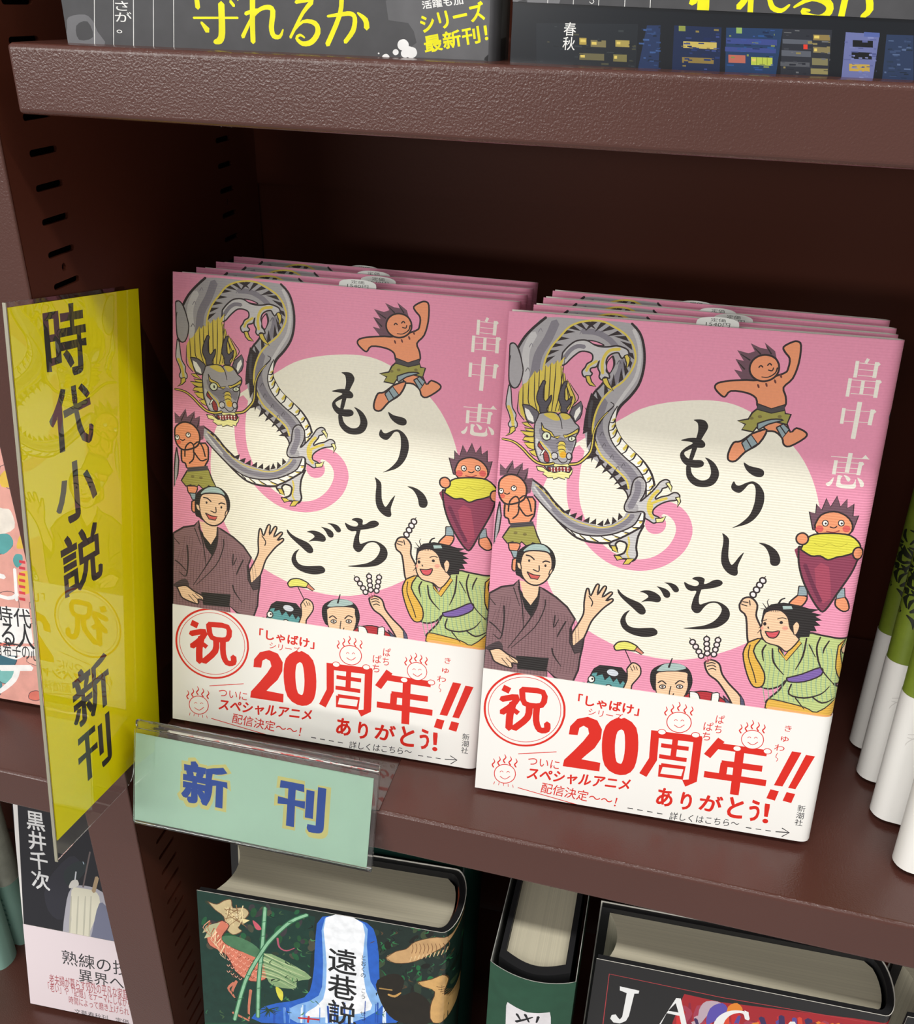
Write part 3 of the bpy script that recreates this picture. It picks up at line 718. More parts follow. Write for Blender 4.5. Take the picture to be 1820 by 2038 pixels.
S6 11 1744 1501 -1 -9 -4 -8 -7 -5 -9 -1 -9 2 -6 7 -3 8 0 9 5 8 7 5 9 2 9 -3 6 -6 3 -9
C48 1739 1462 -1 -9 -5 -8 -7 -5 -9 -2 -9 3 -6 6 -3 9 1 9 4 8 8 5 8 1 9 -2 6 -6
S6 11 1739 1462 -1 -9 -5 -8 -7 -5 -9 -2 -9 3 -6 6 -3 9 1 9 4 8 8 5 8 1 9 -2 6 -6 4 -9
C49 2001 2073 -5 -8 -8 -4 -10 -1 -9 4 -7 8 -3 9 0 10 5 7 8 5 10 0 9 -4 7 -8 3 -9
S6 12 2001 2073 -5 -8 -8 -4 -10 -1 -9 4 -7 8 -3 9 0 10 5 7 8 5 10 0 9 -4 7 -8 3 -9 0 -9
C49 1984 2036 -5 -8 -8 -4 -9 0 -10 4 -7 7 -3 9 1 10 4 8 8 4 10 0 9 -4 7 -7 4 -9
S6 12 1984 2036 -5 -8 -8 -4 -9 0 -10 4 -7 7 -3 9 1 10 4 8 8 4 10 0 9 -4 7 -7 4 -9 -1 -10
C49 1968 1997 -5 -7 -8 -5 -10 0 -9 4 -7 7 -4 10 1 9 5 8 8 4 9 1 10 -4 7 -8 3 -9
S6 12 1968 1997 -5 -7 -8 -5 -10 0 -9 4 -7 7 -4 10 1 9 5 8 8 4 9 1 10 -4 7 -8 3 -9 0 -10
C49 1949 1957 -4 -8 -9 -4 -9 0 -9 4 -7 7 -4 10 1 9 5 8 8 4 9 1 10 -4 7 -8 3 -9
S6 12 1949 1957 -4 -8 -9 -4 -9 0 -9 4 -7 7 -4 10 1 9 5 8 8 4 9 1 10 -4 7 -8 3 -9 -1 -10
S6 7 1982 2097 13 19
C31 1845 1875 18 49 37 18 35 -10 35 -44 3 -80 34 -65 37 -66 -24 -84 -54 -29 -29 57 -33 167 -46 44
S6 14 1845 1875 18 49 37 18 35 -10 35 -44 3 -80 34 -65 37 -66 -24 -84 -54 -29 -29 57 -33 167 -46 44 -13 43
S6 8 1864 1902 40 -2
S6 8 1858 1882 41 -9
S6 8 1910 1919 10 -38
C50 2032 1635 132 -46 56 -73 65 157 71 53 80 -5 105 -7 97 -8 14 -58 -17 -103 10 -187 -61 -7 51 -41 7 -92 -29 -94 -101 -38 -110 7 -230 25 -27 27 72 96 40 95 -45 -64 -104 -30 -124 97 -41 160
S6 14 2032 1635 132 -46 56 -73 65 157 71 53 80 -5 105 -7 97 -8 14 -58 -17 -103 10 -187 -61 -7 51 -41 7 -92 -29 -94 -101 -38 -110 7 -230 25 -27 27 72 96 40 95 -45 -64 -104 -30 -124 97 -41 160 89 136
S51 6 2065 1534 26 -95 7 -165 35 -141
S51 6 2097 1547 28 -102 6 -165 36 -142
S51 6 2129 1559 29 -109 7 -165 36 -141
S51 6 2162 1572 30 -117 7 -165 35 -140
S51 6 2194 1585 31 -125 7 -164 36 -141
S51 6 2225 1597 33 -131 8 -165 36 -140
S51 6 2257 1610 34 -139 8 -164 36 -141
S51 6 2289 1622 35 -146 8 -164 36 -140
S51 6 2321 1635 36 -154 8 -163 37 -140
S51 6 2354 1639 36 -153 9 -163 36 -140
S51 6 2388 1636 35 -145 9 -163 36 -139
S51 6 2422 1634 34 -137 9 -163 36 -140
S51 6 2455 1631 34 -129 9 -163 36 -139
S51 6 2489 1629 32 -122 9 -163 37 -139
S51 6 2523 1626 31 -114 9 -162 37 -139
S51 6 2556 1624 30 -107 10 -162 37 -139
C52 1948 1592 84 43 -38 -108 100 -160 4 -105 -63 -19 -61 95 -50 158
S6 11 1948 1592 84 43 -38 -108 100 -160 4 -105 -63 -19 -61 95 -50 158 24 96
S6 8 1964 1574 0 -93 55 -126 29 -78
C53 2256 1350 99 46 121 73 14 -59 -108 -71 -105 -17
S6 11 2256 1350 99 46 121 73 14 -59 -108 -71 -105 -17 -21 28
C52 2141 1081 7 65 45 16 221 -27 94 -26 132 119 -6 -127 -119 -33 -274 14
S6 9 2141 1081 7 65 45 16 221 -27 94 -26 132 119 -6 -127 -119 -33 -274 14 -100 -1
C54 2154 1083 48 19 146 -7 253 -5 7 -46 -451 -14
P52 2163 1584 50 -66 73 150 31 -30 -83 -154 -64 65
L6 7 2163 1584 50 -66 73 150 31 -30 -83 -154 -64 65 -7 35
C31 2599 1630 32 45 27 -86 -44 3
S6 7 2599 1630 32 45 27 -86 -44 3 -15 38
C52 2569 1656 52 48 -29 -85 59 -194 -7 -62 -63 113
S6 9 2569 1656 52 48 -29 -85 59 -194 -7 -62 -63 113 -12 180
S6 11,14,6 2123 1567 25 -108 86 -90
S6 11,14,6 2075 1591 -19 -54 20 -79
S6 10,13,6 2370 1636 59 -93
S6 11,14,6 2438 1706 -12 -92 50 -145 108 -116
S6 11,14,6 2345 1682 -4 -142 -35 -118
S6 11,14,6 2297 1306 -5 -84 110 -13 109 49 50 71
S6 11,14,6 2341 1199 76 -82
S6 11,14,6 2453 1228 78 -39 90 46
S6 10,13,6 2502 1686 -24 -64 -2 -41
P35 2013 1764 4 95 46 50 84 26 107 -7 72 -15 70 1 -48 -27 71 -10 -40 -20 51 -22 -46 -12 40 -29 -42 -11 23 -37 -43 -6 -1 -45 -78 -14 -49 35 -34 105
P37 2143 1907 60 9 12 -23 -64 -11
S35 15,9 2114 1923 13 31 24 14
S6 9,3 2047 1894 -13 32 10 22
S6 9,3 2025 1866 -31 0
S6 9,3 2032 1877 -30 35
S6 9,3 2029 1716 -29 -45
S6 9,3 2022 1735 -19 -23
C31 2022 1755 11 87 88 32 69 -45 32 -85 61 -63 9 -27 -65 -96 -63 34 -92 17 -47 66
S6 10 2022 1755 11 87 88 32 69 -45 32 -85 61 -63 9 -27 -65 -96 -63 34 -92 17 -47 66 -3 80
C31 2235 1766 21 35 26 -28 -8 -61 -20 -13
S6 7 2235 1766 21 35 26 -28 -8 -61 -20 -13 -19 67
S6 9,3 2044 1888 8 -41
S6 9,3 2056 1890 8 -41
S6 9,3 2068 1892 8 -41
S6 9,3 2080 1893 8 -40
S6 9,3 2092 1895 8 -41
S6 9,3 2105 1897 7 -41
S6 9,3 2117 1899 8 -41
C55 2053 1694 51 2 47 15 -19 -54 -49 -4
S6 9 2053 1694 51 2 47 15 -19 -54 -49 -4 -30 41
C6 2053 1754 0 -6 -3 -5 -4 -3 -5 -1 -5 2 -4 4 -2 6 1 6 2 6 4 3 5 1 5 -2 4 -5
C6 2165 1781 0 -5 -3 -5 -4 -3 -6 -1 -5 2 -4 3 -2 5 1 6 2 4 5 3 5 1 5 -2 4 -3
S6 7 2029 1776 21 11
S6 7 2123 1802 33 15 28 -6
S6 11 2067 1731 6 -9
C56 2207 1742 -1 -7 -5 -7 -8 -4 -9 -1 -9 2 -7 4 -3 7 1 7 5 6 8 4 9 2 9 -2 7 -5
C56 2038 1717 0 -7 -1 -6 -4 -3 -3 -1 -4 3 -4 5 -2 6 0 7 2 6 3 4 4 0 4 -2 3 -5
C57 1351 3199 41 7 37 -6 23 -29 0 -28 -16 -40 -16 -39 -20 -60 -21 -92 -25 4 15 98 16 65 5 51 -8 44 -14 14
C57 1282 3045 44 20 53 8 44 -9 24 -20 4 -22 -18 -16 -51 -4 -45 -24 -22 -21 22 -30 44 -12 55 3 23 -17 -5 -26 -35 -14 -43 -1 -38 12 -31 26 -18 37 6 32 32 36 39 30 -31 9
C57 1343 2869 28 -6 13 -41 25 -30 39 -18 37 4 22 18 9 34 -10 44 -24 42 -20 24 33 -9 40 -28 31 -48 6 -45 -18 -47 -33 -27 -48 -12 -49 4 -40 22 -29 36 -10 38
C57 1727 2933 42 -21 61 -9 31 -10 12 -21 -5 -23 -23 -10 -36 4 -39 21 -28 29
C57 1679 2791 20 -25 25 -1 28 17 33 17 30 4 39 -20 33 -41 13 -44 1 -52 -15 -61 -32 -56 -43 -39 -57 -26 -43 -16 41 29 43 45 29 49 14 68 1 58 -8 58 -20 30 -29 -7 -25 -38 -26 -28 -30 2 -27 17 -8 25
C57 1652 2402 33 -17 21 -28 5 -53 6 -67 16 -45 18 -19 21 30 19 37 29 37 -10 -41 -14 -50 -3 -34 7 -34 -7 -21 -24 -5 -40 17 -36 36 -20 45 -7 68 2 68 -5 46
C57 1909 2361 43 0 44 -14 48 -34 29 -50 2 -33 -15 -23 -30 -4 -20 18 -11 46 -22 44 -28 30
C57 966 1880 32 -32 49 -27 53 -17 42 -16 31 -27 15 -29 -6 -23 -22 -9 -27 9 -43 34 -50 37 -44 37 -27 34
C57 1128 1879 35 16 45 2 41 -14 28 -20 10 -24 -8 -19 -21 -8 -40 2 -39 -5 -33 -11 26 25 20 21 -5 15 -27 15
C57 1072 1723 -19 -35 -6 -39 17 -41 31 -18 46 -3 57 9 55 9 27 -10 13 -20 -8 -23 -35 -18 -56 -12 -63 4 -60 19 -41 32 -19 42 5 38 21 41
C57 1243 1938 40 -4 40 -13 23 -24 0 -28 -18 -12 -23 9 -21 34 -23 25
C57 1293 1975 46 3 40 -12 25 -28 -2 -21 -19 -8 -17 9 -23 27 -25 21
C57 1488 2030 25 19 38 3 26 -14 0 -36 31 13 27 22 37 11 29 -11 3 -21 -25 -22 -57 -23 -53 -14 -7 -12 -7 -44 3 -42 12 -20 34 17 42 18 43 4 46 -15 37 -29 17 -40 -5 -44 -28 -41 -45 -35 -58 -19 -77 -14 -105 -8 81 24 70 23 51 32 33 39 19 46 -2 36 -32 30 -38 0 -31 -16 -24 -31 -18 -34 -20 -15 -23 3 -25 27 -2 37 7 50 13 54 -36 -4 -32 12 -19 25 -7 28 35 -15 40 -7 24 8 4 21 -20 15
L58 23 2351 3693 2 -110
L58 25 2473 3695 0 -105
P58 2482 3698 16 -16 -12 -13
L58 4 2365 3681 103 -3
L58 4 2368 3638 98 -1
L58 4 2368 3599 95 0
L58 20 2416 3713 -12 -30
L58 23 2325 3575 1 -123
L58 26 2500 3579 2 -119
P58 2510 3583 16 -16 -12 -14
L58 23 2408 3568 2 -92
L58 4 2338 3566 159 1
L58 4 2339 3520 151 4
L58 4 2344 3475 145 1
L58 23 2319 3373 2 -107
L58 26 2501 3380 -2 -107
P58 2510 3383 17 -16 -13 -14
L58 30 2412 3424 -1 -254
L58 4 2331 3362 164 2
L58 4 2334 3285 160 5
L58 28 2413 3071 -2 -137
L58 5 2292 3035 246 7
L58 24 2328 3012 1 -100
L58 25 2489 3017 -2 -93
P58 2497 3021 16 -17 -11 -14
L58 4 2341 3001 141 5
L58 4 2340 2963 139 5
L58 4 2343 2929 132 3
P58 2490 3042 20 26 29 -29
C58 2331 2891 1 -29 -11 -28 -19 -8 -14 16 22 17
C58 2357 2908 31 -3 -9 -16 6 -36 28 -5 38 4 17 10 8 32 6 -36 5 -15 -13 -17 -52 -5 -49 4 -17 14 1 37
C58 2394 2916 33 -11 15 -15 -5 -17 -14 2 -14 21
C58 2484 2905 32 -14 17 -22 0 -22 -18 -4 -9 23
C59 2653 3467 -16 -69 -13 -63 17 -40 25 23 36 168
S6 7 2653 3467 -16 -69 -13 -63 17 -40 25 23 36 168 -49 -19
C31 2640 3300 2 -36 28 -18 51 36
S6 5 2640 3300 2 -36 28 -18 51 36 -81 18''')
ART['band'] = ('d8281c 2a2a2e f4f2ee', '''S0 17 666 774 -15 -82 -34 -77 -53 -67 -68 -52 -79 -33 -83 -12 -82 11 -76 32 -63 51 -47 67 -27 78 -5 83 16 83 37 76 55 65 68 49 78 31 82 10 80 -11 73 -31 62 -50 46 -64 28 -76 7 -81
S0 5 637 774 -13 -74 -31 -69 -49 -60 -61 -46 -72 -30 -75 -10 -75 9 -68 29 -58 46 -42 60 -25 69 -5 75 15 74 33 69 50 58 62 45 71 27 74 9 73 -9 66 -29 56 -44 43 -58 25 -68 6 -73
L0 55 165 937 59 -21
S0 51 164 834 120 38 -35 -78 -76 -76
S0 59 256 813 -17 -102 1 -125
L0 41 260 760 46 -29
S0 48 319 944 165 2 -2 -113 -134 -6 -29 117
S0 55 386 817 -7 -110 -98 -114
S0 52 446 822 4 -130 34 -76 56 10 -1 54
A0 34 「しゃばけ」 761 889 1229 865 762 978
A0 6 シリーズ 848 811 1111 801 851 872
P0 716 615 4 73 50 74 79 31 75 -19 44 -73 -1 -82 -39 -89 -62 -75 -31 -42 149 -5 0 -79 -290 -4 6 59 72 100 63 94 37 70 -13 46 -36 16 -30 -24 -8 -66
S0 102 1108 784 73 -46 29 -166 -11 -148 -55 -47 -81 40 -33 159 11 146 67 62
L0 63 1371 762 11 -250 -61 -153
L0 59 1348 731 376 13
L0 64 1695 762 7 -381 -65 -36
L0 36 1429 644 208 5
L0 43 1529 710 1 -161
L0 36 1425 547 209 3
L0 33 1449 474 178 6 -8 -91 -175 -7 5 92
L0 59 1866 769 -86 -157
L0 55 1843 712 366 1
L0 52 1893 570 302 6
L0 56 1915 574 -1 -108
L0 55 1778 453 462 6
L0 66 2013 716 11 -401
P0 2385 762 68 -1 -91 -309 -63 0
P0 2487 750 65 -3 -94 -300 -54 1
P0 2279 413 64 -6 -17 -86 -65 9
P0 2399 411 64 -6 -17 -83 -65 9
L0 7 331 371 303 73
L0 7 351 63 594 -80
A0 5 ついに 412 288 664 288 417 364
A0 34 スペシャルアニメ 414 157 1224 198 431 260
A0 8 配信決定〜〜！ 536 53 1140 31 548 150
A0 34 あ 1451 121 1567 115 1454 273
A0 34 り 1637 116 1713 112 1639 265
A0 34 が 1775 138 1941 133 1782 281
A0 34 と 1996 116 2104 116 1997 291
A0 34 う 2155 115 2225 110 2155 295
A0 34 ！ 2267 115 2300 116 2261 279
L1 8 1236 44 43 0
L1 8 1313 43 43 0
L1 8 1390 43 43 -1
L1 8 1467 42 43 -1
A1 4 詳しくはこちら〜 1565 2 2094 32 1568 72
L1 8 2149 45 42 1
L1 7 2223 47 41 1
L1 7 2296 49 41 1
L1 8 2371 51 98 13
L1 8 2413 93 59 -30 -50 -46
V1 4 新潮社 2496 133 2557 321
V0 5 ぱち 1797 813 1867 977
V0 5 ぱち 1716 737 1794 904
V0 5 き 2294 915 2362 975
V0 5 ゅ 2274 827 2358 894
V0 5 わ 2251 743 2334 807
S0 5 2284 730 -7 -36 17 -15 -8 -22
C2 1629 867 -8 -38 -24 -32 -35 -19 -41 -2 -37 14 -27 29 -10 38 8 38 24 32 36 18 40 2 37 -14 27 -29
S0 7 1629 867 -8 -38 -24 -32 -35 -19 -41 -2 -37 14 -27 29 -10 38 8 38 24 32 36 18 40 2 37 -14 27 -29 10 -37
S0 10,10,5 1436 906 -13 20 15 26 -12 26
S0 10,10,5 1481 933 -13 21 15 25 -12 26
S0 10,10,5 1526 961 -13 20 15 25 -12 26
S0 10,10,5 1576 949 -14 21 15 25 -12 26
S0 10,10,5 1625 938 -13 20 15 26 -13 25
S0 5 1501 869 10 13 14 -8
S0 5 1549 874 11 13 13 -9
S0 6 1505 835 39 -18 36 31
C2 1452 759 -3 -10 -8 -8 -12 -5 -14 -1 -12 3 -9 8 -3 10 3 10 8 8 12 5 14 1 12 -3 9 -8
S0 6 1452 759 -3 -10 -8 -8 -12 -5 -14 -1 -12 3 -9 8 -3 10 3 10 8 8 12 5 14 1 12 -3 9 -8 3 -10
C2 1703 777 -2 -10 -8 -8 -12 -6 -14 0 -12 3 -9 8 -3 9 3 10 8 9 12 5 13 1 12 -4 9 -7
S0 6 1703 777 -2 -10 -8 -8 -12 -6 -14 0 -12 3 -9 8 -3 9 3 10 8 9 12 5 13 1 12 -4 9 -7 3 -10
C2 2170 814 -6 -35 -21 -29 -31 -17 -35 -2 -33 13 -24 27 -10 34 6 34 21 29 31 17 35 2 33 -13 24 -26
S0 6 2170 814 -6 -35 -21 -29 -31 -17 -35 -2 -33 13 -24 27 -10 34 6 34 21 29 31 17 35 2 33 -13 24 -26 10 -34
S0 10,10,5 2000 850 -14 20 15 25 -13 26
S0 10,10,5 2039 874 -14 21 15 25 -13 25
S0 10,10,5 2077 899 -13 20 14 25 -12 26
S0 10,10,5 2121 889 -13 20 14 25 -13 26
S0 10,10,5 2165 879 -14 20 14 25 -12 25
S0 5 2053 817 10 12 14 -8
S0 5 2100 822 11 12 13 -8
S0 6 2058 783 39 -18 34 31
C2 2020 716 -3 -10 -7 -8 -12 -5 -13 -1 -12 4 -9 7 -4 10 3 10 8 8 11 5 14 1 12 -4 8 -7
S0 6 2020 716 -3 -10 -7 -8 -12 -5 -13 -1 -12 4 -9 7 -4 10 3 10 8 8 11 5 14 1 12 -4 8 -7 4 -10
C2 2240 732 -2 -10 -8 -8 -11 -5 -14 -1 -12 3 -8 8 -4 9 3 10 7 8 12 6 13 0 12 -3 8 -8
S0 6 2240 732 -2 -10 -8 -8 -11 -5 -14 -1 -12 3 -8 8 -4 9 3 10 7 8 12 6 13 0 12 -3 8 -8 4 -9
C2 324 177 -9 -38 -25 -32 -35 -20 -38 -3 -35 15 -23 28 -8 38 9 38 25 32 34 19 39 3 34 -14 24 -29
S0 7 324 177 -9 -38 -25 -32 -35 -20 -38 -3 -35 15 -23 28 -8 38 9 38 25 32 34 19 39 3 34 -14 24 -29 8 -37
S0 11,11,5 142 214 -13 23 18 28 -12 28
S0 11,11,5 186 242 -13 22 18 28 -12 28
S0 11,11,5 230 270 -13 22 18 28 -12 27
S0 11,11,5 277 259 -14 22 18 28 -12 27
S0 11,11,5 323 248 -13 22 18 28 -13 27
S0 5 196 179 13 13 14 -8
S0 5 250 185 12 13 14 -8
S0 6 199 141 42 -19 41 35
L0 5 159 84 -6 -28
L0 5 197 83 -4 -27
L0 5 234 83 0 -27
L0 5 271 82 3 -26
L0 5 308 82 7 -26''')
ART['yellow_card'] = ('3a3a34', '''B0 26 時 340 3481 791 3962
B0 26 代 318 2958 801 3394
B0 26 小 316 2426 789 2859
B0 26 説 317 1871 798 2325
B0 26 新 319 762 788 1227
B0 26 刊 328 248 753 690''')
ART['green_card'] = ('e6e28c 1d4fae', '''B0 85 新 411 248 832 651
B0 85 刊 1236 209 1655 647
B1 46 新 430 273 811 633
B1 46 刊 1259 236 1635 632''')
ART['dark_band'] = ('707074 454548 636366 2b2b2d f0f0ee f4ee12 f4f4f4', '''C0 28 130 108 17 47 -33 18 -49 32 -71 -235 3 12 76
C1 71 89 76 24 22 -78 -94 -17
P2 1918 264 197 44 427 10 16 -313 -565 -1 93 70 -15 52 -31 38 -108 10
C3 2509 102 43 14 6 -111 -105 0 36 44
L4 4 224 302 -57 -327
L4 4 343 305 -53 -326
L4 4 466 307 -49 -323
L4 4 588 310 -45 -322
L4 4 710 313 -40 -320
V4 4 さが。 319 57 434 225
S5 29 840 236 1 -34
S5 17 1038 237 19 -21
S5 11 809 151 266 8
S5 37,39,37,20 983 223 -10 -137 -17 -40 -33 -10
S5 14,33 854 130 33 -38
S5 13 834 227 18 26 210 10 19 -17
S5 32,30,29 1171 278 -12 -135 -5 -98
S5 19,19,17,23 1121 180 69 19 -40 -47 -55 -84
S5 11,19,23,30,30,28,19,8 1150 152 50 47 52 16 30 -17 -14 -77 10 -42 36 -3 21 35
S5 17,28,19,15 1416 243 96 15 -58 -64 -79 -120
S5 9,15,26,30,28,23,17,13,9 1382 91 69 61 70 -6 14 -42 -38 -47 -52 -11 -34 25 21 17 25 -12
S5 11,20,22,25,27,22 1593 182 70 10 59 6 24 -20 -11 -59 -47 -56
S5 25,25,27 1676 282 -13 -90 -76 -145
S5 9,29,31 1762 203 43 -32 6 -37
A4 30 活躍も加 2119 230 2334 259 2111 265
A5 34 シリーズ 2122 121 2457 195 2095 201
A5 34 最新刊！ 2135 26 2471 96 2120 103
C6 2043 61 -3 -11 -9 -10 -12 -6 -14 0 -13 5 -8 9 -3 11 3 12 8 10 13 5 14 1 12 -5 9 -9
C6 2089 27 -3 -12 -9 -9 -12 -6 -14 -1 -13 5 -9 9 -3 12 3 12 9 9 13 6 13 0 13 -4 8 -9
C6 1987 25 -1 -6 -5 -5 -7 -3 -7 -1 -7 3 -4 5 -2 6 2 6 4 5 7 3 7 1 7 -3 5 -5
C6 2047 21 -2 -8 -7 -8 -9 -4 -11 0 -9 3 -7 7 -2 9 2 8 7 8 9 4 11 0 9 -3 7 -7
C6 1937 -4 -2 -8 -6 -7 -9 -4 -10 0 -8 3 -6 6 -2 8 2 9 6 6 9 4 9 1 9 -4 6 -6
C6 1881 15 -1 -2 -1 -1 -2 -1 -2 0 -2 1 -1 1 -1 2 1 2 1 1 2 1 2 0 2 -1 1 -1
C6 2068 35 -2 -10 -7 -8 -10 -4 -12 -1 -10 4 -7 7 -2 10 2 9 7 8 10 5 12 0 10 -4 7 -7''')
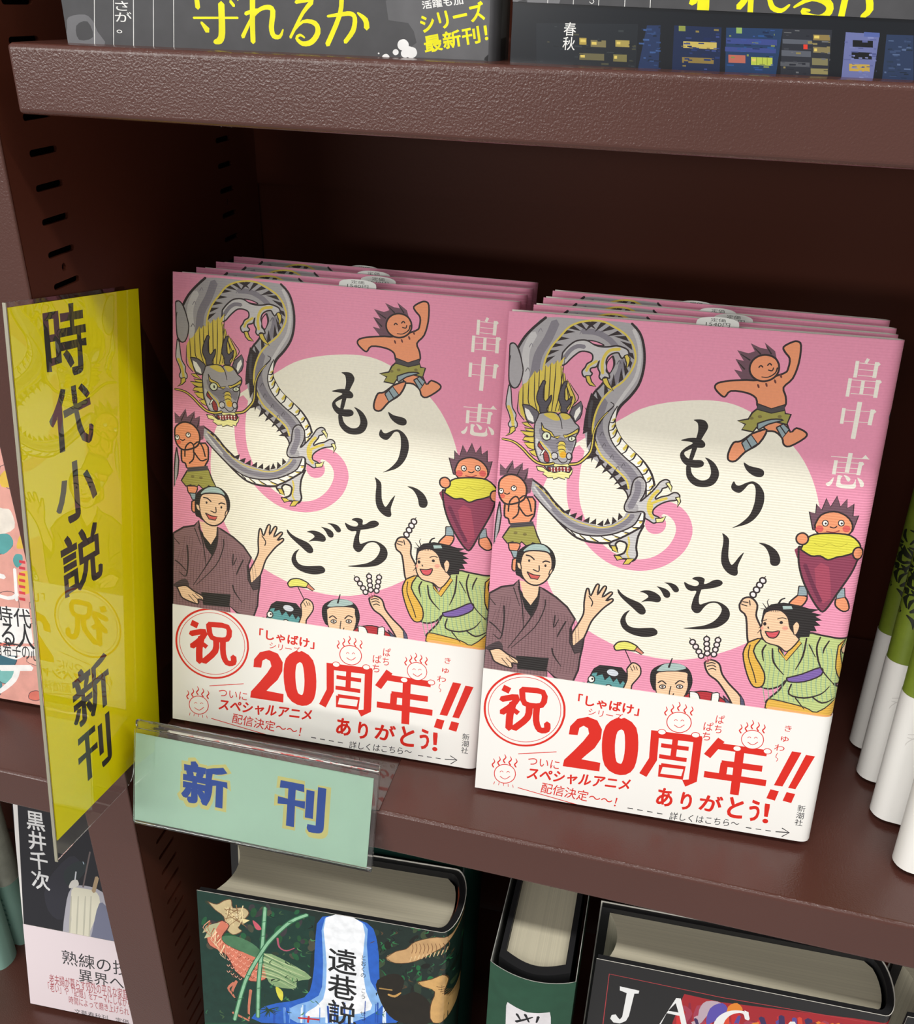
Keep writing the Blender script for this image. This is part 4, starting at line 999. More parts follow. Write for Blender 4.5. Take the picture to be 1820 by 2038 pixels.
ART['city_cover'] = ('171b22 23355c 1c2a4c 223c62 2c2f38 6c74a8 2a3a5a 20252c b09a4a 7f7650 a99a52 6a6548 7a7448 c8b460 8a7640 b9c84e b8695a 8fb060 8a9448 3b4a8a 8d7a4a 857a55 7f7a58 90885a 5a5f6a 55585f 14161c c2a44a e04030 5565a5 1b2a55 3a4a86 25386a 8a7a44 16294a 35549a 28508a 7d8a50 3c3f48 6a6c70 232630 8b8054 2a3036 343a3e 1a1f24 4a4a3a 3a4c70 26364e 566a90 1c2838 2f4878 1f3358 3d5c94 16243c 5d659a 8088bc 4a5286 757db0 e0c868 5f6a30 f0f0ee', '''P0 -28 221 2006 31 74 -294 -2066 -8
P1 680 192 66 2 15 -201 -102 6
P2 812 196 227 -2 22 -204 -233 5
P3 1061 194 263 4 6 -202 -243 0
P4 1324 198 226 2 23 -209 -222 6
P5 1613 193 152 -3 14 -195 -144 -1
P6 1796 189 119 0 47 -191 -142 -1
P7 126 185 510 11 12 -203 -509 -5
P8 350 126 36 0 3 -31 -36 0
P9 408 118 77 0 3 -31 -77 0
P10 532 122 70 0 3 -30 -70 0
P11 356 57 126 0 3 -30 -126 -1
P12 528 57 68 1 3 -33 -68 0
P13 865 128 161 0 4 -30 -161 1
P14 869 58 154 0 3 -25 -153 0
P15 1199 71 101 0 6 -35 -101 0
P16 1090 77 81 0 6 -35 -81 0
P17 1108 196 27 0 4 -25 -27 0
P18 834 195 32 0 4 -23 -33 0
P19 1068 150 239 0 4 -25 -239 1
P19 1069 111 240 0 3 -20 -240 0
P20 1468 178 77 0 5 -24 -77 0
P21 1478 126 78 -1 5 -24 -78 0
P22 1483 77 73 0 6 -30 -73 0
P23 1486 32 79 1 5 -25 -79 0
P24 1332 154 135 0 4 -19 -135 0
P24 1336 106 136 0 5 -25 -137 0
P25 1340 56 136 1 4 -20 -137 0
P26 1651 161 91 -1 6 -28 -91 0
P26 1657 110 91 0 7 -29 -92 0
P27 1657 59 93 0 7 -31 -93 0
P28 1432 134 19 0 4 -20 -19 0
P29 1694 196 70 -1 4 -19 -70 1
P30 880 40 22 0 1 -7 -21 0
P31 1040 92 4 0 1 -3 -4 0
P32 909 95 28 0 1 -8 -28 0
P33 918 177 16 0 2 -8 -17 0
P30 897 104 35 0 1 -3 -35 0
P31 983 11 15 0 1 -6 -15 0
P32 1016 168 17 0 1 -7 -17 0
P33 982 104 14 0 1 -6 -14 0
P30 927 100 19 0 2 -8 -20 0
P31 996 133 24 0 1 -4 -25 0
P32 939 124 27 0 1 -5 -28 0
P33 950 55 21 0 1 -9 -21 0
P30 899 48 21 0 1 -5 -21 0
P31 977 93 20 0 1 -3 -21 0
P32 882 54 23 0 1 -7 -23 0
P33 1041 65 8 0 1 -5 -9 0
P30 961 147 36 0 1 -9 -36 0
P31 1015 104 28 0 0 -4 -28 0
P32 915 102 30 0 1 -6 -30 0
P33 880 124 18 0 1 -5 -18 0
P30 887 110 22 0 1 -7 -22 0
P31 1007 94 21 0 1 -7 -21 0
P32 1028 66 21 0 1 -9 -21 0
P33 876 21 17 1 1 -6 -17 0
P30 1012 57 13 0 1 -7 -13 0
P31 868 121 32 0 1 -6 -32 0
P32 976 54 32 0 2 -8 -33 0
P33 858 108 22 0 0 -3 -22 0
P30 962 76 32 0 2 -8 -33 0
P31 875 145 28 0 0 -4 -27 0
P32 902 80 14 0 1 -7 -13 0
P33 1004 186 23 0 1 -8 -23 1
P30 1032 142 5 0 1 -8 -5 0
P31 1018 156 16 0 2 -7 -17 0
P34 1258 165 27 0 1 -8 -26 0
P35 1192 163 9 0 1 -5 -10 1
P36 1246 187 9 0 0 -5 -8 0
P37 1080 162 10 0 1 -6 -10 0
P34 1233 116 13 0 0 -5 -12 0
P35 1226 18 36 0 1 -4 -36 0
P36 1089 34 35 0 0 -6 -34 0
P37 1265 34 25 0 2 -8 -26 0
P34 1075 139 16 0 1 -4 -17 0
P35 1269 190 20 0 0 -3 -20 0
P36 1157 114 13 0 1 -6 -13 0
P37 1193 135 29 0 1 -4 -29 0
P34 1116 125 19 0 1 -4 -19 0
P35 1297 42 12 0 1 -5 -12 0
P36 1128 107 17 0 1 -6 -17 0
P37 1283 126 18 0 1 -7 -18 0
P34 1234 184 29 -1 1 -8 -29 0
P35 1208 141 27 0 1 -7 -27 0
P36 1215 167 35 0 2 -8 -35 0
P37 1177 82 9 0 2 -9 -10 0
P34 1268 77 29 0 1 -4 -29 0
P35 1139 146 25 0 1 -3 -25 0
P36 1280 111 20 0 1 -4 -21 0
P37 1244 42 26 0 0 -4 -26 0
P34 1244 168 31 0 1 -6 -31 0
P35 1143 96 26 0 1 -4 -26 0
P36 1267 118 33 0 2 -8 -33 0
P37 1104 69 17 0 1 -7 -17 0
P34 1199 109 34 0 0 -4 -33 0
P35 1198 133 10 0 1 -7 -9 0
P36 1218 27 25 0 1 -5 -25 0
P37 1288 175 3 0 2 -7 -4 0
P34 1157 125 33 0 1 -5 -33 0
P35 1284 77 18 0 0 -4 -17 0
P38 1411 1 20 0 1 -4 -20 0
P39 1420 15 13 0 2 -7 -13 0
P40 1386 1 23 0 1 -3 -23 0
P41 1540 129 15 0 1 -6 -15 0
P38 1344 173 13 0 0 -4 -12 0
P39 1333 184 34 0 1 -4 -34 1
P40 1437 173 14 0 2 -7 -15 0
P41 1546 107 8 0 2 -8 -8 0
P38 1345 116 23 0 1 -8 -23 0
P39 1526 78 19 0 2 -7 -19 0
P40 1547 26 28 0 1 -3 -28 0
P41 1405 99 22 0 1 -8 -22 0
P38 1398 62 18 0 2 -7 -19 0
P39 1381 100 11 0 1 -4 -11 0
P40 1539 138 14 0 2 -6 -15 0
P41 1358 35 10 0 1 -8 -10 0
P38 1347 58 13 0 1 -5 -13 0
P39 1550 104 10 0 2 -7 -11 0
P40 1376 26 33 0 1 -4 -34 0
P41 1452 141 28 0 1 -3 -29 0
P38 1464 39 29 0 1 -4 -29 0
P39 1513 152 30 0 1 -6 -30 0
P40 1383 48 31 0 1 -7 -30 -1
P41 1543 150 8 0 1 -4 -8 0
P38 1455 118 18 0 1 -6 -18 0
P39 1381 194 21 0 1 -5 -21 1
P40 1456 11 13 0 1 -7 -13 0
P41 1473 142 21 0 2 -8 -21 0
P38 1423 54 31 0 1 -5 -31 -1
P39 1564 77 2 0 1 -8 -2 0
P40 1441 54 16 0 2 -8 -16 0
P41 1449 149 20 0 2 -8 -20 0
P38 1518 103 17 0 1 -5 -17 0
P39 1541 178 4 0 2 -8 -5 0
P42 255 115 26 -1 1 -8 -27 1
P43 622 9 18 0 0 -4 -17 0
P44 388 81 29 0 0 -4 -29 0
P45 472 16 37 0 1 -9 -37 0
P42 608 14 11 0 1 -8 -11 0
P43 277 121 23 0 1 -9 -23 0
P44 442 120 20 0 1 -8 -20 0
P45 543 163 16 0 1 -5 -16 0
P42 254 75 16 0 1 -7 -17 0
P43 612 35 12 0 1 -4 -12 0
P44 352 63 21 0 1 -5 -21 0
P45 312 143 35 0 0 -7 -35 0
P42 353 53 24 0 1 -6 -25 0
P43 327 91 39 0 1 -8 -39 0
P44 545 165 24 0 1 -5 -24 0
P45 188 104 11 0 1 -5 -12 0
P42 542 63 30 0 0 -4 -29 0
P43 220 174 12 0 0 -4 -12 0
P44 625 27 15 0 1 -4 -16 0
P45 618 87 19 0 1 -6 -19 0
P42 282 72 31 0 0 -6 -31 0
P43 542 167 26 0 1 -9 -26 0
P44 219 86 29 0 0 -5 -28 0
P45 618 102 18 0 1 -8 -18 0
P42 157 14 14 0 0 -6 -13 0
P43 387 96 10 0 1 -5 -11 0
P44 330 4 37 0 0 -7 -37 0
P45 611 32 20 0 1 -3 -20 0
P42 442 126 10 0 1 -9 -10 0
P43 622 93 15 0 0 -7 -14 0
P44 600 105 26 0 0 -5 -26 0
P45 266 83 16 0 1 -3 -17 0
P42 332 43 18 0 1 -9 -18 0
P43 495 67 35 0 1 -4 -36 0
P46 1849 14 32 1 1 -4 -32 0
P47 1885 176 12 -1 1 -3 -12 0
P48 1841 108 32 0 2 -5 -32 0
P49 1815 128 9 0 0 -3 -8 0
P46 1864 87 14 0 1 -5 -14 0
P47 1829 59 18 0 1 -4 -18 0
P48 1859 141 16 0 1 -4 -16 0
P49 1897 129 28 0 1 -5 -28 0
P46 1837 51 28 0 2 -8 -28 0
P47 1838 36 31 0 1 -5 -31 0
P48 1871 68 15 0 2 -8 -15 0
P49 1912 27 20 0 1 -6 -20 0
P46 1826 121 27 0 2 -9 -27 0
P47 1810 167 10 0 1 -6 -10 0
P48 1896 139 21 0 1 -6 -20 0
P49 1899 150 9 0 1 -6 -8 0
P46 1845 125 28 0 2 -7 -28 0
P47 1822 79 29 0 2 -8 -29 0
P48 1822 32 9 0 2 -7 -9 0
P49 1903 9 25 0 1 -3 -25 0
P46 1883 133 29 0 1 -3 -30 0
P47 1857 57 12 0 2 -7 -12 0
P48 1906 49 31 0 1 -6 -30 0
P49 1817 130 18 0 1 -3 -18 0
P46 1879 167 10 0 2 -8 -10 0
P47 1899 134 17 0 2 -8 -17 1
P48 1877 131 19 0 2 -8 -19 1
P49 1830 -1 23 0 1 -4 -23 0
P46 1891 165 19 0 1 -6 -18 0
P47 1856 19 27 0 1 -4 -27 0
P48 1810 165 23 0 1 -4 -23 0
P49 1891 33 31 0 1 -4 -31 0
P46 1847 103 18 0 2 -5 -18 0
P47 1878 43 16 0 1 -4 -16 -1
P50 683 159 27 0 1 -5 -27 0
P51 757 37 10 0 0 -5 -9 0
P52 736 85 9 0 1 -7 -9 0
P53 698 41 31 0 1 -8 -31 -1
P50 735 18 18 0 0 -5 -17 0
P51 663 24 13 0 1 -6 -14 0
P52 712 36 20 0 1 -4 -21 0
P53 680 178 18 0 1 -7 -18 1
P50 665 1 25 0 1 -5 -25 0
P51 732 163 18 0 1 -8 -18 0
P52 680 50 11 0 1 -6 -11 0
P53 714 149 19 0 0 -6 -18 0
P50 705 159 21 0 1 -9 -20 1
P51 690 41 15 0 1 -6 -15 0
P52 708 77 29 0 1 -8 -29 0
P53 733 38 33 0 1 -5 -33 0
P50 740 93 17 0 0 -4 -16 0
P51 736 71 11 0 1 -7 -11 0
P52 650 114 26 0 1 -7 -26 0
P53 655 178 26 0 1 -8 -26 0
P50 733 122 23 0 1 -7 -23 0
P51 745 98 14 0 0 -5 -14 0
P52 668 132 30 0 1 -8 -30 0
P53 705 58 13 0 1 -6 -13 0
P50 695 108 14 0 1 -7 -14 0
P51 726 70 30 0 1 -5 -31 -1
P52 744 83 17 0 0 -5 -16 0
P53 719 152 11 0 1 -9 -11 0
P50 679 179 27 0 1 -9 -27 0
P51 745 5 26 0 1 -6 -26 0
P52 664 175 17 -1 1 -6 -17 0
P53 737 189 10 0 1 -8 -10 0
P50 716 165 10 0 1 -8 -10 0
P51 716 120 19 0 0 -3 -18 0
P54 1785 36 1 0 1 -8 -1 0
P55 1706 31 14 0 1 -7 -13 0
P56 1655 113 32 0 1 -5 -31 0
P57 1760 79 16 0 1 -5 -16 0
P54 1628 79 31 0 1 -5 -31 0
P55 1715 5 19 0 2 -8 -19 0
P56 1746 98 25 0 1 -4 -25 0
P57 1711 47 15 0 0 -3 -14 0
P54 1616 154 14 0 2 -7 -15 0
P55 1694 88 16 0 1 -5 -16 0
P56 1716 50 13 0 1 -6 -13 0
P57 1738 11 16 0 1 -6 -15 0
P54 1694 160 24 0 2 -8 -24 0
P55 1664 97 12 0 1 -6 -11 0
P56 1769 90 4 0 1 -5 -4 0
P57 1732 30 20 0 1 -6 -20 0
P54 1727 168 28 0 2 -6 -28 1
P55 1685 42 15 0 1 -3 -15 0
P56 1670 62 11 0 1 -6 -11 0
P57 1661 85 12 0 2 -8 -12 0
P54 1753 130 11 0 1 -6 -11 0
P55 1715 176 26 0 2 -7 -26 0
P56 1739 108 29 0 2 -7 -30 1
P57 1644 132 24 0 1 -6 -24 0
P54 1751 57 14 0 1 -5 -13 0
P55 1737 104 14 0 2 -8 -14 0
P56 1683 129 22 0 1 -4 -22 0
P57 1671 64 29 0 2 -6 -30 0
P54 1647 97 19 0 2 -5 -19 0
P55 1671 44 14 0 0 -4 -13 0
P56 1738 51 14 0 1 -4 -15 0
P57 1727 18 15 0 2 -6 -15 0
P54 1673 49 21 0 1 -5 -21 0
P55 1722 90 14 0 1 -5 -13 0
P58 356 119 27 0 1 -12 -27 0
P58 414 110 24 0 2 -13 -25 0
P58 539 115 19 0 1 -12 -19 0
P58 362 49 23 0 1 -12 -22 0
P58 534 51 14 0 1 -13 -14 0
P58 1205 64 17 0 2 -12 -17 0
P58 1474 174 23 0 2 -12 -23 0
P58 1485 119 13 0 2 -12 -13 0
S59 2 1225 72 6 -35
S59 2 1252 73 6 -35
S59 2 1275 74 6 -35
V60 4 春秋 266 65 332 196''')
ART['dark_band_raised'] = ('78787c 454548 f0f0ee f4ee12', '''C0 -31 321 251 6 11 -69 -29 -69 -220 -9
C1 18 273 57 11 -31 -61
L2 3 177 346 3 -163
L2 3 305 349 5 -161
L2 3 430 352 7 -160
L2 3 557 355 9 -159
L2 3 680 358 11 -159
S2 3 387 287 12 -8 10 9 -8 10
S3 55,57,30 931 345 9 -96 -25 -15
S3 27 879 296 20 10
S3 30 1130 350 -4 -38 -22 -29
S3 26 1154 331 11 -95
S3 20,24,20,10 1236 334 24 -47 44 -13 32 25
S3 10,24,33,33,26,20,16,10 1358 290 74 39 74 -16 13 -38 -40 -27 -65 15 -14 18 32 -3
S3 29,33,19 1677 354 20 -64 -28 -31
S3 29 1580 342 -2 -84
C2 1934 208 -2 -5 -7 -5 -11 -3 -13 -1 -13 3 -9 4 -4 5 1 6 7 5 12 3 13 0 12 -2 9 -4''')
ART['waterfall_cover'] = ('1a4634 16382f 2c3b2c 4a4a3c 1e5a38 39363a 205030 1f6a3c 1a1c18 3a4a32 2a3a30 2a62c4 86b4ea f2f5fa dfeefa 5c90dc 2450b0 c9b58a 6d4a34 d47a62 4a2a24 b5b58e 7a3a2e 4d7a58 8aa878 c2cfa0 5c7c56 a8bd8c f0e0c0 2a1a14 e8d8a0 5a3c22 f0d8b0 a8583c e8a080 e8d4a4 8a6844 f2b098 c87860 2f6a44 4f8a54 3d5c3a 0e1c18 173524 14201a 55402c 2f7a4a 2f6a48 8cc09a 23402a c85a6a b0566a d8d24a c8a070 80583a e0c090 221d16 c89a58 b08a50 d0a468 55381f 7a5630 1f2022 24262a c02a30', '''C0 -47 3177 476 64 23 -918 -495 -124
P1 5 3845 1112 -72 -111 -1312 -1049 -262
C2 600 3369 -2 13 4 15 9 13 12 10 12 4 11 -2 7 -9 2 -12 -4 -15 -8 -14 -12 -10 -13 -4 -11 3
C3 1013 3721 -7 -1 -7 6 -5 10 -2 13 0 13 3 10 6 6 7 0 6 -5 5 -10 3 -13 -1 -13 -3 -10
C4 33 3441 -6 8 1 17 5 23 10 24 12 20 13 12 9 3 6 -8 0 -18 -6 -22 -10 -24 -12 -21 -12 -12
C5 691 3741 -9 -1 -9 8 -8 15 -5 20 -2 19 3 16 7 9 9 1 10 -8 8 -16 5 -19 1 -19 -3 -16
C6 328 3333 -7 3 -5 12 -2 17 2 20 5 19 7 13 8 6 7 -4 5 -11 1 -18 -1 -20 -5 -18 -7 -13
C2 856 3623 0 12 5 13 8 11 11 7 11 1 9 -3 6 -9 0 -12 -4 -12 -9 -11 -11 -7 -11 -2 -9 4
C3 1112 3391 -14 -5 -16 8 -14 18 -10 25 -4 27 4 23 10 15 14 4 16 -7 14 -18 10 -25 4 -27 -4 -23
C4 150 3361 -9 -8 -14 -2 -15 5 -14 11 -9 15 -4 15 4 13 9 7 14 2 15 -5 13 -11 10 -15 3 -15
C5 477 3484 -9 0 -8 6 -6 11 -2 15 2 15 6 12 8 8 9 0 8 -6 5 -11 2 -15 -2 -15 -5 -12
C6 971 3453 -9 -1 -8 7 -5 11 -3 15 2 15 5 13 7 7 9 1 8 -6 6 -12 2 -15 -1 -15 -5 -13
C2 259 3609 -7 2 -6 11 -4 17 -2 21 2 19 5 15 7 7 7 -2 6 -11 4 -17 1 -21 -2 -19 -4 -15
C3 394 3318 -8 10 -2 20 5 26 12 26 14 21 16 12 13 1 8 -11 1 -20 -5 -25 -11 -26 -15 -21 -15 -12
C4 449 3371 -11 -7 -13 0 -11 7 -7 13 -2 16 3 16 8 12 11 7 12 0 11 -7 7 -12 3 -16 -3 -16
C5 542 3736 -12 -15 -13 -8 -13 0 -9 8 -4 13 3 17 7 18 12 14 13 8 13 0 9 -7 3 -14 -2 -17
C6 770 3377 -8 6 -5 17 0 24 5 26 9 24 11 16 11 5 9 -6 4 -17 0 -24 -5 -26 -9 -24 -11 -16
C2 131 3714 -5 -9 -9 -6 -11 -3 -10 2 -9 6 -4 8 0 10 5 8 9 6 10 3 11 -2 9 -6 4 -8
C3 151 3416 -12 9 -7 12 0 15 6 13 10 10 14 4 14 -2 12 -9 6 -12 1 -15 -6 -13 -10 -10 -14 -4
C4 593 3365 -6 16 0 17 6 16 10 11 13 5 13 -3 10 -10 6 -15 0 -18 -6 -15 -10 -12 -13 -5 -13 3
C5 800 3473 -10 10 -3 21 4 27 9 28 14 23 15 15 14 2 9 -10 3 -20 -4 -27 -9 -28 -14 -24 -15 -14
C6 1049 3448 -8 -11 -12 -6 -14 1 -11 7 -8 12 -2 15 3 14 9 11 12 5 13 -1 12 -7 7 -12 3 -14
C2 186 3307 -4 18 6 23 14 24 20 19 20 12 19 1 12 -9 3 -18 -6 -23 -14 -23 -19 -20 -21 -12 -18 -1
C3 601 3706 -7 14 0 19 6 19 12 17 15 10 16 2 12 -6 7 -14 0 -18 -7 -20 -12 -17 -15 -10 -15 -2
C4 584 3530 -4 -9 -9 -7 -11 -4 -11 1 -10 4 -5 8 -1 10 5 9 8 8 11 3 11 0 10 -5 5 -8
C5 1022 3459 -3 -12 -8 -10 -10 -6 -10 0 -8 5 -5 9 -1 12 4 13 8 10 9 5 10 1 9 -5 5 -10
C6 277 3316 -11 -7 -14 1 -15 9 -13 15 -8 18 -2 18 6 14 10 7 15 -1 15 -9 13 -15 8 -19 1 -17
C2 770 3256 -5 -9 -11 -7 -14 -3 -15 -1 -14 4 -8 7 -2 8 4 9 11 6 14 4 16 0 13 -3 9 -7
C3 135 3187 -11 -14 -15 -9 -17 -1 -16 8 -10 14 -4 17 4 19 11 15 16 8 17 1 15 -8 11 -14 3 -17
C4 360 3376 -8 -12 -17 -9 -22 -4 -24 0 -20 6 -13 9 -3 12 7 11 17 9 22 5 24 -1 20 -5 13 -10
C5 948 3599 -4 8 1 18 7 24 11 25 12 20 11 13 9 3 4 -9 -2 -18 -6 -23 -11 -25 -12 -21 -12 -13
C6 973 3395 -8 -15 -12 -9 -14 -3 -13 4 -9 11 -4 15 2 16 8 14 13 10 13 3 13 -5 9 -10 4 -15
C2 323 3496 1 12 11 17 18 20 21 19 21 14 16 6 8 -4 -1 -11 -11 -17 -18 -20 -21 -19 -21 -14 -16 -6
C3 920 3238 -8 -7 -10 -1 -12 5 -11 10 -7 12 -3 13 3 10 8 7 11 1 12 -5 10 -9 7 -13 3 -13
C4 957 3228 -11 -6 -14 2 -15 10 -13 17 -9 19 -2 18 5 14 11 7 15 -2 15 -11 13 -16 8 -19 2 -19
C5 918 3300 -3 9 1 11 5 11 7 8 9 5 8 0 7 -5 3 -8 -1 -11 -5 -11 -8 -9 -8 -5 -9 0
C6 953 3605 -10 2 -7 8 -4 13 1 16 5 15 8 11 10 5 9 -2 8 -9 3 -13 -1 -16 -5 -14 -8 -11
C2 148 3253 -12 -12 -16 -5 -15 4 -14 11 -8 16 0 19 6 17 12 12 15 4 16 -3 13 -11 8 -17 1 -18
C3 1062 3364 -10 10 -6 15 1 18 7 16 12 12 14 5 14 -2 11 -10 5 -16 -1 -17 -7 -17 -12 -12 -14 -5
C4 959 3774 -11 -10 -11 -4 -9 1 -5 7 0 12 5 13 8 13 11 10 11 4 9 -1 5 -7 0 -11 -4 -14
C5 551 3652 -1 14 8 21 16 25 20 23 22 17 17 8 11 -4 1 -14 -8 -21 -15 -25 -21 -23 -21 -17 -18 -8
C6 107 3462 -14 -5 -12 1 -8 6 -1 10 4 13 11 12 13 9 15 5 12 -1 7 -6 2 -10 -5 -13 -10 -12
C2 141 3698 -7 -6 -12 -2 -15 4 -14 8 -12 11 -6 11 1 10 7 6 12 1 15 -4 14 -8 12 -11 6 -11
C3 521 3461 -12 -4 -13 5 -12 13 -7 19 -2 20 4 19 9 12 12 5 13 -5 11 -13 8 -19 2 -20 -4 -19
C4 733 3701 -8 -14 -12 -10 -13 -3 -11 4 -7 11 -2 16 3 16 9 15 12 9 12 3 11 -4 8 -11 2 -15
C5 312 3636 -4 -7 -11 -7 -16 -5 -16 -2 -14 2 -10 5 -3 7 5 7 11 8 15 4 16 2 15 -2 9 -5
C6 529 3640 -12 6 -8 15 -2 23 4 24 9 23 13 16 13 5 12 -5 8 -15 2 -23 -4 -25 -9 -22 -13 -16
C2 796 3566 -10 -6 -9 0 -7 4 -4 9 1 11 5 11 8 9 10 5 9 1 7 -5 4 -8 -1 -11 -5 -11
C3 703 3704 -11 -12 -13 -5 -12 1 -8 9 -2 13 2 16 8 15 11 12 13 5 11 -1 8 -9 3 -13 -2 -16
C4 452 3212 -5 7 0 12 3 15 7 16 10 12 9 7 8 0 4 -7 1 -12 -4 -15 -7 -15 -9 -13 -9 -7
C5 665 3452 -2 -12 -6 -11 -8 -7 -8 -2 -7 4 -5 9 -2 11 2 13 6 11 8 7 8 1 8 -3 4 -9
C6 270 3358 1 12 5 10 7 8 9 4 9 -1 6 -6 3 -9 -1 -11 -4 -11 -8 -8 -9 -4 -8 1 -6 6
C2 1093 3499 -12 1 -11 11 -8 20 -3 25 2 24 6 20 11 10 12 -1 11 -11 8 -20 3 -25 -2 -24 -6 -19
C3 921 3679 1 10 10 16 16 19 19 19 19 14 14 6 8 -2 -1 -9 -10 -17 -16 -19 -19 -18 -19 -14 -14 -7
C4 735 3505 -4 12 4 19 9 21 14 21 16 16 14 7 11 -3 3 -11 -3 -19 -9 -21 -14 -21 -16 -16 -15 -7
C5 188 3440 -14 -13 -19 -4 -20 5 -19 14 -12 20 -3 22 5 19 14 13 19 4 20 -6 18 -14 13 -19 3 -22
C6 273 3214 -3 7 1 13 5 17 8 16 10 14 9 8 8 0 3 -7 -1 -13 -5 -16 -8 -17 -10 -13 -10 -8
C2 486 3323 -11 -2 -11 6 -8 14 -5 18 0 20 6 16 9 10 11 3 11 -7 9 -13 4 -19 0 -19 -5 -17
C3 293 3223 -1 17 7 20 15 20 19 15 19 8 16 -2 9 -10 1 -17 -7 -20 -15 -20 -18 -15 -20 -8 -15 2
C4 280 3174 -10 6 -6 19 0 27 4 30 9 27 11 20 11 7 10 -6 6 -18 1 -27 -5 -30 -8 -28 -12 -20
C5 165 3317 -7 -13 -10 -9 -11 -3 -10 2 -8 9 -2 12 2 15 7 12 10 10 11 3 10 -3 7 -8 3 -13
C6 70 3371 -5 12 1 18 8 20 13 17 16 12 14 3 11 -5 5 -13 -1 -18 -8 -19 -13 -17 -16 -12 -14 -4
C2 2382 3856 -10 9 -5 19 1 25 7 26 10 22 13 14 13 2 10 -9 4 -18 0 -25 -7 -26 -11 -23 -13 -13
C7 2084 3205 -11 6 -8 20 -5 30 -1 34 5 32 8 23 11 10 11 -6 8 -20 6 -30 0 -34 -5 -32 -8 -23
C8 2212 3848 -6 -7 -12 -3 -15 1 -16 5 -13 8 -8 10 -1 10 6 7 11 3 16 -1 16 -5 13 -8 8 -10
C9 1645 3563 -11 3 -8 10 -4 15 2 17 6 16 10 11 12 4 11 -3 8 -10 4 -15 -1 -17 -7 -16 -10 -11
C10 2264 3349 -5 13 3 24 10 31 15 31 17 24 16 15 12 0 4 -13 -2 -24 -10 -30 -15 -31 -17 -25 -16 -14
C2 2074 3168 -11 15 -4 19 2 19 9 16 14 10 16 0 14 -7 11 -15 4 -19 -2 -20 -9 -16 -14 -9 -16 -1
C7 1812 3176 -9 -1 -16 11 -19 20 -18 26 -15 26 -8 21 1 12 9 0 15 -11 19 -20 19 -26 15 -26 8 -21
C8 2184 3866 -7 12 -1 22 7 27 13 27 16 21 15 11 13 -1 7 -12 0 -22 -7 -27 -12 -27 -16 -21 -16 -11
C9 2142 2815 -5 -17 -11 -13 -15 -9 -16 0 -13 6 -9 13 -2 17 4 17 11 14 15 8 16 0 14 -7 9 -12
C10 2145 3430 -11 -18 -22 -12 -26 -1 -27 9 -21 17 -12 22 0 23 12 18 21 11 27 2 26 -9 21 -17 12 -22
C2 1677 3677 -14 2 -11 8 -6 14 1 16 6 15 12 11 14 6 13 -2 11 -8 6 -13 -1 -16 -6 -16 -12 -11
C7 2054 3385 0 13 4 12 7 9 8 4 9 -3 7 -7 4 -12 0 -13 -4 -13 -7 -9 -9 -3 -9 2 -6 8
C8 2310 3282 -16 -7 -15 2 -11 9 -4 14 3 18 9 17 14 13 16 6 14 -1 11 -9 4 -15 -2 -17 -10 -17
C9 2141 3679 -10 -3 -10 6 -10 12 -6 16 -2 18 3 15 7 10 10 3 10 -5 10 -12 6 -16 2 -18 -3 -16
C10 1667 3022 -11 5 -8 12 -3 16 3 16 9 14 12 9 13 1 11 -5 8 -12 3 -15 -3 -16 -9 -14 -12 -9
C2 2206 3591 -14 -6 -14 1 -12 10 -6 16 0 18 6 18 11 13 14 7 14 -2 11 -10 6 -15 1 -19 -6 -17
C7 1800 2760 -14 -15 -14 -9 -11 0 -6 8 0 14 6 19 11 18 13 15 14 9 11 0 6 -8 0 -15 -6 -18
C8 1988 2683 -15 -5 -15 6 -11 15 -7 21 0 23 6 21 12 14 15 5 14 -6 12 -15 7 -21 0 -23 -7 -21
C9 2401 3111 -7 -1 -11 8 -11 15 -9 19 -6 20 -2 17 4 9 7 1 11 -7 11 -15 9 -20 6 -20 2 -16
C10 2037 3545 -8 3 -8 13 -6 20 -3 25 2 23 4 17 8 8 8 -3 8 -13 6 -20 2 -25 -1 -23 -5 -17
C2 2095 3075 -15 -2 -16 11 -13 21 -8 29 -1 29 5 24 12 15 14 2 16 -10 13 -22 8 -28 2 -29 -6 -25
C7 1992 2861 1 19 7 19 14 15 16 7 15 -1 13 -10 6 -16 -1 -20 -7 -19 -13 -14 -17 -8 -15 2 -13 9
C8 2365 3320 -10 9 -5 16 0 19 6 18 11 15 13 7 12 0 10 -9 6 -16 0 -19 -6 -18 -11 -15 -13 -7
C9 2089 3504 -8 -3 -11 4 -13 11 -12 15 -9 16 -3 14 2 10 7 3 12 -4 13 -10 12 -15 8 -16 4 -15
C10 1837 3083 -6 -11 -19 -10 -26 -8 -28 -4 -26 1 -18 6 -6 9 7 11 18 10 26 8 29 4 26 -1 17 -6
C2 2265 3542 -7 -6 -12 -1 -17 4 -16 9 -14 11 -8 11 -1 10 7 6 13 0 16 -4 16 -8 14 -11 8 -12
C7 2235 3192 -17 -7 -20 6 -18 18 -14 27 -6 30 3 28 11 19 17 8 20 -6 18 -18 14 -27 6 -30 -3 -28
C8 2098 3407 1 15 10 15 15 14 18 9 18 3 13 -4 6 -10 -1 -14 -9 -16 -15 -13 -19 -10 -17 -3 -14 4
C9 2084 3750 -4 21 6 24 14 23 20 16 21 8 18 -3 12 -13 4 -20 -6 -24 -14 -23 -20 -17 -21 -8 -18 3
C10 2042 3860 -10 16 -3 24 7 30 13 28 18 21 19 10 16 -3 10 -15 3 -24 -7 -30 -13 -28 -18 -21 -19 -10
C2 1951 3416 -1 11 6 20 12 25 16 26 17 20 14 12 8 1 2 -11 -6 -20 -12 -25 -16 -26 -17 -20 -14 -12
C7 2083 3839 -8 -11 -17 -7 -23 -2 -24 5 -20 10 -13 13 -3 14 9 11 17 7 22 1 24 -4 21 -10 12 -13
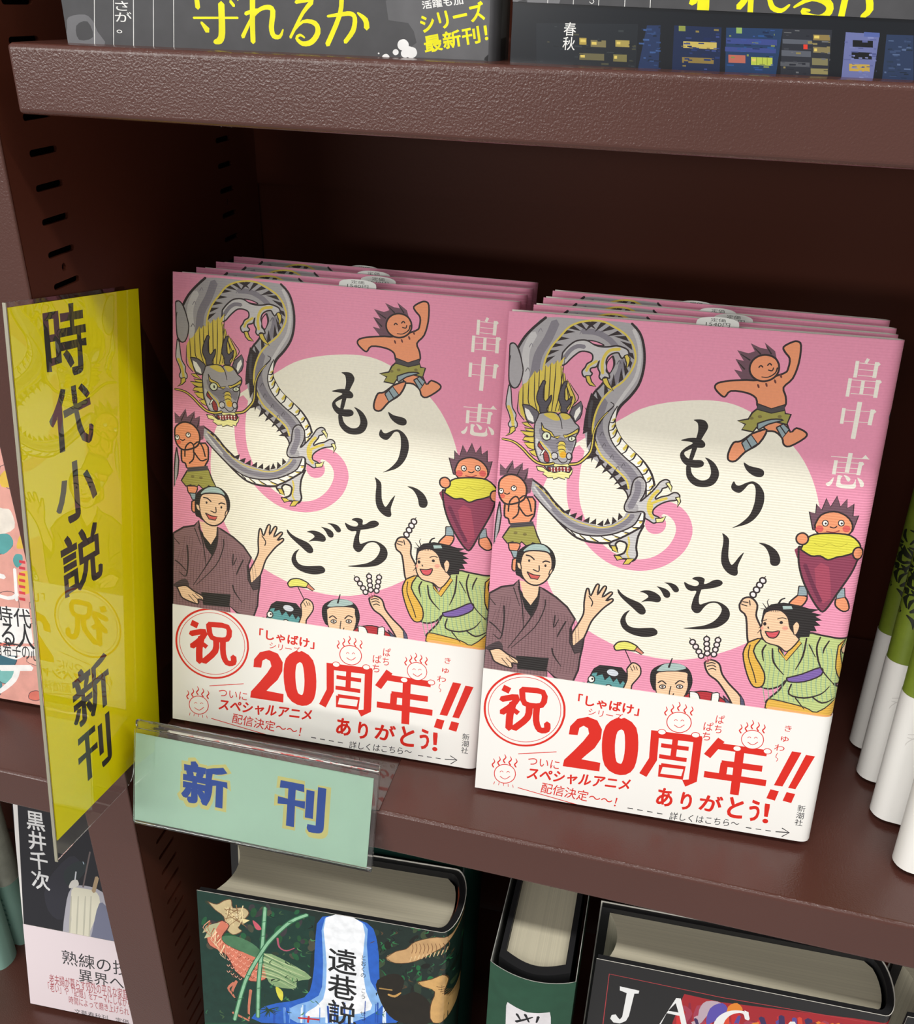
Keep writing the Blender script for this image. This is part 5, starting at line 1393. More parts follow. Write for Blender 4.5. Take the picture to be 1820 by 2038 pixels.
C8 1781 2810 -8 15 -3 18 4 17 9 14 13 6 14 -1 12 -10 8 -15 3 -18 -4 -17 -9 -13 -13 -7 -14 1
C9 1673 3298 -1 16 8 22 16 24 21 22 22 14 18 5 10 -7 2 -15 -8 -23 -16 -24 -21 -22 -22 -14 -18 -5
C10 1935 3138 -7 17 -2 19 6 17 10 13 14 5 14 -4 11 -11 7 -17 2 -19 -6 -17 -10 -13 -13 -5 -15 4
C2 2124 3557 -7 -15 -13 -10 -15 -3 -14 4 -12 11 -6 15 1 17 7 15 13 9 15 3 15 -4 11 -10 6 -16
C7 2020 3556 -3 12 3 16 8 16 12 15 14 9 12 3 8 -5 3 -11 -3 -16 -8 -17 -12 -14 -13 -10 -12 -3
C8 1794 3569 -7 0 -7 5 -5 11 -4 14 -1 14 2 12 4 6 7 0 7 -5 6 -11 3 -14 1 -14 -2 -12
C9 2301 2879 -2 15 5 18 11 20 16 17 16 10 15 2 9 -7 2 -14 -5 -19 -11 -20 -15 -17 -17 -10 -14 -2
C10 2033 3244 0 10 7 18 14 21 17 21 17 16 14 8 8 -1 0 -11 -7 -17 -14 -22 -17 -20 -17 -17 -14 -8
C2 1772 3170 -13 -4 -18 9 -18 20 -15 27 -9 30 -2 25 7 16 14 5 17 -9 18 -20 15 -27 10 -30 1 -25
C7 2203 2855 1 10 8 17 15 20 18 18 18 13 14 7 7 -3 0 -11 -9 -16 -15 -20 -18 -18 -18 -14 -14 -6
C8 1672 2954 -8 7 -6 21 -4 32 0 36 3 33 6 24 8 9 8 -6 6 -21 4 -31 0 -37 -3 -33 -6 -24
C9 2219 3751 -6 -6 -9 -3 -13 1 -12 5 -9 8 -6 10 0 9 5 6 10 3 12 -1 12 -5 10 -8 5 -10
C10 1707 3466 -7 15 1 23 9 28 16 27 18 20 18 9 14 -3 7 -15 -1 -23 -9 -28 -16 -27 -18 -20 -18 -10
C2 2212 3020 -3 -17 -7 -14 -11 -9 -12 -1 -10 5 -7 12 -3 15 3 16 7 14 11 9 12 2 11 -5 7 -12
C7 2085 2889 -9 -7 -14 1 -15 9 -13 15 -9 18 -3 17 3 13 10 7 13 -2 15 -9 13 -14 9 -18 3 -17
C8 1916 2783 3 21 15 24 25 20 28 14 27 5 20 -6 10 -15 -3 -21 -16 -24 -24 -20 -28 -14 -27 -5 -21 6
C9 2222 3600 -11 11 -4 18 2 22 9 20 12 16 15 8 14 -2 10 -11 4 -18 -2 -22 -8 -21 -13 -16 -15 -7
C10 2207 3375 -12 -18 -13 -11 -13 -2 -9 7 -5 15 2 20 7 20 12 18 13 11 13 2 9 -7 4 -15 -1 -19
C2 2352 3803 -2 14 7 23 15 29 19 27 21 21 18 11 11 -2 2 -14 -7 -23 -15 -28 -20 -28 -20 -21 -18 -11
C7 1646 3280 -12 8 -7 15 0 18 5 17 10 14 14 8 14 0 11 -9 7 -14 1 -18 -5 -17 -11 -14 -13 -8
C8 2021 2999 -6 8 -4 24 -1 34 2 38 5 35 7 24 7 9 6 -8 4 -23 1 -34 -2 -38 -5 -35 -7 -25
C9 2215 3193 -12 -15 -15 -8 -14 1 -11 10 -5 17 1 20 7 19 13 16 14 7 14 -1 11 -9 6 -17 -2 -20
C10 2338 3439 -5 -19 -9 -15 -11 -8 -11 1 -9 9 -5 17 0 19 5 19 9 15 11 8 12 -1 9 -9 5 -16
C2 2306 3210 -16 -3 -17 10 -16 23 -11 30 -4 31 4 27 11 16 16 4 17 -11 16 -22 11 -30 4 -31 -4 -27
C7 1773 3556 -4 -17 -8 -13 -9 -7 -9 1 -6 9 -3 14 1 17 5 16 8 13 9 7 8 -1 7 -8 3 -14
C8 1798 3546 -14 -3 -13 7 -10 15 -4 20 2 21 7 18 12 12 14 2 13 -7 10 -15 5 -20 -2 -21 -8 -18
C9 2014 3785 -4 8 0 15 5 18 9 17 10 14 11 7 8 -1 5 -8 0 -15 -5 -17 -9 -18 -11 -14 -10 -7
C10 1722 3115 -6 -16 -16 -13 -21 -8 -24 -1 -20 5 -14 11 -4 15 7 16 16 13 21 8 23 2 21 -6 13 -11
C2 1813 3596 1 12 7 12 11 11 14 7 13 2 10 -4 6 -8 -1 -12 -7 -13 -11 -11 -14 -7 -13 -2 -10 4
C7 2245 2887 1 15 11 18 18 19 22 15 21 9 16 0 9 -8 -1 -15 -11 -18 -18 -19 -22 -15 -21 -9 -17 0
C8 1983 3663 -1 13 6 19 14 24 17 22 18 17 15 8 10 -2 2 -12 -7 -20 -13 -23 -18 -23 -18 -17 -15 -8
C9 2209 3586 -11 9 -6 17 0 23 7 22 11 18 15 10 13 0 11 -9 6 -17 0 -22 -6 -23 -12 -18 -14 -10
C10 2064 3647 -13 -3 -13 7 -9 13 -4 18 3 20 8 16 12 10 14 2 12 -6 9 -13 4 -18 -2 -20 -8 -16
C2 2211 3116 -4 7 -1 15 3 19 6 20 9 17 9 11 7 2 5 -7 1 -15 -3 -19 -6 -21 -9 -17 -9 -10
C7 1945 3209 -8 -2 -8 5 -6 10 -4 13 0 14 3 12 6 7 8 2 8 -5 6 -10 4 -13 0 -14 -3 -12
C8 2141 3758 -12 11 -5 23 2 29 9 30 14 24 17 14 16 1 12 -11 5 -23 -2 -29 -9 -29 -15 -25 -17 -14
C9 2251 3691 -6 -11 -8 -7 -10 -3 -10 3 -8 7 -4 11 1 13 5 11 9 7 10 3 10 -3 7 -7 4 -11
C10 2000 2969 -15 -4 -15 5 -10 13 -4 18 4 19 10 18 14 12 16 4 14 -5 10 -13 4 -17 -4 -20 -9 -18
C11 1184 3788 410 18 103 -236 24 -375 39 -252 141 -258 -1322 -331 41 222 389 207 88 308 19 348
C12 1208 3773 362 17 28 -242 41 -416 122 -255 -302 -302 -523 -131 -68 170 280 225 43 404
C13 1217 3785 337 12 6 -469 39 -336 46 -210 -359 -178 -279 -47 184 248 34 446
S14 14 815 2604 -5 -192
S15 13 1236 2660 7 -140
S16 14 1712 2885 2 -247
S14 16 1777 2925 11 -268
S15 21 808 2603 5 -190
S16 22 713 2558 -8 -172
S14 17 1289 2796 8 -262
S15 9 1159 2689 -2 -190
S16 9 1695 2867 -2 -234
S14 21 1471 2729 0 -151
S15 13 1014 2688 -7 -227
S16 19 1288 2763 -11 -234
S14 9 991 2681 -11 -226
S15 8 1397 2776 13 -214
S16 8 1594 2878 -5 -271
S14 24 1228 2744 -5 -229
S15 14 1308 2687 12 -147
S16 19 1396 2807 -2 -249
S14 21 1297 2797 -11 -266
S15 21 1452 2760 -6 -189
S16 18 1307 2791 -9 -257
S14 19 1771 2846 -2 -194
S15 9 864 2617 -5 -193
S16 20 1236 2726 11 -204
S14 19 984 2645 -8 -191
S15 20 1335 2736 -8 -195
C17 103 3731 85 -13 71 57 69 25 14 -91 103 23 49 -52 -54 -96 -55 -96 33 -35 -88 -62 -67 70 -12 124 -83 66
S18 8 103 3731 85 -13 71 57 69 25 14 -91 103 23 49 -52 -54 -96 -55 -96 33 -35 -88 -62 -67 70 -12 124 -83 66 -65 80
C19 232 3539 67 -49 -75 -144 32 -80 137 -55 155 -30 100 -151 -20 -115 -142 -56 -138 79 -98 197 -154 74 -21 125 49 118
S20 10 232 3539 67 -49 -75 -144 32 -80 137 -55 155 -30 100 -151 -20 -115 -142 -56 -138 79 -98 197 -154 74 -21 125 49 118 108 87
P21 214 3514 -143 -74 -39 -94 54 33 -40 -95 72 38
S22 6 434 2977 15 -17 18 25
S22 6 276 2943 16 -16 18 24
S22 6 566 3059 15 -16 18 24
S22 6 304 2886 16 -16 18 24
S22 6 444 3132 15 -16 18 24
S22 6 459 2944 15 -16 19 24
S22 6 299 3006 15 -16 19 24
S22 6 462 2922 15 -16 18 24
S22 6 277 3018 15 -16 19 24
S22 6 496 3019 15 -17 19 25
S22 6 537 3029 15 -16 18 24
S22 6 465 3028 15 -16 18 24
S22 6 313 2911 15 -16 19 24
S22 6 524 3016 15 -17 18 24
S22 6 491 3123 15 -16 18 24
S22 6 376 3174 16 -16 18 23
S22 6 273 3078 15 -16 19 24
S22 6 488 3096 15 -16 18 23
S22 6 355 2894 15 -17 19 25
S22 6 491 2914 16 -16 18 24
S22 6 365 3141 15 -16 19 24
C23 224 3346 140 31 154 -51 83 -89 -36 -73 -172 47 -137 55
C24 636 3234 239 -64 205 -127 -138 -76 -19 -93 -191 -23 -86 90
S25 14,10,4 601 3237 171 -69 252 -72
S26 14,10,4 601 3211 171 -65 114 -102
S27 14,10,4 600 3185 172 -61 223 -74
S25 14,10,4 599 3158 172 -56 249 -66
S26 14,10,4 599 3132 172 -52 214 -72
S27 14,10,4 598 3106 172 -48 192 -75
S25 14,10,4 597 3079 173 -43 160 -81
S26 14,10,4 597 3053 172 -39 149 -81
S27 14,10,4 596 3027 173 -35 113 -88
S25 14,10,4 595 3000 174 -30 162 -74
S26 14,10,4 595 2973 173 -25 182 -68
S27 14,10,4 594 2947 174 -21 142 -75
C28 392 3626 -2 -8 -5 -8 -6 -5 -7 -1 -6 2 -4 6 -2 8 2 8 5 8 6 5 7 1 6 -2 4 -6
C29 386 3623 -1 -4 -2 -3 -2 -2 -3 -1 -3 1 -2 2 -1 4 1 4 2 3 3 2 3 1 3 -1 2 -2
P30 415 3610 85 -13 -62 -55
L31 6 415 3610 85 -13 -62 -55 -23 68
S32 10,6,2 249 3232 -4 -88 -1 -67
S33 10,6,2 151 3429 -35 -93 40 -71
S34 10,6,2 237 3257 -31 -94 26 -62
S32 10,6,2 160 3411 -19 -90 23 -73
S33 10,6,2 185 3360 -31 -93 33 -68
S34 10,6,2 218 3294 -49 -98 47 -60
S32 10,6,2 208 3314 -52 -98 51 -60
S33 10,6,2 203 3324 -52 -98 52 -61
S34 10,6,2 224 3282 -46 -97 43 -60
S32 10,6,2 248 3234 -55 -99 50 -55
S33 10,6,2 212 3306 -15 -90 14 -68
S34 10,6,2 235 3260 -34 -94 30 -62
S32 10,6,2 188 3354 -51 -98 52 -63
S33 10,6,2 233 3265 -20 -92 16 -65
S34 10,6,2 183 3364 -38 -94 40 -67
S32 10,6,2 242 3246 -31 -94 26 -61
S33 10,6,2 123 3485 -67 -100 75 -67
S34 10,6,2 220 3291 -35 -95 32 -63
S32 10,6,2 189 3352 -42 -96 43 -65
S33 10,6,2 113 3506 -25 -91 34 -78
S34 10,6,2 164 3402 -42 -95 46 -68
S32 10,6,2 173 3385 -62 -99 65 -63
S33 10,6,2 248 3234 -6 -89 1 -66
S34 10,6,2 111 3509 -71 -100 81 -68
S32 10,6,2 165 3401 -10 -88 14 -75
S33 10,6,2 179 3373 -13 -88 15 -73
S35 10,4 295 3648 137 -78
S36 10,4 288 3654 97 -40
S35 10,4 265 3693 149 -33
S36 10,4 262 3680 207 -172
S35 10,4 328 3707 9 -205
S36 10,4 346 3583 98 -43
S35 10,4 417 3671 -146 -161
S36 10,4 440 3648 -151 -166
S35 10,4 423 3595 -33 -93
S36 10,4 270 3628 200 -120
S35 10,4 398 3653 -12 -37
S36 10,4 266 3566 110 55
S35 10,4 295 3709 -19 -175
S36 10,4 284 3679 156 11
S35 10,4 432 3693 -1 -158
S36 10,4 375 3748 17 -142
S35 10,4 288 3642 107 -23
S36 10,4 313 3704 -41 -161
S35 10,4 440 3754 -49 -180
S36 10,4 388 3701 -90 -82
S35 10,4 404 3605 27 45
S36 10,4 305 3689 96 -37
S37 6,6 267 3237 13 -19 16 25
S37 6,6 264 3162 13 -19 17 26
S37 6,6 261 3087 13 -19 17 26
S37 6,6 258 3012 13 -19 17 26
S37 6,6 255 2936 13 -19 17 26
S37 6,6 304 3215 13 -19 17 25
S37 6,6 301 3140 14 -19 16 26
S37 6,6 298 3065 14 -19 16 26
S37 6,6 296 2990 13 -19 17 26
S37 6,6 293 2914 13 -19 17 26
S37 6,6 342 3193 13 -19 16 26
S37 6,6 339 3118 13 -19 17 26
S37 6,6 336 3043 14 -19 16 26
S37 6,6 333 2967 14 -19 17 26
S37 6,6 331 2891 13 -19 17 27
S37 6,6 379 3171 14 -19 16 26
S37 6,6 377 3096 13 -19 17 26
S37 6,6 374 3021 13 -19 17 26
S37 6,6 371 2945 14 -19 17 26
S37 6,6 369 2869 13 -19 17 26
S37 6,6 417 3149 13 -19 17 26
S37 6,6 414 3074 14 -19 16 26
S37 6,6 412 2999 13 -19 17 26
S37 6,6 409 2923 14 -19 16 26
S37 6,6 454 3127 14 -19 16 26
S37 6,6 452 3052 13 -19 17 26
S37 6,6 450 2977 13 -19 17 26
S37 6,6 447 2901 14 -19 16 26
S37 6,6 492 3105 13 -18 17 25
S37 6,6 490 3030 13 -19 17 26
S37 6,6 488 2955 13 -19 17 26
S37 6,6 530 3083 13 -18 16 25
S37 6,6 528 3008 13 -19 16 26
S37 6,6 525 2933 14 -19 16 26
S37 6,6 567 3062 14 -19 16 25
S37 6,6 565 2986 14 -19 16 26
S37 6,6 563 2911 14 -19 16 26
S38 29,19 344 2825 -49 -146 24 -63
S38 29,19 317 2797 -57 -81 42 -70
S38 29,19 483 2746 -24 -210 -5 -162
S38 29,19 294 2415 88 -36 71 -28
S39 4,18,2 827 2750 2 -14 -28 -36
S40 4,19,2 1013 2882 29 -31 -53 -4
S41 4,13,2 702 3171 -25 -42 21 -15
S39 4,12,2 36 2387 -18 -44 14 -6
S40 4,11,2 1060 2767 31 -26 18 7
S42 4,17,2 947 3365 33 -13 -41 -24
S41 4,13,2 829 3279 -12 -14 -13 -16
S43 4,16,2 837 3188 -1 -19 48 -26
S40 4,18,2 949 3371 6 -18 39 -14
S42 4,13,2 707 3715 -14 -28 56 -5
S41 4,12,2 736 2960 35 -19 -88 -51
S39 4,14,2 385 2387 12 -28 -21 -12
S43 4,12,2 856 3366 -28 -21 -9 -39
S42 4,15,2 323 2612 14 -25 -18 -13
S41 4,12,2 804 3771 -20 -33 41 -2
S43 4,16,2 284 2697 20 -27 -8 -25
S41 4,15,2 856 3020 -29 -37 53 8
S40 4,15,2 904 3005 -10 -39 22 -13
S42 4,20,2 731 2944 -35 -21 -5 -18
S41 4,14,2 749 2835 32 -7 -7 -27
S39 4,19,2 830 2742 7 -29 29 2
S43 4,13,2 521 2496 16 -25 35 -5
S42 4,15,2 1084 3671 9 -22 -47 -30
S41 4,14,2 471 2426 -32 -38 8 -9
S39 4,14,2 760 2589 -33 -32 58 5
S43 4,19,2 1058 3757 6 -27 10 7
S41 4,21,2 347 2635 4 -27 40 11
S39 4,17,2 716 2876 -38 -46 26 6
S43 4,21,2 428 2434 32 -13 -63 -32
S41 4,11,2 1064 3361 -36 -35 65 9
S39 4,16,2 394 2652 -3 -10 23 -17
S41 4,11,2 1110 2766 18 -13 29 -33
S43 4,19,2 316 2629 38 -17 -48 -36
S39 4,18,2 1043 3191 14 -19 15 -4
S43 4,10,2 1073 3733 -5 -10 32 -22
S40 4,13,2 1007 2601 -17 -36 -28 -21
S39 4,17,2 984 3321 1 -37 43 1
S43 4,12,2 935 3004 8 -34 -47 -32
S41 4,15,2 981 3880 -25 -19 30 -12
S43 4,11,2 885 3179 -8 -19 46 -16
S40 4,11,2 425 2359 -21 -19 -27 -19
S42 4,11,2 510 2506 34 -30 -48 -22
S41 4,16,2 869 3491 11 -14 -13 -23
S43 4,14,2 626 2734 -10 -42 3 4
S40 4,19,2 1075 3510 9 -22 40 11
S42 4,12,2 381 2625 -25 -38 5 3
S41 4,18,2 169 2415 -4 -21 37 -14
S43 4,12,2 838 2571 5 -17 45 2
S40 4,19,2 855 2732 -10 -14 25 -17
S41 4,20,2 161 2358 36 -19 -18 -32
S39 4,12,2 1744 3421 17 -11 -23 -40
S44 4,16,2 2097 3621 -20 -35 43 16
S45 4,12,2 2347 3564 22 -6 -41 -45
S42 4,8,2 1973 3509 -16 -17 13 -19
S46 4,11,2 2212 3793 -19 -34 10 8
S39 4,10,2 1779 3665 29 -4 -7 -25
S44 4,10,2 2345 3350 -26 -25 37 -7
S45 4,16,2 1908 3492 -1 -34 37 5
S42 4,9,2 1786 3094 19 -11 -13 -25
S46 4,15,2 2407 3532 5 -8 -1 -25
S39 4,11,2 1717 2783 -18 -36 42 1
S44 4,10,2 2020 3103 -7 -12 26 -27
S45 4,12,2 1837 2793 -9 -13 42 -8
S42 4,16,2 2098 3347 -15 -18 17 -7
S46 4,15,2 1852 3649 -18 -17 54 -8
S39 4,12,2 2281 3808 8 -26 -28 -25
S44 4,9,2 2082 2742 -18 -38 -2 -7
S45 4,14,2 1930 3559 18 -29 -46 0
S42 4,17,2 2445 2869 23 -23 -15 2
S46 4,14,2 2102 3351 -28 -19 17 -34
S39 4,9,2 2201 3472 14 -11 -31 -30
S44 4,14,2 2331 3649 0 -32 -10 -8
S45 4,10,2 1989 3560 3 -28 -9 -14
S42 4,12,2 1978 2778 -25 -40 -13 -17
S46 4,8,2 2193 3636 -18 -14 -21 -26
S39 4,18,2 1890 2834 12 -17 -54 -17
S44 4,12,2 2005 3188 15 -21 8 -12
S45 4,11,2 2027 2853 29 -12 -53 -45
S42 4,10,2 2207 3634 6 -15 -43 -15
S46 4,15,2 2018 3364 -3 -22 -27 -26
S39 4,9,2 2001 3332 -21 -14 1 -24
S44 4,11,2 1936 3310 3 -27 0 1
S45 4,16,2 2001 3244 -4 -20 40 -13
S42 4,8,2 1796 3050 -1 -18 -37 -40
S46 4,13,2 2296 3507 20 -5 -57 -36
S39 4,10,2 2158 3566 9 -17 -36 -14
S44 4,9,2 2342 3617 3 -11 39 -26
S45 4,9,2 1838 2815 -12 -15 21 -10
S42 4,11,2 2174 2791 -17 -36 30 -10
S46 4,12,2 1933 3196 -16 -20 -15 -34
S39 4,13,2 1779 2765 -17 -14 17 -29
S44 4,8,2 2175 3423 20 -19 -43 -34
S45 4,16,2 1945 3152 29 -11 -53 -37
S42 4,16,2 1897 3255 14 -20 20 0
S46 4,15,2 1713 3416 22 -17 16 -14
S39 4,17,2 1840 3266 -1 -16 -1 -26
S44 4,10,2 2063 3750 -6 -17 -13 -20
S45 4,13,2 2269 3420 22 -11 19 -5
S42 4,16,2 1746 3542 18 -19 -29 -7
S46 4,13,2 2149 3834 -7 -22 -30 -9
S39 4,15,2 2344 3550 -25 -26 50 -11
S44 4,10,2 2273 3110 -23 -32 63 5
S45 4,15,2 2351 3076 3 -8 -8 -27
S42 4,9,2 2401 3391 -2 -23 11 -15
S46 4,8,2 2000 2927 5 -19 -34 -16
S39 4,12,2 2367 3311 14 -23 -4 1
S44 4,15,2 1884 3814 1 -30 38 15
S45 4,8,2 1666 3613 -21 -20 -19 -15
S42 4,17,2 2222 2932 2 -10 -24 -21
S46 4,13,2 2030 3665 4 -13 7 -18
S39 4,15,2 2289 3365 -19 -25 26 -1
S44 4,12,2 2174 3748 16 -23 -8 -10
S45 4,16,2 1720 3734 18 -15 -11 -23
S42 4,8,2 2181 3392 2 -14 31 -18
S46 4,16,2 2268 2790 27 -20 -13 -30
S39 4,9,2 1951 2858 27 -14 -37 -27
S44 4,16,2 2288 3682 15 -14 -31 -35
S45 4,11,2 1944 2786 -19 -24 8 -20
S42 4,13,2 1858 3090 -1 -27 6 -6
S46 4,17,2 2314 3111 -9 -23 -29 -35
S39 4,11,2 2263 2912 -18 -23 -11 -8
S44 4,14,2 2093 2969 23 -9 11 -32
S45 4,14,2 2292 2839 2 -12 -26 -35
S42 4,14,2 1957 3498 16 -23 16 -10
S46 4,8,2 2034 3425 8 -22 -30 -15
S39 4,15,2 2164 3724 1 -32 34 -2
S44 4,17,2 2223 2808 -18 -31 11 -5
S45 4,8,2 2289 3584 4 -25 3 -5
S42 4,15,2 2227 3083 -6 -12 -29 -40
S46 4,11,2 2342 3511 7 -23 16 -21
S39 4,10,2 2154 2911 23 -8 -44 -30
S44 4,12,2 1849 2785 7 -28 -2 5
S45 4,8,2 1821 3505 18 -16 -9 -11
S42 4,10,2 1823 3693 26 -25 -24 -20
S46 4,10,2 2306 3635 3 -16 -19 -26
S39 4,16,2 2221 2785 24 -6 -64 -42
S44 4,15,2 2228 2934 10 -17 -22 -30
S45 4,15,2 2286 3695 -11 -11 -12 -27
S42 4,11,2 2401 3045 9 -22 -34 -28
S46 4,9,2 2173 3285 0 -26 -29 -16
S39 4,10,2 1976 3275 19 -10 -4 -33
S44 4,13,2 1717 3013 -20 -17 2 -28
S45 4,11,2 1857 3765 15 -12 -38 -30
S42 4,10,2 1716 3549 25 -22 -56 -13
S46 4,12,2 2072 2879 3 -10 36 -7
S39 4,16,2 2197 3187 -10 -25 20 4
S44 4,12,2 1965 3358 -1 -30 -7 -22
S45 4,12,2 2245 3047 -23 -29 -5 -10
S42 4,17,2 1910 2700 -11 -21 17 -8
S46 4,16,2 2423 3281 20 -14 -26 -20
S39 4,11,2 2253 3876 -18 -23 22 -9
S44 4,8,2 1703 3564 27 -19 -36 -12
S45 4,9,2 1787 2825 -6 -26 -20 -27
S42 4,9,2 1846 3789 -26 -19 35 -22
S46 4,14,2 1823 3616 5 -32 -3 11
S39 4,15,2 1835 3755 16 -7 -45 -48
S44 4,10,2 1926 3393 -17 -27 9 0
S45 4,12,2 2288 3702 -18 -15 38 -25
S42 4,14,2 1735 3518 -12 -17 -1 -16
S46 4,12,2 1719 3613 17 -9 -12 -26
S47 45 649 3775 -37 -450 -46 -447 -21 -458
S48 26 649 3775 -37 -450 -46 -447 -21 -458
S47 44 1043 3778 -161 -118 -173 -228 -108 -195 -168 -390 -125 -521
S48 26 1043 3778 -161 -118 -173 -228 -108 -195 -168 -390 -125 -521
S47 8 619 3603 38 14
S47 8 603 3430 38 15
S47 8 572 3100 38 15
S47 8 551 2785 39 16
S47 8 865 3652 38 15
S47 8 453 2918 39 16
S47 8 354 2602 40 17
S49 16,4 655 2539 98 61
S49 17,4 655 2539 -42 -96
S49 17,4 655 2539 101 -2
S49 17,4 655 2539 86 -31
S49 16,4 655 2539 99 58
S49 17,4 655 2539 -107 -17
S49 17,4 655 2539 -26 -96
S49 17,4 655 2539 -90 -74
S49 17,4 655 2539 7 -90
S49 16,4 655 2539 -52 66
S49 17,4 655 2539 71 -50
S49 17,4 655 2539 -84 35
C50 526 3603 50 -31 33 -56 -52 -11
S51 20,16,8 760 3444 16 -103 67 -28 78 50
C52 732 2851 68 -51 -10 -115 -43 57
C53 1774 3441 88 94 96 53 78 100 189 94 128 -2 93 41 -91 -82 -124 -110 -188 -168 -178 -62
S31 7 1774 3441 88 94 96 53 78 100 189 94 128 -2 93 41 -91 -82 -124 -110 -188 -168 -178 -62 -91 42
S54 6 2004 3660 15 -48 -11 -65
S55 9,6 2009 3506 -14 -56
S54 6 2040 3668 14 -48 -11 -65
S55 9,6 2045 3523 -15 -56
S54 6 2075 3676 15 -48 -11 -65
S55 9,6 2080 3540 -15 -55
S54 6 2110 3684 15 -48 -11 -65
S55 9,6 2115 3557 -14 -55
S54 6 2145 3692 15 -48 -10 -65
S55 9,6 2150 3574 -14 -55
S54 6 2180 3700 15 -48 -10 -65
S55 9,6 2185 3592 -14 -56
S54 6 2215 3708 15 -48 -10 -65
S55 9,6 2219 3609 -13 -55
S54 5 2250 3716 15 -48 -10 -65
S55 9,6 2254 3626 -14 -55
S54 6 2285 3724 15 -48 -10 -65
S55 9,6 2289 3643 -14 -55
S54 5 2320 3731 15 -48 -10 -64
S55 9,6 2323 3659 -13 -54
C56 1689 3101 81 127 115 48 68 -70 -28 -179 131 75 136 -98 42 -235 -299 -75 -156 122
S57 23,27,12 1809 3010 58 -8 57 57
S58 15 1724 3065 117 7
C59 2076 3225 121 61 95 64 53 -93 -26 -157 137 -118 16 -154 -238 -59 -32 194 33 182 -116 37
S60 8 2076 3225 121 61 95 64 53 -93 -26 -157 137 -118 16 -154 -238 -59 -32 194 33 182 -116 37 -43 43
S61 8 2249 3213 66 -17
S61 8 2267 3182 63 -17
S61 8 2284 3152 60 -18
S61 8 2302 3122 57 -18
S61 8 2320 3092 53 -20
S61 8 2338 3062 50 -21
S61 8 2355 3031 48 -21
S61 8 2373 3001 44 -22
S61 8 2391 2970 41 -22
S61 8 2409 2940 38 -24
V62 14 遠巷説 1230 2514 1517 3467
V63 3 とおくの 1542 3153 1596 3431
V63 3 こう 1548 2892 1600 3035
V63 3 せつ 1543 2623 1604 2750
L64 20 945 2508 211 29
L64 21 1051 2557 -10 -87''')
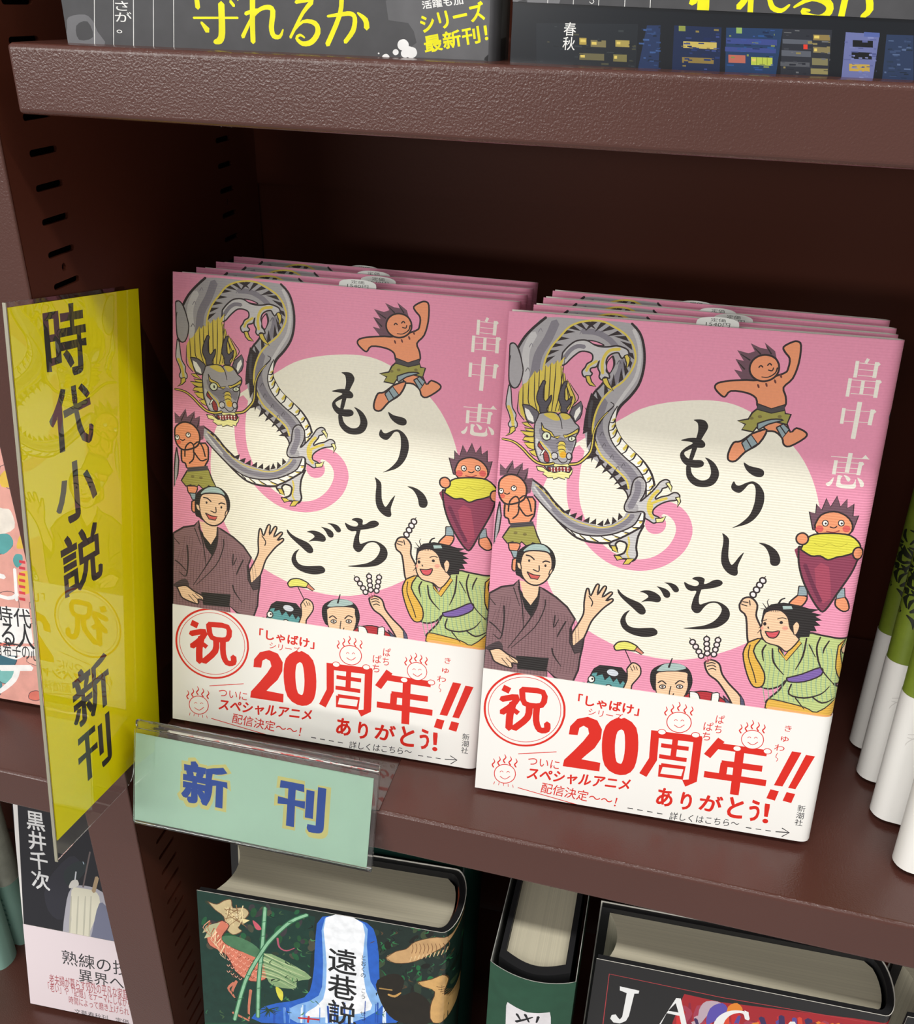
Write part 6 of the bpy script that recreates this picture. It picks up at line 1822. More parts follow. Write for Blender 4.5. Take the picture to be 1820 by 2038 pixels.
ART['red_framed_cover'] = ('a8202a c8262c 7c1a2a e0482e 5a4a9a c9a9b4 8f1f3a e8862a d63030 3e2a5a a83a52 c0aab8 5d4fae e8882a 1d1c1e b83a40 f2f2f2', '''P0 781 3572 310 -11 1075 138 284 18 74 -310 -1760 -633 -38 523
S1 45,67 1928 3477 88 -151 -21 107
S2 24,66 1834 3541 44 -285 -18 72
S3 27,59 1148 3297 29 4 37 -309
S4 30,40 1689 3176 25 88 -26 39
S5 43,46 1099 3315 4 23 -35 -218
S6 17,66 841 3466 32 -237 36 -378
S7 51,28 1902 3550 46 -169 -61 59
S8 49,29 1444 3410 82 -284 20 -94
S9 52,50 2162 3575 139 -400 -154 305
S10 68,35 1946 3568 48 -172 5 -131
S1 18,71 1845 3545 92 -247 -76 -19
S2 74,74 2252 3233 -35 134 70 -63
S3 34,69 1743 3562 131 -502 -133 327
S4 38,37 1703 3542 60 -250 28 -36
S5 73,39 923 3194 18 25 28 -31
S6 62,43 1849 3467 1 -170 70 -27
S7 55,41 2011 3560 76 -483 -16 219
S8 71,59 1275 3234 31 -162 27 84
S9 71,47 2286 3427 91 -149 -43 79
S10 45,79 955 3477 84 -199 23 -225
S1 46,74 1583 3523 65 -137 14 -258
S2 26,75 945 3355 102 -336 -60 79
S3 72,51 1178 3223 15 -110 -30 -65
S4 75,62 1600 3464 116 -340 -81 -78
S5 62,69 2223 3268 64 -127 -175 391
S6 62,47 1045 3309 38 -322 6 -30
S7 27,78 2330 3301 -20 19 -19 -18
S8 49,44 1328 3272 22 -184 55 -103
S9 62,57 1814 3560 49 -142 69 -221
S10 52,62 795 3397 61 -70 -51 -182
S1 21,72 920 3450 38 -364 -2 32
S2 77,41 2198 3486 69 -72 -59 15
S3 71,27 2085 3500 -5 -81 -40 150
S4 41,37 2105 3374 -16 -76 25 51
S5 49,71 1135 3310 67 -323 -89 166
S6 59,39 1361 3348 52 44 -88 -136
S7 19,70 1379 3266 11 -17 53 -51
S8 42,47 2165 3527 31 -87 9 -198
S9 17,33 1125 3435 -23 -93 123 -295
S10 23,31 2307 3310 25 -231 -57 434
S1 74,56 1232 3453 49 -299 -22 46
S2 33,72 2256 3498 56 -310 -48 82
S3 38,30 1497 3229 7 -122 -20 32
S4 32,55 2200 3571 64 -481 -35 536
S5 54,79 928 3317 98 -258 -66 109
S6 59,55 2183 3350 59 -155 -168 390
S7 45,69 2049 3487 60 -210 -52 295
S8 66,57 785 3332 17 -189 54 -161
S9 78,61 1278 3179 -15 105 31 -337
S10 42,36 1155 3334 57 -58 -59 -120
S1 44,48 1139 3471 36 -183 -22 -129
S2 18,72 1610 3527 6 -262 75 -204
S3 20,49 1042 3276 73 -227 -53 -139
S4 76,38 2282 3323 -16 64 -31 101
S5 38,53 2061 3277 19 -162 7 304
S6 50,33 1652 3321 56 -245 -26 -22
S7 79,39 1117 3280 41 6 21 -35
S8 49,64 1735 3269 -20 -21 0 -125
S9 47,32 1621 3181 7 50 25 -41
S10 26,34 2262 3581 92 -414 -112 363
S1 57,63 1759 3459 44 -417 -39 253
S2 37,54 1377 3297 62 -112 -79 72
S3 21,48 2143 3378 63 -143 -53 1
S4 26,75 1268 3424 -2 -237 123 -123
S5 45,48 2041 3239 5 -124 -102 319
S6 75,60 1678 3296 -30 77 -24 -94
S7 28,80 1444 3208 94 -199 -152 281
S8 38,35 2134 3405 46 -118 -3 88
S9 47,74 1599 3535 60 -258 -18 68
S10 63,71 935 3446 -3 -179 96 -114
S1 60,51 1625 3246 -41 84 7 38
S2 55,71 1849 3356 20 -40 -1 205
S3 71,70 1935 3542 130 -405 -46 195
S4 51,29 2252 3385 37 8 -19 112
S5 65,33 935 3293 64 -278 18 -3
S6 65,61 1663 3348 58 -136 -74 -37
S7 18,54 2174 3329 5 -44 -53 102
S8 67,51 2167 3378 7 -12 -87 149
S9 27,60 919 3268 44 -102 -28 8
S10 62,39 1339 3350 59 -1 -99 -114
S1 45,81 1261 3308 26 -199 19 67
S2 24,66 1568 3235 36 133 -101 -36
S3 34,83 1156 3477 60 -439 -18 59
S4 23,73 1676 3439 -7 -96 42 -233
S5 50,45 2213 3517 -7 -155 -19 23
S6 65,57 2300 3250 27 -29 -15 232
S7 29,39 1429 3203 -6 184 -55 -117
S8 24,69 983 3112 -8 25 25 86
S9 48,36 1447 3463 68 -188 -94 66
S10 18,36 982 3243 12 24 -29 -191
C11 931 3393 41 141 121 15 -69 -151 -64 -196
C12 1016 3447 91 107 63 -106 -72 -128 -79 -98
C13 1158 3520 65 72 59 -81 -83 -54 -28 -112
P14 -28 3812 135 -8 17 -166 656 -54 -47 -461 49 -482 -707 -258
P14 -1 3832 2481 59 38 -158 -2395 -85 -80 87
L15 8 146 2830 -19 807 954 -12 1176 55
P16 234 3500 170 -6 -2 -41 -35 -12 -11 -322 -18 -81 -48 -54 -57 -4 -34 45 7 56 34 20 25 -40 19 -20 16 46 2 340 -62 18
P16 722 3497 38 5 121 -415 -45 -16 -55 193 -111 1 -29 -173 27 -80 -62 -21
P14 727 3427 40 -121 -89 -4
S16 40,40,32,52,72,84 1338 3407 -27 68 -55 9 -76 -48 -53 -106 -13 -162
P16 1296 3516 36 -14 23 -107 -19 2
P16 1679 3489 35 12 142 -229 -242 -86''')
ART['night_cover'] = ('f0ecea 2e2e38 2a3236 b0aeb8 e0dcc8 75788f c2bfae 6d6060 b09878 cfd2d8 d9d6cf b8c8d8 e9e9ea', '''P0 28 3580 66 12 -93 -2470 -39 -18
C1 366 1955 350 487 149 -107 -157 -485 -154 -389 -185 104
C2 638 2220 199 178 122 -44 -139 -236 -164 -103
C3 716 1975 193 75 217 -43 144 -215 -8 -793 -355 -44 -347 125 55 573
C4 714 1939 130 62 218 -25 18 -224 -149 -390 -99 -313 -208 27 60 413
C5 1084 1823 119 -116 46 -638 -176 -21 -156 75 46 246
S6 14,24,14 708 1850 -40 -365 -41 -372
S6 14,24,14 804 1870 -39 -364 -40 -371
S6 14,24,14 900 1890 -38 -363 -39 -370
S6 14,24,14 979 1907 -37 -363 -38 -369
S7 20 1003 2567 -126 -542
S8 51 1075 2205 -60 -221
S9 17,38,17 796 2235 -38 -216
C10 723 2081 81 34 10 -85 -130 -62
S11 10 900 2402 10 -32
V12 20 黒井千次 167 1861 431 3029''')
ART['pink_band'] = ('3b3b3e b0545c 4a4a4e', '''B0 2 熟練の技 516 766 1441 993
B0 2 異界へ 732 533 1357 734
B1 3 老夫婦が暮らす郊外の平凡な家庭 307 388 1405 559
B1 3 「老い」や「記憶」をテーマにしながら 280 265 1447 418
B1 3 時間によって磨き上げられ 566 132 1407 257
B2 2 文藝春秋刊　定価 630 -26 1398 64''')
ART['patterned_cover'] = ('5aa6a6 e8a79a 4a3f4a e8c04a 7fc0bc f0d0c4 e07a6a 4f8f98 f2b8a8 efe6da 3f6f80 d8404a faf8f6 2c2c30', '''C0 1164 2923 106 34 -32 -96 -47 -77 -66 14 -15 104
C1 1859 3794 129 -23 -33 -132 -82 -93 -127 46 -14 98
S2 5 1859 3794 129 -23 -33 -132 -82 -93 -127 46 -14 98 127 104
C3 1449 3449 -17 -103 -135 -13 -57 27 -26 88 136 73
C4 1583 2915 -72 -4 -46 57 48 61 69 -2 43 -33
S2 5 1583 2915 -72 -4 -46 57 48 61 69 -2 43 -33 -42 -79
C5 229 3006 30 93 90 57 101 -64 -105 -131 -83 -42
C6 117 1203 -144 93 -65 102 170 153 165 -33 -17 -141
S2 6 117 1203 -144 93 -65 102 170 153 165 -33 -17 -141 -109 -174
C7 991 -18 49 119 95 103 96 -38 -39 -141 -76 -61
C8 608 3074 35 -59 -65 -54 -74 11 -13 43 40 73
S2 6 608 3074 35 -59 -65 -54 -74 11 -13 43 40 73 77 -14
C9 695 1916 -167 -97 -141 80 59 142 157 106 128 -100
C10 844 494 39 -125 -126 -56 -60 38 -15 88 98 104
S2 6 844 494 39 -125 -126 -56 -60 38 -15 88 98 104 64 -49
C0 701 2569 -169 -96 -53 126 51 143 153 -18 23 -61
C1 1226 2718 24 -44 -35 -51 -80 -9 -72 38 69 86
S2 6 1226 2718 24 -44 -35 -51 -80 -9 -72 38 69 86 94 -20
C3 301 514 -21 121 97 83 135 32 -15 -111 -62 -125
C4 258 568 16 -143 -53 -135 -116 26 -25 84 60 86
S2 7 258 568 16 -143 -53 -135 -116 26 -25 84 60 86 118 82
C5 1511 787 54 -52 -86 -93 -114 -44 -4 120 35 57
C6 1010 2658 -55 19 -33 61 72 64 93 -17 -24 -69
S2 6 1010 2658 -55 19 -33 61 72 64 93 -17 -24 -69 -53 -58
C7 1194 1275 45 -118 -120 -122 -102 59 -39 89 114 125
C8 931 2614 0 -122 -119 -84 -176 39 51 117 86 101
S2 6 931 2614 0 -122 -119 -84 -176 39 51 117 86 101 158 -51
C9 1495 2958 -86 -24 -87 111 82 87 97 45 72 -80
C10 864 2666 115 -65 -45 -97 -118 -62 -62 55 -26 121
S2 6 864 2666 115 -65 -45 -97 -118 -62 -62 55 -26 121 136 48
C0 588 2262 140 -61 -26 -153 -118 -53 -130 22 -55 102
C1 1403 879 -118 20 -89 133 128 111 133 0 28 -138
S2 6 1403 879 -118 20 -89 133 128 111 133 0 28 -138 -82 -126
C3 135 396 -81 83 56 67 101 20 66 -32 -58 -126
C4 161 554 -75 29 -41 80 91 34 120 36 -36 -101
S2 7 161 554 -75 29 -41 80 91 34 120 36 -36 -101 -59 -78
C5 1298 3323 -5 117 19 115 189 25 74 -129 -156 -128
C6 255 -105 -151 51 84 185 94 102 133 -87 -49 -105
S2 7 255 -105 -151 51 84 185 94 102 133 -87 -49 -105 -111 -146
C7 1014 1846 19 150 60 91 122 4 47 -109 -110 -146
C8 62 1758 -19 82 103 32 74 -5 -31 -93 -62 -84
S2 6 62 1758 -19 82 103 32 74 -5 -31 -93 -62 -84 -65 68
C9 662 -21 62 -42 27 -67 -78 -53 -85 13 21 70
C10 995 3140 -166 65 7 83 69 62 129 57 30 -117
S2 6 995 3140 -166 65 7 83 69 62 129 57 30 -117 -69 -150
C0 1491 1541 60 6 11 -38 -15 -55 -55 -44 -34 64
C1 1600 1010 -2 63 49 30 47 8 27 -62 -53 -41
S2 6 1600 1010 -2 63 49 30 47 8 27 -62 -53 -41 -68 2
C3 412 3478 -66 19 -62 29 71 72 69 29 12 -73
C4 616 1719 -170 18 -7 102 132 151 116 -81 34 -115
S2 6 616 1719 -170 18 -7 102 132 151 116 -81 34 -115 -105 -75
C5 1151 2772 -58 -27 -22 30 -21 67 78 19 32 -32
C6 1414 572 -95 -79 -87 2 -46 68 98 99 68 2
S2 6 1414 572 -95 -79 -87 2 -46 68 98 99 68 2 62 -92
C7 527 -57 -41 19 -18 76 92 67 66 -51 -43 -67
C8 294 590 137 21 70 -57 -89 -133 -95 32 -98 32
S2 7 294 590 137 21 70 -57 -89 -133 -95 32 -98 32 75 105
C9 1690 2395 -16 50 67 50 68 -37 4 -45 -61 -31
C10 205 2729 125 54 71 -66 -66 -77 -99 -65 -61 68
S2 6 205 2729 125 54 71 -66 -66 -77 -99 -65 -61 68 30 86
C0 1636 3047 32 -76 -81 -31 -57 18 -1 59 65 63
C1 721 2493 -106 -30 -15 87 20 87 83 -14 20 -29
S2 6 721 2493 -106 -30 -15 87 20 87 83 -14 20 -29 -2 -101
C3 1277 3081 64 29 53 -1 -8 -65 -50 -39 -60 21
C4 804 1667 63 84 133 72 66 -117 -83 -148 -169 -35
S2 6 804 1667 63 84 133 72 66 -117 -83 -148 -169 -35 -10 144
C5 805 2659 109 -75 -44 -107 -116 -40 -84 44 54 116
C6 454 2319 -23 90 69 86 85 -3 40 -79 -91 -55
S2 6 454 2319 -23 90 69 86 85 -3 40 -79 -91 -55 -80 -39
C7 360 2863 -103 11 -16 140 145 11 74 8 3 -116
C8 401 2446 28 69 81 10 60 -23 -20 -76 -92 -29
S2 6 401 2446 28 69 81 10 60 -23 -20 -76 -92 -29 -57 49
C9 210 1446 -175 81 101 167 115 122 141 -52 -9 -147
C10 496 -146 76 136 123 91 107 -100 -34 -171 -172 -45
S2 7 496 -146 76 136 123 91 107 -100 -34 -171 -172 -45 -100 89
C0 193 1433 -82 -58 -62 47 23 52 61 58 59 -45
C1 1401 2226 6 145 143 19 138 -68 -124 -137 -103 -9
S2 6 1401 2226 6 145 143 19 138 -68 -124 -137 -103 -9 -60 50
C3 37 467 -161 -61 -120 62 114 182 137 85 130 -130
C4 694 434 96 -47 55 -79 -136 -135 -135 57 36 118
S2 7 694 434 96 -47 55 -79 -136 -135 -135 57 36 118 84 86
C5 1731 3018 4 -62 -15 -68 -98 9 11 64 25 37
C6 521 1907 98 57 57 -83 -27 -91 -97 -88 -76 91
S2 6 521 1907 98 57 57 -83 -27 -91 -97 -88 -76 91 45 114
C7 1158 3583 44 -26 18 -100 -89 -13 -93 31 15 50
C8 440 399 64 -72 34 -149 -164 -64 -133 39 101 169
S2 7 440 399 64 -72 34 -149 -164 -64 -133 39 101 169 98 77
C9 803 2775 100 93 75 -45 64 -138 -150 -92 -140 47
C10 95 1947 200 129 109 -140 -131 -170 -124 -74 -97 135
S2 6 95 1947 200 129 109 -140 -131 -170 -124 -74 -97 135 43 120
C0 679 3147 1 111 33 115 116 -23 32 -68 -60 -68
C1 1077 384 42 -42 -27 -61 -69 -4 -27 34 20 62
S2 6 1077 384 42 -42 -27 -61 -69 -4 -27 34 20 62 61 11
C3 597 3157 104 -10 50 -101 -153 -95 -83 21 8 142
C4 1125 3270 -76 100 32 131 146 -7 75 -61 -61 -120
S2 5 1125 3270 -76 100 32 131 146 -7 75 -61 -61 -120 -116 -43
C5 1102 2768 62 49 40 -63 22 -76 -94 -26 -69 43
C6 18 -242 -65 -2 -28 27 24 63 72 47 19 -63
S2 7 18 -242 -65 -2 -28 27 24 63 72 47 19 -63 -22 -72
C7 753 2873 159 15 21 -130 -68 -154 -156 25 12 121
C8 1630 3371 80 26 77 8 -13 -75 -71 -36 -48 23
S2 5 1630 3371 80 26 77 8 -13 -75 -71 -36 -48 23 -25 54
C9 498 2479 161 -49 -95 -134 -149 -111 -56 114 -34 135
C10 715 1790 -100 104 7 112 96 93 150 -7 28 -146
S2 6 715 1790 -100 104 7 112 96 93 150 -7 28 -146 -181 -156
C0 395 2029 16 -105 -107 -101 -108 24 -12 106 100 102
C1 1472 756 65 99 83 65 96 -60 -89 -142 -70 -42
S2 6 1472 756 65 99 83 65 96 -60 -89 -142 -70 -42 -85 80
C3 698 2023 21 52 61 -10 11 -46 -41 -62 -47 0
C4 177 1318 64 12 102 14 -45 -94 -59 -34 -58 16
S2 6 177 1318 64 12 102 14 -45 -94 -59 -34 -58 16 -4 86
C5 1260 611 -91 -63 -38 91 38 100 76 9 51 -63
C6 513 2184 -36 48 48 61 58 -16 15 -31 -32 -59
S2 6 513 2184 -36 48 48 61 58 -16 15 -31 -32 -59 -53 -3
C7 703 109 45 -36 -26 -80 -61 -67 -31 69 3 79
C8 195 409 130 6 94 -37 -65 -126 -126 -105 -90 122
S2 7 195 409 130 6 94 -37 -65 -126 -126 -105 -90 122 57 140
C9 1343 1720 -51 90 -19 160 128 4 77 -13 25 -160
C10 1057 2590 32 49 68 23 30 -69 -36 -35 -88 -41
S2 6 1057 2590 32 49 68 23 30 -69 -36 -35 -88 -41 -6 73
C0 902 3356 107 -100 -89 -126 -155 -42 -30 108 5 115
C1 368 3559 -60 101 143 115 147 -20 41 -101 -118 -67
S2 5 368 3559 -60 101 143 115 147 -20 41 -101 -118 -67 -153 -28
C3 1403 2292 121 82 59 -79 -7 -78 -56 -22 -117 -13
C4 546 1721 76 108 73 42 38 -52 -21 -110 -75 -21
S2 6 546 1721 76 108 73 42 38 -52 -21 -110 -75 -21 -91 33
C5 1904 2033 -166 -98 -66 63 35 118 114 92 103 -95
C6 1660 122 -20 -52 -61 -29 -70 14 23 69 78 29
S2 6 1660 122 -20 -52 -61 -29 -70 14 23 69 78 29 50 -31
C7 1102 2980 45 -4 29 -72 -65 -64 -70 44 10 58
C8 659 3021 110 61 55 -50 -15 -87 -59 -46 -86 34
S2 6 659 3021 110 61 55 -50 -15 -87 -59 -46 -86 34 -5 88
C9 -157 -238 122 155 127 57 106 -165 -155 -207 -177 -17
C10 600 2666 -42 -26 -62 3 2 50 44 45 52 -22
S2 6 600 2666 -42 -26 -62 3 2 50 44 45 52 -22 6 -50
C0 158 1272 24 130 101 26 119 27 -30 -128 -96 -84
C1 364 3039 -51 47 55 62 71 53 70 -87 -78 -54
S2 6 364 3039 -51 47 55 62 71 53 70 -87 -78 -54 -67 -21
C3 817 2188 57 -100 -179 -100 -141 32 55 135 131 60
C4 279 2520 104 -19 4 -86 -103 -46 -72 -16 -9 90
S2 6 279 2520 104 -19 4 -86 -103 -46 -72 -16 -9 90 76 77
C5 1245 2530 -76 9 -8 67 78 16 78 -9 -28 -47
C6 445 3234 4 -88 -99 -84 -89 78 -20 81 140 96
S2 6 445 3234 4 -88 -99 -84 -89 78 -20 81 140 96 64 -83
C7 183 524 -114 -15 -26 72 72 144 131 -34 47 -84
C8 1627 424 -109 29 65 102 103 108 116 -86 -43 -112
S2 6 1627 424 -109 29 65 102 103 108 116 -86 -43 -112 -132 -41
C9 612 773 -154 -60 -111 3 -23 114 124 70 84 22
C10 1198 1642 102 67 135 -3 32 -84 -120 -96 -161 -27
S2 6 1198 1642 102 67 135 -3 32 -84 -120 -96 -161 -27 12 143
C0 1446 1724 29 -87 -113 -114 -103 53 -38 83 136 63
C1 938 2036 42 -72 2 -71 -95 -58 -52 81 -1 77
S2 6 938 2036 42 -72 2 -71 -95 -58 -52 81 -1 77 104 43
C3 992 3090 75 52 91 -10 -36 -94 -48 -65 -86 46
C4 883 588 -114 -123 -154 -39 -52 166 133 139 133 -17
S2 6 883 588 -114 -123 -154 -39 -52 166 133 139 133 -17 54 -126
C5 549 3350 113 -105 -20 -142 -186 -56 -83 84 36 158
C6 1075 3247 107 51 101 -46 -54 -103 -114 -42 -53 30
S2 6 1075 3247 107 51 101 -46 -54 -103 -114 -42 -53 30 13 110
C7 972 2169 -7 -104 -62 -66 -121 -12 -7 108 75 122
C8 997 3380 54 -33 -37 -119 -137 -11 -18 84 5 75
S2 6 997 3380 54 -33 -37 -119 -137 -11 -18 84 5 75 133 4
C9 393 1668 102 -25 -76 -127 -107 -41 -102 75 48 130
C10 1386 3402 -101 3 0 90 51 41 78 50 27 -96
S2 5 1386 3402 -101 3 0 90 51 41 78 50 27 -96 -55 -88
C0 1388 3231 -68 62 55 71 95 49 95 -69 -59 -91
C1 862 513 -31 -93 -118 -81 -97 23 34 125 80 98
S2 6 862 513 -31 -93 -118 -81 -97 23 34 125 80 98 132 -72
C3 1655 1223 -92 -67 -65 81 10 118 99 39 76 -36
C4 149 2312 53 66 104 1 3 -74 -45 -97 -85 12
S2 6 149 2312 53 66 104 1 3 -74 -45 -97 -85 12 -30 92
C5 518 1748 -76 59 52 93 179 103 13 -139 -31 -95
C6 284 977 121 -4 13 -123 -84 -171 -179 56 54 144
S2 6 284 977 121 -4 13 -123 -84 -171 -179 56 54 144 75 98
C7 989 888 -123 -133 -122 -9 18 160 46 113 131 -25
C8 808 855 -58 82 100 54 78 33 4 -88 -39 -58
S2 6 808 855 -58 82 100 54 78 33 4 -88 -39 -58 -85 -23
C9 794 1252 119 116 124 -66 -75 -181 -80 -69 -141 29
C10 1038 1967 -36 -58 -52 -56 -77 44 40 76 77 67
S2 6 1038 1967 -36 -58 -52 -56 -77 44 40 76 77 67 48 -73
C0 73 -113 -71 32 34 87 87 30 95 -28 -64 -92
C1 1442 597 65 83 89 43 103 -74 -108 -113 -99 1
S2 6 1442 597 65 83 89 43 103 -74 -108 -113 -99 1 -50 60
C3 533 913 39 -76 -69 -39 -45 14 -48 50 81 59
C4 528 2640 -67 -129 -94 -28 -89 21 -4 139 156 95
S2 6 528 2640 -67 -129 -94 -28 -89 21 -4 139 156 95 98 -98
C5 1633 2074 -89 88 88 108 122 20 24 -126 -65 -148
C6 470 1326 -62 73 37 118 100 85 64 -104 -35 -108
S2 6 470 1326 -62 73 37 118 100 85 64 -104 -35 -108 -104 -64
C7 900 3472 -58 43 59 82 84 25 28 -69 -34 -89
C8 699 1647 70 -104 -71 -151 -146 -31 -65 118 102 118
S2 6 699 1647 70 -104 -71 -151 -146 -31 -65 118 102 118 110 50
C9 1735 1854 -97 0 -37 37 53 79 95 20 43 -73
C10 989 -42 -2 107 74 105 82 -22 60 -102 -113 -72
S2 6 989 -42 -2 107 74 105 82 -22 60 -102 -113 -72 -101 -16
C0 120 -15 -173 -130 -68 129 3 142 153 119 64 -135
C1 522 336 105 52 27 -101 -50 -100 -91 -55 -55 108
S2 7 522 336 105 52 27 -101 -50 -100 -91 -55 -55 108 64 96
C3 1056 2247 -8 75 110 100 50 -83 43 -54 -102 -55
C4 1242 431 111 7 54 -152 -132 -116 -105 45 -32 95
S2 6 1242 431 111 7 54 -152 -132 -116 -105 45 -32 95 104 121
C5 934 2748 -56 28 -20 84 113 52 56 -28 7 -113
C6 756 598 23 -78 -7 -53 -81 -52 -18 62 -8 77
S2 6 756 598 23 -78 -7 -53 -81 -52 -18 62 -8 77 91 44
C7 1495 2500 92 50 37 -67 -32 -71 -62 0 -80 22
C8 301 1652 -138 77 87 154 164 82 98 -120 -101 -144
S2 6 301 1652 -138 77 87 154 164 82 98 -120 -101 -144 -110 -49
C9 1249 2915 33 -65 11 -92 -89 -62 -91 54 42 115
C10 1581 3654 -77 -19 -17 56 2 47 99 4 24 -36
S2 5 1581 3654 -77 -19 -17 56 2 47 99 4 24 -36 -31 -52
C0 1696 3485 70 -79 -10 -108 -144 -24 -83 45 16 158
C1 986 2294 33 118 65 -4 59 -1 4 -133 -101 -78
S2 6 986 2294 33 118 65 -4 59 -1 4 -133 -101 -78 -60 98
C3 1511 1602 13 73 34 64 80 28 38 -78 -77 -67
C4 1497 3319 -111 45 -80 66 111 72 132 10 -16 -79
S2 5 1497 3319 -111 45 -80 66 111 72 132 10 -16 -79 -36 -114
C5 1651 1802 55 -50 19 -75 -54 -66 -68 18 -15 89
C6 224 303 -13 141 144 122 145 -31 -25 -155 -133 -126
S2 6 224 303 -13 141 144 122 145 -31 -25 -155 -133 -126 -118 49
C7 1501 3412 46 -62 -3 -39 -66 -25 -66 7 28 69
C8 1557 839 81 29 55 -67 -26 -106 -83 -40 -36 74
S2 6 1557 839 81 29 55 -67 -26 -106 -83 -40 -36 74 9 110
C9 589 3505 -46 -59 -113 -1 -93 76 119 58 106 4
C10 1363 363 -137 -53 -51 107 91 90 123 10 24 -75
S2 6 1363 363 -137 -53 -51 107 91 90 123 10 24 -75 -50 -79
L11 28 1522 1476 63 -2
L11 28 1517 1414 63 -2
L11 28 1511 1352 64 -3
L11 28 1506 1289 64 -2
L11 28 1501 1226 64 -2
L11 28 1496 1163 64 -2
L11 28 1491 1099 64 -2
S12 48 1191 1312 160 -15
S12 33 1469 1392 -6 -313
S12 37 1133 1128 240 -43 105 55
S12 63 1226 333 335 57
S12 65,52,17 1415 366 -52 -134 -160 -154 -89 -47
S12 8,29,8 1238 480 165 -14 107 59
P12 618 940 971 70 13 -358 -1032 -138
P12 566 472 1064 155 -1 -102 -1074 -148
B13 8 時代 1236 805 1598 1001
B13 8 かる人 1082 588 1612 845
B13 4 有希子の心 1175 470 1661 632''')
ART['spine_green'] = ('e6e2e6 222226', '''P0 185 3406 80 -21 100 -18 98 20 96 26 13 -73 26 -355 -404 -175 -18 539
S1 29,15 278 3298 37 -65
S1 28,15 351 3328 39 -91
S1 28,15 276 3190 142 126
S1 28,15 466 3335 -11 -84''')

def smooth_path(p, closed, k=3):
    n = len(p); out = []
    if n < 3: return list(p)
    for i in range(n if closed else n - 1):
        if closed: a, b, c, d = p[i - 1], p[i], p[(i + 1) % n], p[(i + 2) % n]
        else: a, b, c, d = p[max(i - 1, 0)], p[i], p[i + 1], p[min(i + 2, n - 1)]
        for j in range(k):
            t = j / k; t2 = t * t; t3 = t2 * t
            out.append(tuple(.5 * (2 * b[q] + (c[q] - a[q]) * t + (2 * a[q] - 5 * b[q] + 4 * c[q] - d[q]) * t2 + (3 * b[q] - a[q] - 3 * c[q] + d[q]) * t3) for q in (0, 1)))
    if not closed: out.append(p[-1])
    return out
def ribbon(path, w, sm):
    n0 = len(path)
    if sm: path = smooth_path(path, False)
    n = len(path); L, R = [], []
    for i, p in enumerate(path):
        a = path[max(i - 1, 0)]; b = path[min(i + 1, n - 1)]
        dx, dy = b[0] - a[0], b[1] - a[1]; l = math.hypot(dx, dy) or 1
        t = i / max(n - 1, 1) * (len(w) - 1); j = min(int(t), len(w) - 2) if len(w) > 1 else 0
        ww = w[0] if len(w) == 1 else w[j] + (w[j + 1] - w[j]) * (t - j)
        L.append((p[0] - dy / l * ww / 2, p[1] + dx / l * ww / 2)); R.append((p[0] + dy / l * ww / 2, p[1] - dx / l * ww / 2))
        if i in (0, n - 1) and w[0 if i == 0 else -1] > .35 and sm:      # rounded end
            s = -1 if i == 0 else 1
            e = (p[0] + s * dx / l * ww * .4, p[1] + s * dy / l * ww * .4)
            if i == 0: start = e
            else: L.append(e)
    out = L + R[::-1]
    if sm and w[0] > .35: out.append(start)
    return out
_glyphs = {}
def glyph_loops(txt, bold):
    key = (txt, bold)
    if key in _glyphs: return _glyphs[key]
    c = bpy.data.curves.new('txt', 'FONT'); c.body = txt; c.size = 1; c.fill_mode = 'NONE'; c.resolution_u = 3
    o = bpy.data.objects.new('txt', c); COL.objects.link(o)
    dg = bpy.context.evaluated_depsgraph_get()
    me = bpy.data.meshes.new_from_object(o.evaluated_get(dg))
    nb = {}
    for e in me.edges:
        a, b = e.vertices; nb.setdefault(a, []).append(b); nb.setdefault(b, []).append(a)
    seen = set(); loops = []
    for s in nb:
        if s in seen: continue
        lp = [s]; seen.add(s); cur = s
        while True:
            nx = [q for q in nb[cur] if q not in seen]
            if not nx: break
            cur = nx[0]; seen.add(cur); lp.append(cur)
        if len(lp) > 2: loops.append([(me.vertices[i].co.x, me.vertices[i].co.y) for i in lp])
    bpy.data.objects.remove(o); bpy.data.curves.remove(c); bpy.data.meshes.remove(me)
    _glyphs[key] = loops
    return loops
def embolden(col, loops, w):
    """a band of width w along every contour makes the regular face bold"""
    res = []
    for l in loops:
        n = len(l); Lo, Ro = [], []
        for i in range(n):
            a, b = l[i - 1], l[(i + 1) % n]; dx, dy = b[0] - a[0], b[1] - a[1]; d = math.hypot(dx, dy) or 1
            Lo.append((l[i][0] - dy / d * w, l[i][1] + dx / d * w)); Ro.append((l[i][0] + dy / d * w, l[i][1] - dx / d * w))
        for i in range(n):
            j = (i + 1) % n
            if math.hypot(l[i][0] - l[j][0], l[i][1] - l[j][1]) > 1e-3: res.append((col, [[Lo[i], Lo[j], Ro[j], Ro[i]]]))
    return res
